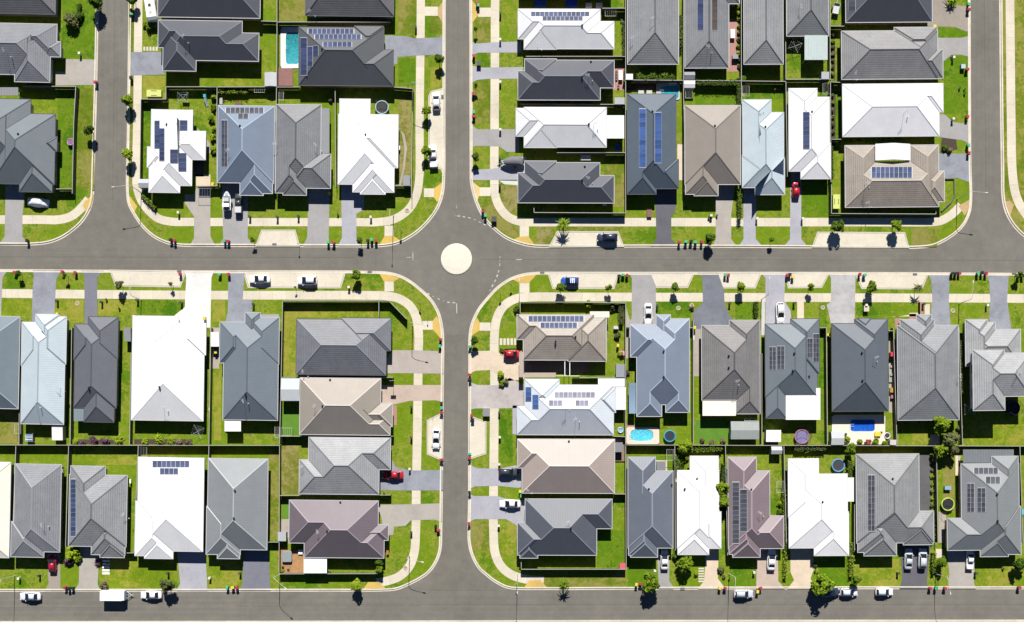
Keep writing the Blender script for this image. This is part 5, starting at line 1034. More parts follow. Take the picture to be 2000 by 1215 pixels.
for i in range(3):
    rr = random.Random(40 + i); b = MB(); b.tube([(0, 0, 0), (.02, .01, .3), (-.02, .02, .62), (.01, 0, .8)], [.035, .028, .022, .012])
    for k in range(4): a = k * 1.6 + rr.uniform(0, 1); b.tube([(0, 0, .45 + .07 * k), (.1 * math.cos(a), .1 * math.sin(a), .6 + .07 * k), (.2 * math.cos(a), .2 * math.sin(a), .72 + .08 * k)], [.014, .01, .005], 5)
    TRUNK.append(b.dat('trunk', BARK))
TN = 0
def tree(px, py, r_, kind='round', col='green', desc=None, zc=None, what='street tree', sq=.9):
    global TN; TN += 1
    r_ = r_ / S * 1.2; zc = zc or (1.25 + r_ * .85); X, Y = W(px, py, zc + G); rz = R.uniform(0, 6.28)
    adj = {'round': 'round leafy', 'sparse': 'thin sparse', 'loose': 'loose crowned', 'spiky': 'spiky crowned'}[kind]
    t = thing('tree', '%s by the %s' % (desc or '%s %s' % (adj, what), hk(px, py)), 'tree', (X, Y, G), rz, 'street trees and garden trees')
    h = zc + r_ * .3; ob('trunk', TRUNK[TN % 3], t, None, 0, (max(1.1, h * .8), max(1.1, h * .8), h / .8)); ob('crown', crown_data(kind, col, TN % 3), t, (0, 0, zc), 0, (r_, r_, r_ * sq))
def shrub(px, py, r_, col='green', kind='round', desc=None):
    global TN; TN += 1
    r_ = r_ / S; X, Y = W(px, py, r_ + G)
    o = ob('shrub', crown_data(kind, col, TN % 3), None, (X, Y, G + r_ * .62), R.uniform(0, 6.28), (r_, r_, r_ * .8))
    tag(o, '%s by the %s' % (desc or {'green': 'leafy green shrub', 'dark': 'dark green shrub', 'lime': 'bright lime shrub', 'olive': 'grey olive shrub', 'purple': 'purple leaved shrub', 'brown': 'dry brown shrub'}[col], hk(px, py)), 'shrub', 'garden shrubs')
HN = 0
def hedge(x0, y0, x1, y1, w, h=1.6, col='green', desc='clipped hedge'):
    global HN; HN += 1
    rr = random.Random(HN); A = Vector(W(x0, y0, h)); B = Vector(W(x1, y1, h)); l = (B - A).length; w = w / S / 2; a = math.atan2(B.y - A.y, B.x - A.x); vs, fs = [], []
    bx = MB(); bx.box(.1, -w * .6, 0, l - .1, w * .6, h * .8)
    n = int(l * w * 2 * 26 + l * 14)
    for i in range(n):
        x = rr.uniform(0, l); bump = .12 * math.sin(x * 2.3 + HN) + .08 * math.sin(x * 5.1); s = rr.random()
        if s < .6: p = Vector((x, rr.uniform(-w, w), h * (.86 + bump * .4) + rr.uniform(-.12, .12))); nr = Vector((rr.gauss(0, .5), rr.gauss(0, .5), 1))
        else: sd = rr.choice((-1, 1)); p = Vector((x, sd * w * (.92 + bump + rr.uniform(-.1, .1)), rr.uniform(.05, h))); nr = Vector((rr.gauss(0, .4), sd, rr.gauss(.3, .4)))
        leafq(vs, fs, p, nr.normalized(), rr.uniform(.1, .2), rr.uniform(.06, .11), rr)
    mx, my = (x0 + x1) / 2, (y0 + y1) / 2; key = hk(mx, my)
    t = thing('hedge', '%s by the %s' % (desc, key), 'hedge', (A.x, A.y, G), a, 'hedges and screening plants')
    ob('leaves', me('leaves', vs, fs, LEAF[col]), t); bx.ob('branches', mat('hedge_core', (.02, .03, .01), .95, .2), t)
for a in ((249, 195, 10, 'round', 'green'), (174, 253, 10, 'loose', 'dark'), (249, 301, 10, 'loose', 'lime'), (188, 3, 12, 'round', 'dark'), (258, -2, 9, 'round', 'dark'), (857, 114.5, 7.8, 'round', 'dark'), (832, 214, 9, 'loose', 'green'), (832, 295, 8.5, 'round', 'green'),
          (929, 306, 7, 'round', 'dark'), (929.5, 56, 4.5, 'sparse', 'dark'), (929, 167, 5, 'sparse', 'green'), (493.5, 468, 5, 'sparse', 'dark'), (703, 469, 6.5, 'loose', 'dark'), (1100.6, 438, 12, 'spiky', 'green'), (1387, 465.7, 9.5, 'round', 'dark'), (1508, 468.5, 5, 'loose', 'dark'),
          (1636.7, 441, 11, 'round', 'dark'), (1751, 440, 10, 'loose', 'green'), (36, 533, 6, 'loose', 'dark'), (126.5, 538, 5, 'sparse', 'dark'), (233, 556.5, 8, 'loose', 'olive'), (333, 555.5, 5, 'sparse', 'olive'), (696, 537, 8.5, 'round', 'green'), (926, 665, 7.5, 'loose', 'dark'),
          (1096, 562, 9, 'loose', 'green'), (1189.5, 561, 6.5, 'loose', 'green'), (1318.7, 560, 7, 'round', 'dark'), (1446, 560.5, 9, 'loose', 'green'), (1583.6, 560, 7, 'loose', 'green'), (1702, 561, 9.5, 'round', 'green'), (1794, 561.5, 8.5, 'spiky', 'olive'), (1991, 536, 7, 'loose', 'dark'),
          (326, 1142.5, 13, 'loose', 'olive'), (695, 1144, 10, 'round', 'lime'), (1102, 1142, 11, 'spiky', 'green'), (1270, 1139, 16.5, 'round', 'green', None, 2.9), (1341, 1102, 16, 'loose', 'green', None, 2.6), (1604.6, 1141, 18, 'round', 'green', None, 3.4), (1673, 1132.6, 8.5, 'round', 'green'),
          (1839, 1098, 9, 'round', 'green'), (1992, 1103, 13, 'loose', 'dark', None, 2.4), (576, 561, 2.5, 'sparse', 'dark')): tree(*a)
GT_ = 'garden tree'
for a in ((1840, 829, 15, 'round', 'green', 'round leafy garden tree', 3.2), (1857, 860, 16, 'loose', 'olive', 'broad olive garden tree', 3.0), (1838, 880, 12, 'loose', 'green', 'smaller garden tree below the fence line'), (1862, 880, 9, 'round', 'olive', 'small rounded garden tree'), (1337, 874, 14, 'loose', 'green', 'leafy garden tree at the back fence', 2.4),
          (1661, 876, 10, 'loose', 'green', 'leafy garden tree in the back corner', 2.4), (740, 1097, 7, 'round', 'dark', 'dark round garden tree'), (741, 1112, 6.5, 'round', 'green', 'green round garden tree'), (1410, 952, 12, 'loose', 'green', 'tall broad leaved garden tree', 2.6), (1413, 978, 12, 'round', 'green', 'lower broad leaved garden tree', 2.4)): tree(*a)
for x in (1662, 1679.5, 1695.5, 1711.6, 1727.6, 1741.5, 1757.6): tree(x, 274.5, 6.5, 'spiky', 'green', 'small palm', 1.3)
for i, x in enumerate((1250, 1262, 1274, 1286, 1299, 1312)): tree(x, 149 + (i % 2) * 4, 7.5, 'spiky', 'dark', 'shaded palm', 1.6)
for a in ((137, 37, 16, 'olive', 'loose'), (153, 30, 9, 'dark'), (291, 49, 9), (282, 46, 6, 'lime'), (417, 188, 7, 'lime'), (416, 209, 7, 'green'), (412, 231, 7), (419, 254, 6), (416, 268, 7.5, 'lime'), (416, 291, 7.5, 'lime'), (145, 863, 8, 'lime'), (158, 866, 7, 'purple'), (181, 861, 9, 'purple'), (203, 863, 9, 'purple'), (229, 859, 12, 'lime', 'spiky'), (283, 863, 8, 'lime', 'loose'), (308, 858, 11, 'lime', 'spiky'),
          (332, 861, 10, 'lime', 'spiky'), (348, 864, 7, 'brown'), (367, 865, 7, 'brown'), (140, 1083, 14, 'lime'), (150, 1090, 9, 'green'), (132, 1097, 9, 'purple'), (190, 1099, 9, 'purple', 'spiky'), (203, 1143, 10, 'brown', 'sparse'), (1321, 1086, 8, 'dark'), (1409, 1113, 7, 'olive'), (1414, 1127, 4, 'olive'), (1360, 1122, 5, 'lime'), (1593, 1103, 5, 'olive'), (977, 731, 8, 'lime', 'loose'), (988, 744, 8, 'olive', 'sparse'), (980, 750, 6),
          (1150, 594, 9, 'lime', 'loose'), (1198, 600, 8, 'olive'), (1009, 603, 7, 'dark'), (1086, 112, 5, 'lime'), (1119, 110, 9, 'lime', 'spiky'), (1155, 112, 8, 'lime', 'spiky'), (646, 195, 5, 'olive'), (1352, 602, 5, 'brown'), (1225, 160, 9, 'dark'), (1451, 155, 9, 'dark'), (1516, 171, 6, 'brown', 'sparse'), (1876, 836, 7, 'olive'), (1655, 858, 7, 'lime'), (1681, 863, 6), (1712, 862, 7), (1730, 866, 6), (1524, 985, 6, 'lime'), (1523, 1000, 6, 'dark'), (1662, 905, 6),
          (1412, 930, 7, 'dark'), (1405, 998, 8), (1420, 999, 6), (1855, 292, 6, 'brown'), (1847, 288, 6, 'dark'), (1206, 655, 7, 'olive'), (1212, 690, 7, 'lime'), (1224, 728, 6, 'purple'), (1340, 895, 7), (1365, 873, 8), (1380, 876, 8, 'lime'), (1398, 872, 7), (1560, 875, 9, 'olive'), (1575, 878, 8), (1596, 876, 7, 'olive'), (1612, 873, 6), (1372, 860, 5, 'brown'), (1390, 864, 6, 'brown'), (1412, 862, 6, 'brown'), (1862, -4, 15, 'lime', 'spiky'), (550, 1115, 5, 'lime'), (712, 240, 1.5)): shrub(*a)
for y in range(12, 136, 13): shrub(1443 + R.uniform(-1, 1), y, R.uniform(3.5, 5), R.choice(('lime', 'olive', 'green')), 'round', 'potted shrub')
for y in range(66, 158, 13): shrub(1627, y, R.uniform(4, 5.5), R.choice(('lime', 'brown', 'olive')), 'loose', 'bedding shrub')
for y in range(186, 285, 14): shrub(1627, y, R.uniform(4, 5.5), R.choice(('brown', 'green', 'olive')), 'loose', 'bedding shrub')
for y in range(890, 1000, 14): shrub(1821, y, R.uniform(3.5, 4.8), R.choice(('lime', 'green', 'olive')), 'round', 'potted shrub')
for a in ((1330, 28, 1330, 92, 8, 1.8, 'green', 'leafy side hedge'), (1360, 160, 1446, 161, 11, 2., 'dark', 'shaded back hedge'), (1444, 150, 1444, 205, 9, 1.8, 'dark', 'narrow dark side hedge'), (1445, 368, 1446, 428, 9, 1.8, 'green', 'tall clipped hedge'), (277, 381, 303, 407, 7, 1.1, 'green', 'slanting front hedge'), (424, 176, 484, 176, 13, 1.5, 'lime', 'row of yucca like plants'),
          (976, 684, 1011, 682, 7, .7, 'lime', 'low front garden hedge'), (1214, 592, 1214, 634, 12, 1.5, 'olive', 'grey green side hedge'), (1477, 588, 1479, 620, 9, 1.8, 'dark', 'dark front hedge'), (1662, 900, 1660, 932, 11, 2.0, 'green', 'leafy corner hedge'), (1664, 1060, 1664, 1126, 11, 1.5, 'lime', 'bright clipped front hedge'), (1532, 955, 1536, 1074, 9, 1.6, 'green', 'long side hedge'), (1535, 1076, 1534, 1130, 8, 1.3, 'lime', 'bright low front hedge'),
          (1825, 1080, 1825, 1120, 9, 1.5, 'green', 'clipped boundary hedge'), (1346, 877, 1412, 874, 14, 1.7, 'green', 'mixed back fence screening'), (1552, 876, 1614, 874, 12, 1.7, 'olive', 'mixed back fence screening'), (1218, 42, 1220, 107, 7, 1.2, 'olive', 'thin side hedge'), (1325, 890, 1326, 918, 17, 2.2, 'green', 'thick leafy hedge'), (1415, 905, 1412, 942, 11, 2.0, 'dark', 'dark side hedge'), (1876, 665, 1878, 770, 6, 1.2, 'olive', 'thin side hedge'), (1822, 1000, 1824, 1058, 7, 1.4, 'dark', 'dark side hedge'), (1625, 286, 1625, 350, 9, 1.4, 'dark', 'dark side hedge'), (1608, 235, 1608, 236, 3, .5), (155, 6, 152, 36, 7, 1.0, 'dark', 'mixed front border')): hedge(*a)
# kerbside border walls of the corner garden
b = MB(); pts = [W(x, y) for x, y in ((1845, 350), (1863, 350), (1864, 382), (1856, 396), (1838, 413))]
b.tube([(x, y, G + .2) for x, y in pts], .16, 6); tag(b.ob('garden_wall', mat('dark_stone', (.14, .13, .12), .9, .3)), 'low dark stone garden wall round the tan corner house', 'wall')

# ================================================================ BINS, LETTERBOXES, LAMPS, SIGNS
bb = MB(); bb.loft([[(sx * w, sy * d, z) for sx, sy in ((-1, -1), (1, -1), (1, 1), (-1, 1))] for z, w, d in ((.06, .2, .22), (.5, .24, .28), (.95, .28, .33))]); M_BIN = mat('bin_body', (.018, .022, .02), .5, .1)
BIN = bb.dat('body', M_BIN); BW = MB().cyl((0, -.03, 0), .1, .06, 10, axis='y').dat('wheel', M_TYRE)
LID = {}
for c, col in (('red', (.36, .03, .06)), ('green', (.07, .37, .18)), ('yellow', (.60, .50, .05)), ('black', (.02, .022, .024))):
    b = MB(); b.loft([[(sx * w, sy * d + .01, z) for sx, sy in ((-1, -1), (1, -1), (1, 1), (-1, 1))] for z, w, d in ((.94, .30, .36), (1.0, .30, .36), (1.06, .24, .3))]); b.box(-.22, .35, .9, .22, .4, .96); LID[c] = b.dat('lid', mat('bin_lid', col, .4, .05))
BINS = '''256 20 red 257 27 green 186 160 red 255 152 black 333 468 black 340 470 red 438 470 green 445 471 red 640.6 473 green 651 474 red 718 470 black 725.6 468 green 734 470 red 932 5 red 934 10 green 925 109 red 924 183 red 925 219 green 925 227 red 943 412 red 948 421 green 1327 473 red 1340 472 green 1350 471 black 1359 473 green 1371 472 red
1893 8 green 1893 18 red 1890 135 red 1890 228 red 1892 284 green 1893 299 red 28 532 red 121 531 red 146 533 red 351 535 red 428 536 green 446 536 red 1209 539 black 1217 537 green 1225 538 red 1417 537 green 1423 538 red 1538 538 red 1543 536 black 1549 541 yellow 1680 536 red 1689.5 537 green 1861 534 black 1868 534 black 1875 533.5 red
1911 534 green 1919 533 black 1927 534 red 1991 539 black 1999 538 black 860 663 red 859 676 green 918 677 green 917 732 red 918 741 black 862 788 black 862 797 green 862 806 red 921 812 red 923 820 black 862 898 red 917 887 green 917 895 red 917 962 black 916 1023 red 856 1036 red 126 1148 red 133 1150 black 140 1149 black 443 1148 green 454 1148 yellow 462 1148 red
1243 1142 yellow 1251 1141 red 1406 1149 yellow 1416.5 1149 red 1486 1149 red 1480 1156 yellow 1588 1149 red 1818 1149 red 1829 1149 green 1847 1149 red 1992 1148 red 52 470 black 643 378 yellow 415 360 yellow 1016 960 yellow 1018 969 green 111 614 yellow 399 622 yellow 421 688 yellow 1357 640 yellow 1207 675 yellow 1618.5 654 yellow 1826 51 yellow 851 1028 black'''.split()
for i in range(0, len(BINS), 3):
    px, py, c = float(BINS[i]), float(BINS[i + 1]), BINS[i + 2]; X, Y = W(px, py, 1.1)
    t = thing('wheelie_bin', '%s lidded bin by the %s' % (c, hk(px, py)), 'bin', (X, Y, G + .03), R.choice((0, math.pi / 2, math.pi)) + R.uniform(-.25, .25), 'wheelie bins put out at the kerbs')
    ob('body', BIN, t); ob('lid', LID[c], t)
    for s in (-1, 1): ob('wheel', BW, t, (s * .2, -.27, .1), math.pi / 2)
M_POST = [mat('pillar_pale', (.6, .58, .54), .8, .1), mat('pillar_dark', (.05, .05, .052), .7, .1)]
LB = []
for k in range(2):
    a = MB(); a.box(-.2, -.22, 0, .2, .22, 1.05); c = MB(); c.box(-.24, -.26, 1.05, .24, .26, 1.12); s = MB(); s.box(-.14, -.235, .78, .14, -.215, .83); LB.append((a.dat('pillar', M_POST[k]), c.dat('cap', M_POST[k]), s.dat('letter_slot', M_ALU)))
for px, py, k in ((155, 104, 0), (348, 415, 0), (487, 423, 1), (541, 424, 1), (582, 422, 1), (724, 424, 0), (812, 53, 1), (977, 77, 0), (977, 26, 1), (977, 160, 0), (977, 253, 0), (976, 309, 1), (976, 362, 1), (1389, 421, 0), (1479, 427, 0), (1568, 427, 0), (197, 590, 1), (267, 586, 1), (353, 591, 1), (494, 594, 1), (681, 561, 0), (110, 588, 1), (1284, 597, 1), (1426, 592, 1), (1552, 592, 1), (1692, 596, 0), (1929, 596, 0), (1805, 594, 1),
                  (36, 1130, 0), (75, 1125, 1), (327, 1120, 1), (468, 1120, 1), (409, 1129, 0), (1279, 1115, 0), (1473, 1118, 0), (1755, 1120, 1), (1907, 1120, 1), (803, 795, 1), (803, 855, 1), (800, 916, 0), (975, 806, 1), (976, 854, 0), (975, 907, 0), (974, 1027, 0), (803, 1040, 1), (883, 1, 0), (1863, 112, 0), (1862, 232, 0)):
    if px == 883: continue
    X, Y = W(px, py, 1); t = thing('letterbox', '%s pillar letterbox by the %s' % ('pale' if k == 0 else 'dark', hk(px, py)), 'letterbox', (X, Y, G), R.choice((0, math.pi / 2)), 'letterboxes at the front lawns'); p_ = ob('pillar', LB[k][0], t); ob('cap', LB[k][1], t); ob('letter_slot', LB[k][2], p_)
M_LAMPP = mat('lamp_pole', (.46, .47, .46), .45, .08)
for px, py, ax, ay in ((276, 377, -32, 4), (1869, 389, 30, 3), (768.5, 422, -1, 31), (547, 1122, 24, 20), (1011, 1120, -1, 30), (1424, 1121, -1, 31), (1827, 1121, 4, 30), (29, 1125, -1, 32), (800, 1086, 30, 6), (1873, 593, 1, -32), (276, 586, 0, -32), (1014, 588, 0, -31), (1487, 585, 1, -31), (806, 637, 29, 6), (808, 181, 20, 4)):
    X, Y = W(px, py, G); d = Vector((ax, -ay)).normalized(); L_ = math.hypot(ax, ay) / S
    t = thing('street_lamp', 'tall steel street lamp by the %s' % hk(px, py), 'street lamp', (X, Y, G), math.atan2(d.y, d.x), 'street lamps'); hp = 6.0
    b = MB(); b.cyl((0, 0, 0), .11, .3, 10); b.tube([(0, 0, .2), (0, 0, hp)], [.085, .06], 8); b.ob('pole', M_LAMPP, t)
    b = MB(); b.tube([(0, 0, hp - .05), (.12, 0, hp + .25), (.5, 0, hp + .5), (1.2, 0, hp + .62), (L_ - .3, 0, hp + .7)], [.055, .05, .045, .04, .035], 6); b.ob('arm', M_LAMPP, t)
    b = MB(); b.loft([[(x, .13 * k, hp + .66), (x, .09 * k, hp + .77), (x, -.09 * k, hp + .77), (x, -.13 * k, hp + .66)] for x, k in ((L_ - .35, .5), (L_ - .1, 1), (L_ + .25, .9), (L_ + .35, .4))]); hd = b.ob('lamp_head', mat('lamp_head', (.55, .55, .55), .4), t); MB().box(L_ - .15, -.08, hp + .63, L_ + .2, .08, hp + .655).ob('lens', mat('lamp_lens', (.7, .7, .65), .2, 0), hd)
for px, py, rz, kd in ((998, 555, 40, 1), (977, 574, 40, 1), (821, 592, -45, 1), (836, 616, -45, 0), (783, 452, 30, 1), (585, 480, 0, 0), (943, 400, -40, 1), (846, 800, 90, 0), (1009, 1138, 0, 0)):
    X, Y = W(px, py, G); t = thing('road_sign', 'slim road sign on a post by the %s' % hk(px, py), 'road sign', (X, Y, G), math.radians(rz), 'road signs at the roundabout'); b = MB(); b.tube([(0, 0, 0), (0, 0, 2.4)], .03, 6); b.ob('post', M_STEEL, t); b = MB(); b.box(-.3, -.05, 1.75, .3, -.03, 2.35) if kd else b.box(-.15, -.05, 1.9, .15, -.03, 2.35); b.ob('sign_plate', M_STEEL, t)
for px, py in ((1325, 602), (1607, 601), (1861, 607), (1351, 597), (151, 593), (792, 1109), (795, 411)):
    X, Y = W(px, py, G); t = thing('manhole_cover', 'round concrete access cover by the %s' % hk(px, py), 'manhole cover', (X, Y, G)); b = MB(); b.torus((0, 0, .03), .42, .09, 20, 6); b.ob('rim', M_KERB, t); MB().cyl((0, 0, 0), .36, .05, 18).ob('lid', mat('cover_lid', (.3, .22, .15), .8), t)

# ================================================================ SHEDS, POOLS AND GARDEN THINGS
def shed(x0, y0, x1, y1, col, label, h=2.0, gable=None, strips=0):
    kz = (H - h) / H / S; cx, cy = ((x0 + x1) / 2 - NX) * kz, -((y0 + y1) / 2 - NY) * kz; wx, wy = (x1 - x0) * kz / 2, (y1 - y0) * kz / 2
    t = thing('garden_shed', label, 'shed', (cx, cy, G), 0, 'sheds in the back yards'); wm = mat('shed_wall', mul(col, .7), .6, .06); rm = mat('shed_roof', col, .5, .08, .8)
    b = MB(); b.box(-wx + .1, -wy + .1, 0, wx - .1, wy - .1, h - .16); wl = b.ob('wall', wm, t); b = MB(); hh = .35
    if gable == 'x': b.add([(-wx, -wy, h), (wx, -wy, h), (wx, 0, h + hh), (-wx, 0, h + hh), (-wx, wy, h), (wx, wy, h), (-wx, -wy, h - .15), (wx, -wy, h - .15), (wx, wy, h - .15), (-wx, wy, h - .15)], [(0, 1, 2, 3), (3, 2, 5, 4), (0, 6, 7, 1), (4, 5, 8, 9), (1, 7, 8, 5, 2), (0, 3, 4, 9, 6), (6, 9, 8, 7)])
    elif gable == 'y': b.add([(-wx, -wy, h), (-wx, wy, h), (0, wy, h + hh), (0, -wy, h + hh), (wx, -wy, h), (wx, wy, h), (-wx, -wy, h - .15), (-wx, wy, h - .15), (wx, wy, h - .15), (wx, -wy, h - .15)], [(0, 3, 2, 1), (3, 4, 5, 2), (0, 1, 7, 6), (5, 4, 9, 8), (0, 6, 9, 4, 3), (1, 2, 5, 8, 7), (6, 7, 8, 9)])
    else: b.add([(-wx, -wy, h), (wx, -wy, h), (wx, wy, h + .12), (-wx, wy, h + .12), (-wx, -wy, h - .15), (wx, -wy, h - .15), (wx, wy, h - .15), (-wx, wy, h - .15)], [(0, 1, 2, 3), (7, 6, 5, 4), (4, 5, 1, 0), (5, 6, 2, 1), (6, 7, 3, 2), (7, 4, 0, 3)])
    b.ob('roof', rm, t); d = MB(); d.box(-.4, -wy + .06, .03, .4, -wy + .095, 1.75); dd = d.ob('door', mat('shed_door', mul(col, .5), .6, .05), t); MB().box(.28, -wy + .02, .8, .33, -wy + .058, 1.0).ob('handle', M_ALU, dd)
    for i in range(strips): MB().box(-wx + (i + 1) * 2 * wx / (strips + 1) - .12, -wy + .02, h - .1, -wx + (i + 1) * 2 * wx / (strips + 1) + .12, -wy + .05, h - .02).ob('skylight', M_WHITE, t)
PG = (.36, .38, .40); WS = (.72, .72, .72)
for a in ((271, 350, 291, 367, PG, 'small pale grey gabled shed beside the left footpath', 2., 'x'), (517, 142, 540, 169, (.42, .43, .45), 'grey and white shed in the corner below the L shaped house', 2., 'y'), (788, 343, 801, 363, (.25, .26, .28), 'small grey shed inside the white corner house fence'), (1336, 140, 1357, 156, (.17, .18, .2), 'dark grey shed behind the house with brick paving', 2., 'x'), (1336, 158, 1357, 172, WS, 'white shed backing onto the dark grey shed', 2., 'x'),
          (1604, 141, 1619, 155, PG, 'pale shed in the corner below the pale green patio roof'), (1222, 145, 1236, 156, WS, 'tiny white shed beside the back row of palms'), (1200, 191, 1220, 204, PG, 'low grey shed beside the pink patio'), (1203, 711, 1220, 737, (.24, .26, .28), 'grey shed between the tan and blue grey houses'), (243, 640, 256, 667, (.2, .21, .22), 'narrow grey shed left of the big white house'), (412, 649, 428, 677, WS, 'small white slatted shed right of the big white house'),
          (1427, 823, 1482, 858, (.26, .285, .275), 'largest grey green gabled shed behind the brown grey house', 2.4, 'x'), (1496, 840, 1525, 863, WS, 'white shed beside the purple trampoline'), (1506, 872, 1527, 887, PG, 'pale ribbed shed below the back fence of the white patio', 1.9, 'x'), (1623, 843, 1648, 869, (.42, .43, .44), 'pale grey gabled shed beside the deep blue pool', 2., 'x'), (543, 1039, 559, 1057, PG, 'small grey shed beside the timber deck'), (102, 831, 123, 860, (.66, .62, .6), 'off white shed behind the ice blue house'),
          (1201, 864, 1216, 883, (.2, .21, .22), 'dark flat roofed shed on the brown deck'), (1738, 859, 1750, 869, (.55, .5, .52), 'tiny pink grey shed by the pool corner')): shed(*a)
def deckbox(x0, y0, x1, y1, m, label, h=.3, name='deck'):
    a = W(x0, y1, h); c = W(x1, y0, h); cx, cy = (a[0] + c[0]) / 2, (a[1] + c[1]) / 2; w, d = (c[0] - a[0]) / 2, (c[1] - a[1]) / 2; t = thing(name, label, 'deck', (cx, cy, G)); n = int(2 * d / .16); b = MB()
    for i in range(n): b.box(-w, -d + i * 2 * d / n + .008, h - .05, w, -d + (i + 1) * 2 * d / n - .008, h)
    b.ob('boards', m, t); MB().box(-w + .05, -d + .05, 0, w - .05, d - .05, h - .06).ob('base', M_DARK, t)
DECKM = mat('deck_timber', (.36, .20, .09), .7, .3, 1.2); DECKR = mat('deck_red', (.24, .12, .11), .7, .15); DECKB = mat('deck_brown', (.24, .16, .12), .7, .2)
deckbox(548, 1074, 594, 1119, DECKM, 'honey coloured timber deck round the grey spa'); deckbox(543, 134, 572, 168, DECKR, 'dull red deck below the teal pool'); deckbox(1201, 856, 1221, 901, DECKB, 'brown deck behind the pink beige house'); deckbox(1026, 705, 1150, 727, DECKB, 'shaded brown deck below the tan house', .2)
b = MB()
X, Y = W(1104, 720, 2.4); t = thing('pergola', 'thin white pergola beams over the shaded brown deck', 'pergola', (X, Y, G))
for x in (-.1, 1.0): MB().box(x - .07, -1.6, 2.25, x + .07, 1.6, 2.4).ob('beam', M_WHITE, t)
MB().box(-2.0, -1.65, 2.1, 3.2, -1.55, 2.24).ob('beam', M_WHITE, t)
for x in (-1.9, 3.1): MB().box(x - .05, -1.65, 0, x + .05, -1.55, 2.1).ob('post', M_WHITE, t)
def pool(cx, cy, ow, oh, ix, iy, iw, ih, wc, cc, label, rnd=.1):
    """coping slab with an opening, water a little below its rim (plan units)"""
    X, Y = W(cx, cy, .3); t = thing('swimming_pool', label, 'pool', (X, Y, G), 0, 'back yard swimming pools'); k = 1 / S; n = 48; ou, inn = [], []
    for i in range(n):
        a = 2 * math.pi * (i + .5) / n; c, s = math.cos(a), math.sin(a); m_ = max(abs(c), abs(s)); ou.append((c / m_ * ow * k / 2, s / m_ * oh * k / 2)); e = rnd; q = (abs(c) ** (2 / e if e > 1 else 20) + abs(s) ** (2 / e if e > 1 else 20))
        p_ = 8 if rnd < 1 else 3.2; q = (abs(c) ** p_ + abs(s) ** p_) ** (1 / p_); inn.append((c / q * iw * k / 2 + ix * k, s / q * ih * k / 2 - iy * k))
    v = [(x, y, .16) for x, y in ou] + [(x, y, .16) for x, y in inn] + [(x, y, -.02) for x, y in ou] + [(x, y, -.9) for x, y in inn]; f = []
    for i in range(n): j = (i + 1) % n; f += [(i, j, n + j, n + i), (2 * n + i, 2 * n + j, j, i), (n + i, n + j, 3 * n + j, 3 * n + i)]
    ob('coping', me('coping', v, f, cc), t); cen = (ix * k, -iy * k); ws = [(cen[0] + (x - cen[0]) * 1.0, cen[1] + (y - cen[1]) * 1.0, .07) for x, y in inn]
    ob('water', me('water', ws, [tuple(range(n))], water_mat('pool_water_' + cc.name, wc)), t)
    b = MB()
    for s in (-.25, .25): b.tube([(cen[0] - iw * k / 2 + .5, cen[1] + s, -.1), (cen[0] - iw * k / 2 + .5, cen[1] + s, .75), (cen[0] - iw * k / 2 - .2, cen[1] + s, .75), (cen[0] - iw * k / 2 - .2, cen[1] + s, .1)], .025, 5)
    b.ob('ladder_rail', M_ALU, t)
CP1 = concrete('coping_white', (.72, .71, .69), .04); CP2 = concrete('coping_cream', (.60, .53, .45), .08); CP3 = concrete('coping_sand', (.66, .60, .50), .08); CP4 = concrete('coping_grey', (.4, .4, .4), .1)
pool(567, 93, 38, 80, 4, 1, 26, 62, (.035, .26, .30), CP1, 'long teal pool with white coping left of the charcoal house'); pool(1255.5, 851, 64, 33, -2, -1, 45, 23, (.09, .48, .62), CP2, 'small rounded sky blue pool with cream surround', 1.2)
pool(1677, 839, 104, 58, 8, -8, 47, 23, (.012, .10, .50), CP3, 'rectangular deep blue pool with wide sandy surround'); pool(1305, 178, 46, 34, 3, 2, 34, 25, (.02, .28, .36), CP4, 'shaded teal pool behind the palms')
def tramp(px, py, r_, ringc, matc, label, net=False):
    X, Y = W(px, py, .8); r_ = r_ / S; t = thing('trampoline', label, 'trampoline', (X, Y, G), 0, 'trampolines in the back yards'); b = MB(); b.torus((0, 0, .75), r_ * .92, r_ * .1, 28, 6); b.ob('pad_ring', mat('pad_ring', ringc, .6, .1), t)
    MB().cyl((0, 0, .72), r_ * .86, .03, 28).ob('jumping_mat', mat('jumping_mat', matc, .7, .15), t)
    for k in range(4): a = .8 + k * math.pi / 2; b = MB(); b.tube([(r_ * .95 * math.cos(a), r_ * .95 * math.sin(a), 0), (r_ * .95 * math.cos(a), r_ * .95 * math.sin(a), 2.4 if net else .75)], .03, 5); b.ob('leg', M_STEEL, t)
    if net: b = MB(); b.torus((0, 0, 2.4), r_ * .95, .03, 28, 5); b.ob('net_hoop', M_DARK, t)
tramp(746, 210, 13.5, (.28, .42, .42), (.03, .03, .035), 'trampoline with pale teal rim beside the white corner house', True); tramp(1308, 852, 11.5, (.04, .28, .42), (.02, .03, .05), 'blue rimmed trampoline right of the sky blue pool'); tramp(1566, 853, 14.5, (.30, .12, .22), (.16, .15, .28), 'purple and red trampoline behind the ribbed white patio', True)
tramp(1637, 909, 13, (.10, .28, .48), (.04, .04, .05), 'blue rimmed trampoline with pale spots in the white house corner'); tramp(1851, 985, 13, (.38, .50, .10), (.02, .02, .025), 'lime rimmed black trampoline in the garden strip', True); tramp(1977, 797, 15, (.02, .02, .025), (.02, .02, .022), 'black netted trampoline in deep shade', True); tramp(138, 277, 7, (.45, .3, .42), (.2, .1, .2), 'small pink and white trampoline behind the blue grey house')
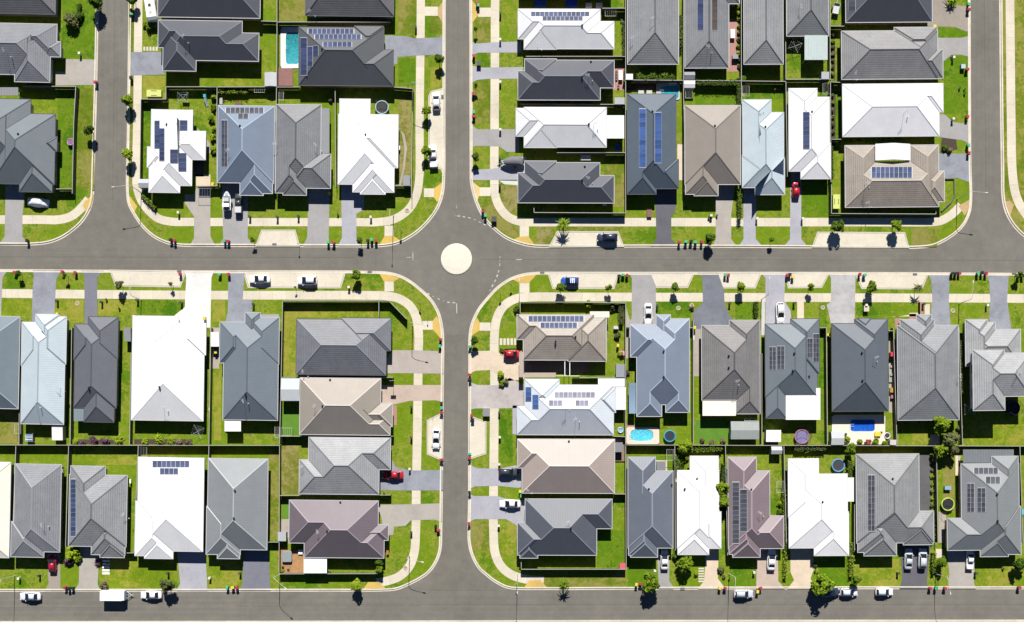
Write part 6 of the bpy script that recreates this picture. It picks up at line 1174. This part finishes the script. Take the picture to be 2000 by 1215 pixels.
for px, py, r_, c, l in ((1212, 840, 6, (.3, .45, .6), 'small round blue paddling pool behind the white panel house'), (1207, 288, 7.5, (.05, .12, .3), 'round blue paddling pool beside the white patio roof'), (1733, 851, 6.5, (.5, .5, .5), 'grey round fire bowl on the lawn by the deep blue pool')):
    X, Y = W(px, py, .4); t = thing('paddling_pool' if 'pool' in l[:32] else 'fire_bowl', l, 'paddling pool' if 'paddling' in l else 'fire bowl', (X, Y, G)); b = MB(); b.torus((0, 0, .22), r_ / S * .85, .12, 24, 8); b.ob('rim', mat('pool_rim', c, .4), t); MB().cyl((0, 0, .05), r_ / S * .8, .15, 24).ob('filling', mat('pool_fill', mul(c, .8) if 'pool' in l[:32] else (.06, .05, .05), .2), t)
def spa(px, py, w, h, col, label): X, Y = W(px, py, .9); t = thing('spa_pool', label, 'spa', (X, Y, G)); MB().box(-w / 2, -h / 2, 0, w / 2, h / 2, .8).ob('cabinet', M_DARK, t); b = MB(); b.loft([[(x * k, y * k, z) for x, y in ((-w * .52, -h * .42), (-w * .42, -h * .52), (w * .42, -h * .52), (w * .52, -h * .42), (w * .52, h * .42), (w * .42, h * .52), (-w * .42, h * .52), (-w * .52, h * .42))] for z, k in ((.8, 1), (.92, 1), (.96, .94))]); b.ob('cover', mat('spa_cover', col, .7, .08), t)
spa(560.5, 1087, 2.1, 2.4, (.22, .25, .26), 'grey covered spa set in the timber deck'); spa(1291, 910, 1.95, 2.0, (.17, .175, .2), 'grey covered spa on a cream slab behind the slate house')
poly('paving', 'cream slab under the covered spa', [(1281, 899), (1303, 899), (1303, 921), (1281, 921)], concrete('cream_paving', CREAM), .135, 'paving')
for px, py, w, h, l in ((301, 182.5, 3.2, 1.45, 'lime green box bench on the lawn by the left footpath'), (1633.5, 394, 1.45, 3.1, 'lime green box bench in the corner of the tan house yard')):
    X, Y = W(px, py, .9); t = thing('storage_box', l, 'storage box', (X, Y, G)); MB().box(-w / 2, -h / 2, 0, w / 2, h / 2, .85).ob('body', mat('lime_box', (.45, .50, .13), .5, .06), t); MB().box(-w / 2 - .04, -h / 2 - .04, .85, w / 2 + .04, h / 2 + .04, .92).ob('lid', mat('lime_lid', (.50, .55, .16), .5, .06), t)
    for s in (-1, 1): b = MB(); b.box(-w * .2, s * h * .36 - .06, .92, w * .2, s * h * .36 + .06, .94) if w > h else b.box(s * w * .3 - .06, -h * .2, .92, s * w * .3 + .06, h * .2, .94); b.ob('handle', M_DARK, t)
def rotary(px, py, label): 
    X, Y = W(px, py, 1.6); t = thing('clothesline', label, 'clothesline', (X, Y, G), R.uniform(.3, 1)); b = MB(); b.tube([(0, 0, 0), (0, 0, 1.9)], .03, 6); b.ob('pole', M_STEEL, t); b = MB()
    for k in range(4): a = k * math.pi / 2; b.tube([(0, 0, 1.7), (1.7 * math.cos(a), 1.7 * math.sin(a), 1.95)], .025, 5)
    b.ob('arm', M_STEEL, t); b = MB()
    for q in (.6, 1.1, 1.65): b.tube([(q * math.cos(k * math.pi / 2), q * math.sin(k * math.pi / 2), 1.7 + .15 * q) for k in range(5)], .008, 4)
    b.ob('line', M_WHITE, t); return t
rotary(1552, 91, 'rotary clothesline left of the pale green patio roof'); rotary(387, 843, 'rotary clothesline behind the big white house'); t1 = rotary(358, 192, 'rotary clothesline hung with blue and white laundry'); rotary(1893, 800, 'rotary clothesline in the shaded yard at right')
def laundry(t, items):
    for x, y, w, a, col in items: b = MB(); b.add([(-w / 2, 0, 1.86), (w / 2, 0, 1.86), (w / 2, .12, 1.1), (-w / 2, .12, 1.1), (-w / 2, .02, 1.86), (w / 2, .02, 1.86), (w / 2, .14, 1.1), (-w / 2, .14, 1.1)], [(0, 1, 2, 3), (7, 6, 5, 4), (0, 4, 5, 1), (1, 5, 6, 2), (2, 6, 7, 3), (3, 7, 4, 0)]); o = b.ob('laundry', mat('laundry', col, .8, .1), t, False, (x, y, 0)); o.rotation_euler.z = a
laundry(t1, [(-1.0, .2, .9, .8, (.6, .62, .7)), (-.5, .7, .8, .8, (.2, .2, .25)), (.4, .6, .9, -.8, (.15, .3, .6)), (.9, .1, .8, -.8, (.6, .65, .75)), (.5, -.6, .9, .8, (.1, .18, .4))])
def frameline(x0, y0, x1, y1, label, m=M_ALU):
    a = W(x0, y1, 1.5); c = W(x1, y0, 1.5); cx, cy = (a[0] + c[0]) / 2, (a[1] + c[1]) / 2; w, d = (c[0] - a[0]) / 2, (c[1] - a[1]) / 2; t = thing('folding_clothesline', label, 'clothesline', (cx, cy, G), 0, 'folding clotheslines on the fences'); b = MB(); b.tube([(-w, -d, 1.5), (w, -d, 1.5), (w, d, 1.5), (-w, d, 1.5), (-w, -d, 1.5)], .035, 5); b.ob('frame', m, t)
    b = MB(); n = 4
    for i in range(n): b.tube([(-w + (i + 1) * 2 * w / (n + 1), -d, 1.5), (-w + (i + 1) * 2 * w / (n + 1), d, 1.5)], .008, 4)
    b.ob('line', M_WHITE, t)
    for s in (-1, 1): q = MB(); q.tube([(s * w, d, 0), (s * w, d, 1.5)], .03, 5); q.ob('post', m, t)
for a in ((497, 171, 517, 181, 'folding clothesline below the L shaped house'), (545, 180, 554, 196, 'narrow folding clothesline behind the flat side roof house'), (1182, 19, 1203, 32, 'folding clothesline behind the two long panel rows'), (385, 368, 411, 384, 'folding clothesline in the side yard by the left corner'), (271, 873, 287, 892, 'folding clothesline behind the white house above the trailer'), (1302, 878, 1316, 899, 'folding clothesline behind the slate house above the round tree'), (1339, 174, 1352, 192, 'folding clothesline behind the taupe house'), (1450, 168, 1463, 188, 'folding clothesline behind the ice blue house'),
          (1607, 163, 1621, 184, 'folding clothesline behind the white house with the red car'), (1517, 940, 1531, 962, 'folding clothesline beside the mauve house'), (537, 834, 546, 855, 'folding clothesline left of the sand house fence'), (549, 836, 570, 851, 'folding clothesline on the artificial turf'), (1454, 817, 1481, 822, 'narrow folding clothesline above the big shed'), (29, 828, 41, 847, 'folding clothesline left of the laundry house')): frameline(*a)
X, Y = W(57, 855, 1.2); t = thing('clothes_airer', 'airer covered in blue and white laundry behind the ice blue house', 'clothes airer', (X, Y, G)); b = MB(); b.tube([(-.8, -.9, 0), (-.8, -.9, 1.2), (-.8, .9, 1.2), (-.8, .9, 0)], .025, 5); b.tube([(.8, -.9, 0), (.8, -.9, 1.2), (.8, .9, 1.2), (.8, .9, 0)], .025, 5); b.ob('frame', M_ALU, t)
for i in range(5): b = MB(); b.box(-.82, -.8 + i * .36, .6 , .82, -.78 + i * .36 + .14, 1.24 + (i % 2) * .05); b.ob('laundry', mat('laundry', ((.2, .35, .62), (.65, .68, .75), (.4, .5, .68), (.7, .7, .72), (.15, .28, .5))[i], .8, .1), t)
# basketball hoop
X, Y = W(769, 741, .3); t = thing('basketball_hoop', 'basketball hoop on a pole beside the pink driveway', 'basketball hoop', (X, Y, G)); b = MB(); b.tube([(0, 0, 0), (0, 0, 2.6), (0, -.5, 3.0)], .05, 6); b.ob('pole', M_DARK, t); MB().box(-.6, -.56, 2.75, .6, -.52, 3.5).ob('backboard', M_STEEL, t); b = MB(); b.torus((0, -.82, 3.0), .23, .02, 16, 5); b.ob('ring', mat('hoop_ring', (.5, .12, .03), .5), t)
# slide
X, Y = W(402, 195, .8); t = thing('playground_slide', 'childs teal slide on the lawn behind the white panel house', 'slide', (X, Y, G), math.radians(-80)); b = MB(); b.box(-1.1, -.3, 1.1, -.4, .3, 1.18); b.ob('platform', mat('slide_teal', (.05, .35, .42), .4), t); b = MB(); b.add([(-.4, -.28, 1.15), (-.4, .28, 1.15), (1.3, .28, .15), (1.3, -.28, .15), (-.4, -.28, 1.08), (-.4, .28, 1.08), (1.3, .28, .08), (1.3, -.28, .08)], [(0, 3, 2, 1), (4, 5, 6, 7), (0, 4, 7, 3), (1, 2, 6, 5), (2, 3, 7, 6), (0, 1, 5, 4)]); b.ob('chute', mat('slide_chute', (.55, .62, .68), .4), t)
for x in (-1.05, -.45):
    for y in (-.27, .27): b = MB(); b.tube([(x, y, 0), (x, y, 1.6)], .03, 5); b.ob('leg', mat('slide_teal', (.05, .35, .42), .4), t)
# tables, chairs, barbecue, tanks, air conditioners
def table(px, py, w, d, col, label, chairs=0):
    X, Y = W(px, py, .75); t = thing('outdoor_table', label, 'table', (X, Y, G)); MB().box(-w / 2, -d / 2, .70, w / 2, d / 2, .75).ob('tabletop', mat('table_top', col, .5, .05), t)
    for sx in (-1, 1):
        for sy in (-1, 1): MB().box(-.03, -.03, 0, .03, .03, .70).ob('leg', M_STEEL, t, False, (sx * (w / 2 - .08), sy * (d / 2 - .08), 0))
    for i in range(chairs):
        s = -1 if i % 2 else 1; chair(px + s * (w / 2 + .45) * S, py + ((i // 2) - (chairs // 2 - 1) / 2) * 6, -s)
CH_ = MB().box(-.23, -.23, .42, .23, .23, .46).dat('seat', M_DARK); CB_ = MB().box(-.23, .19, .46, .23, .23, .9).dat('backrest', M_DARK); CL_ = MB().box(-.02, -.02, 0, .02, .02, .42).dat('leg', M_DARK)
def chair(px, py, s=1, a=None):
    X, Y = W(px, py, .5); t = thing('garden_chair', 'dark garden chair by the %s' % hk(px, py), 'chair', (X, Y, G), (s * math.pi / 2) if a is None else a, 'garden chairs'); ob('seat', CH_, t); ob('backrest', CB_, t)
    for x in (-.2, .2):
        for y in (-.2, .2): ob('leg', CL_, t, (x, y, 0))
table(1431, 66, 1.0, 2.0, (.7, .7, .7), 'white outdoor table on the brick red paving'); table(1212, 147, .9, 2.1, (.75, .75, .75), 'white table among dark chairs on the pink patio', 6); table(1144, 308, 2.2, 1.2, (.45, .45, .45), 'cluttered grey table in the shade above the covered boat house')
for q in ((1858, 1040, 1), (1861, 1050, -1), (1846, 1035, 1), (1700, 862, 1), (1690, 865, -1), (1652, 848, 1), (1720, 845, -1), (553, 1108, 1), (563, 1113, -1), (1208, 169, 1), (1214, 40, 1)): chair(*q)
def bx(name, px, py, w, d, h, col, label, cat, top=None, z=G):
    X, Y = W(px, py, h); t = thing(name, label, cat, (X, Y, z)); MB().box(-w / 2, -d / 2, .0, w / 2, d / 2, h).ob('body', mat(name, col, .5, .06), t); MB().box(-w / 2 - .03, -d / 2 - .03, h, w / 2 + .03, d / 2 + .03, h + .06).ob('lid', mat(name + '_lid', top or mul(col, .7), .5, .05), t)
bx('barbecue', 1436, 111, 1.2, .9, .95, (.08, .09, .1), 'dark covered barbecue on the brick paving', 'barbecue', (.22, .24, .26)); bx('lounge', 587, 1078, .9, 1.0, .6, (.06, .16, .36), 'small lounge with blue and white cushion on the timber deck', 'lounge', (.7, .72, .75)); bx('bench', 1268, 417, 1.0, 1.6, .5, (.25, .12, .12), 'red slatted bench on the front lawn by the dark driveway', 'bench')
bx('cubby_house', 1216, 1106, 1.3, 1.3, 1.1, (.45, .05, .09), 'pink red play box in the lower corner of the charcoal house yard', 'play house', (.5, .1, .15)); bx('play_kitchen', 1215, 690, 1.0, .9, .8, (.6, .1, .35), 'pink play box in the yard between tan and blue grey houses', 'play house', (.75, .2, .45)); bx('planter', 757, 1079, .5, .9, .6, (.45, .18, .08), 'terracotta planter by the mauve house', 'planter'); bx('lounge', 1714, 848, 1.3, .9, .5, (.6, .42, .03), 'yellow lounge seat by the deep blue pool', 'seat', (.7, .5, .05)); bx('lounge', 1696, 863, 1.0, 1.0, .5, (.35, .07, .05), 'red lounge seat by the deep blue pool', 'seat')
bx('garden_box', 1743, 692, .8, .9, 1.2, (.55, .02, .08), 'crimson box beside the slate house with the deep blue pool', 'box', (.6, .03, .1)); bx('trestle', 1203, 640, 1.0, .6, .8, (.7, .7, .7), 'small white table on the grass right of the tan house', 'table'); bx('toy_box', 1851, 953, 1.4, .8, .7, (.07, .14, .18), 'teal toy box on the garden strip lawn', 'toy box', (.2, .34, .4)); bx('toy_box', 1996, 1000, 1.1, 1.0, .7, (.03, .3, .5), 'bright blue toy box at the right edge', 'toy box', (.05, .4, .62))
bx('skip_bag', 950, 806, 1.5, 1.6, .9, (.6, .58, .56), 'white bulky rubbish bag on the verge by the empty bay', 'rubbish bag', (.2, .2, .22)); bx('pallet_bin', 965, 428, 1.1, 1.1, .9, (.035, .035, .04), 'dark boxy container on the verge right of the roundabout', 'container', (.06, .06, .065)); bx('utility_box', 1881, 130, .9, .9, .8, (.2, .25, .3), 'blue grey utility box on the oval lawn', 'utility box', (.35, .45, .52)); bx('utility_box', 935, 124, .9, .9, .9, (.08, .09, .09), 'dark green utility box on the verge of the middle street', 'utility box'); bx('utility_box', 1692, 603, 1.1, 1.2, .8, (.05, .05, .05), 'dark utility box on the lawn by the stamped driveway', 'utility box', (.5, .45, .36))
bx('tarpaulin_stack', 1055, 6, 2.6, 1.4, .9, (.02, .07, .3), 'left blue tarpaulin stack in the shade at the top edge', 'tarpaulin', (.03, .1, .4)); bx('tarpaulin_stack', 1116, 6, 2.4, 1.4, .9, (.02, .05, .35), 'right blue tarpaulin stack in the shade at the top edge', 'tarpaulin', (.02, .07, .45)); bx('storage_crate', 1150, 10, 1.4, .8, .7, (.6, .6, .6), 'left white crate by the top fence', 'crate', (.7, .7, .7)); bx('storage_crate', 1170, 10, 1.4, .8, .7, (.62, .62, .62), 'right white crate by the top fence', 'crate', (.72, .72, .72))
X, Y = W(1235, 778, 2.2); t = thing('shade_sail', 'blue shade sail stretched beside the blue grey house', 'shade sail', (X, Y, G)); vs = []; 
for i in range(7):
    for j in range(5): u, w = i / 6, j / 4; vs.append((-.75 + 1.5 * w, -3.4 + 6.8 * u, 2.3 - .35 * math.sin(math.pi * u) * (1 - .3 * w)))
fs = [(i * 5 + j, i * 5 + j + 1, i * 5 + j + 6, i * 5 + j + 5) for i in range(6) for j in range(4)]; n = len(vs); vs += [(x, y, z - .02) for x, y, z in vs]; fs += [tuple(q + n for q in f[::-1]) for f in fs]
ob('sail', me('sail', vs, fs, mat('sail_cloth', (.16, .24, .33), .7, .1), True), t)
for x, y in ((-.75, -3.4), (-.75, 3.4)): b = MB(); b.tube([(x, y, 0), (x, y, 2.4)], .04, 6); b.ob('post', M_STEEL, t)
for px, py, l in ((1741, 722, 'white framed sun lounger in the side yard of the slate house, upper one'), (1741, 738, 'white framed sun lounger in the side yard of the slate house, lower one')):
    X, Y = W(px, py, .5); t = thing('sun_lounger', l, 'lounger', (X, Y, G)); MB().box(-.35, -.9, .3, .35, .4, .36).ob('bed', mat('lounger_bed', (.3, .3, .31), .7), t); MB().box(-.35, .42, .34, .35, .95, .6).ob('backrest', mat('lounger_bed', (.3, .3, .31), .7), t); b = MB(); b.tube([(-.4, -.95, .28), (.4, -.95, .28), (.4, .98, .28), (-.4, .98, .28), (-.4, -.95, .28)], .04, 5); b.ob('frame', M_WHITE, t)
for px, py, w_, d_, h_, c_, l in ((1742, 762, .8, 1.0, .7, (.5, .36, .06), 'small orange stool against the fence beside the slate house'), (1743, 775, .7, .7, .6, (.45, .2, .3), 'small pink stool against the fence beside the slate house'), (432, 198, .6, 1.4, .6, (.5, .5, .52), 'pale garden bench in the shade behind the blue grey house'), (466, 203, 1.4, .7, .5, (.2, .1, .08), 'brown timber pallet behind the blue grey house'), (1252, 181, 1.2, .8, .6, (.62, .62, .6), 'left white lounge seat behind the two blue panel strips'), (1268, 181, 1.2, .8, .6, (.62, .62, .6), 'right white lounge seat behind the two blue panel strips'), (1314, 161, 1.9, .5, .6, (.66, .66, .64), 'long white bench at the head of the shaded pool'), (392, 262, .8, 1.2, .9, (.1, .1, .11), 'dark barbecue beside the white house with five solar arrays'), (640, 963, .9, .7, .6, (.03, .1, .3), 'blue tub in the side passage above the mauve house'), (575, 1056, 1.0, .8, .7, (.04, .09, .28), 'blue covered chair beside the timber deck')):
    bx('lounge_chair' if 'seat' in l or 'chair' in l else ('bar_stool' if 'stool' in l else ('garden_bench' if 'bench' in l else 'garden_box')), px, py, w_, d_, h_, c_, l, 'garden furniture')
ACD = MB().box(-.45, -.18, .08, .45, .18, .75).dat('case', M_WHITE); ACF = MB().cyl((0, -.2, .42), .26, .03, 14, axis='y').dat('fan_grille', M_DARK)
for px, py, a in ((537, 345, 90), (1534, 960, 90), (1324, 1000, 90), (127, 735, 90), (1354, 660, 90), (410, 800, 90), (255, 940, 90), (122, 920, 90), (1181, 400, 0), (1610, 205, 90), (780, 289, 90), (502, 372, 0)):
    X, Y = W(px, py, .7); t = thing('air_conditioner', 'white air conditioner unit by the %s' % hk(px, py), 'air conditioner', (X, Y, G), math.radians(a), 'air conditioner units'); ob('case', ACD, t); ob('fan_grille', ACF, t)
POTD = MB().cyl((0, 0, 0), .16, .34, 12, .22).dat('pot', mat('flower_pot', (.6, .56, .5), .7))
for px, py in ((206, 1092), (210, 1100), (1389, 427), (1384, 425), (1400, 421), (660, 419), (1424, 1130), (975, 741), (1592, 1115), (1597, 1118), (640, 1114), (645, 1117), (208, 585), (233, 602), (1859, 110), (1874, 172), (1884, 174), (1884, 182), (1959, 1110), (750, 963), (1640, 290)):
    X, Y = W(px, py, .4); t = thing('flower_pot', 'round pale flower pot by the %s' % hk(px, py), 'flower pot', (X, Y, G), 0, 'flower pots'); ob('pot', POTD, t); ob('plant', crown_data('round', 'green', 0), t, (0, 0, .48), 0, .26)

# ================================================================ LABELS: tell look-alikes apart by where they stand
def tell_apart():
    by = {}
    for o in TOP: by.setdefault(o['label'], []).append(o)
    for lab, os_ in by.items():
        if len(os_) < 2: continue
        P_ = [o.location for o in os_]; hx = max(p.x for p in P_) - min(p.x for p in P_); hy = max(p.y for p in P_) - min(p.y for p in P_)
        horiz = hx >= hy; os_ = sorted(os_, key=lambda o: o.location.x if horiz else -o.location.y); n = len(os_)
        a, b_ = ('left', 'right') if horiz else ('top', 'bottom')
        names = [a + ' one', b_ + ' one'] if n == 2 else ([a + ' one', 'middle one', b_ + ' one'] if n == 3 else [('%smost one' % a) if i == 0 else (('%smost one' % b_) if i == n - 1 else '%s from %s' % (('', 'second', 'third', 'fourth', 'fifth', 'sixth', 'seventh', 'eighth', 'ninth', 'tenth')[i] if i < 10 else str(i + 1) + 'th', a)) for i in range(n)])
        for o, s in zip(os_, names): o['label'] = lab + ', ' + s
tell_apart()
for o in TOP:
    if not 4 <= len(o['label'].replace('-', ' ').split()) <= 16: print('LABEL LENGTH', o.name, o['label'])

# ================================================================ LIGHT, SKY AND DRONE CAMERA
EL = math.radians(41.8); AZ = math.radians(1.5)       # sun in the north, a touch east: shadows fall south
w = bpy.data.worlds.new('World'); SC.world = w; w.use_nodes = True; nt = w.node_tree
sky = nt.nodes.new('ShaderNodeTexSky'); sky.sky_type = 'NISHITA'; sky.sun_disc = False; sky.sun_elevation = EL; sky.sun_rotation = AZ; sky.air_density = .5; sky.dust_density = 0.; sky.ozone_density = 6.
nt.links.new(sky.outputs['Color'], nt.nodes['Background'].inputs['Color']); nt.nodes['Background'].inputs['Strength'].default_value = .05
sd = bpy.data.lights.new('sun', 'SUN'); sd.energy = 5.0; sd.angle = math.radians(.5); sd.color = (1., .955, .89)
so = bpy.data.objects.new('sun', sd); C.objects.link(so)
dirv = Vector((math.sin(AZ) * math.cos(EL), math.cos(AZ) * math.cos(EL), math.sin(EL))); so.rotation_euler = dirv.to_track_quat('Z', 'Y').to_euler(); so.location = (0, 0, 60)
cam = bpy.data.cameras.new('camera'); co = bpy.data.objects.new('camera', cam); C.objects.link(co); co.location = (0, 0, H); cam.sensor_width = 36; cam.sensor_fit = 'HORIZONTAL'
view = 2000 / S; cam.lens = 36 * H / view; cam.shift_y = (NY - 607.5) / 2000; cam.clip_end = 4000; cam.clip_start = 1; SC.camera = co
SC.view_settings.view_transform = 'Standard'; SC.view_settings.look = 'None'; SC.view_settings.exposure = .68; SC.view_settings.gamma = 1
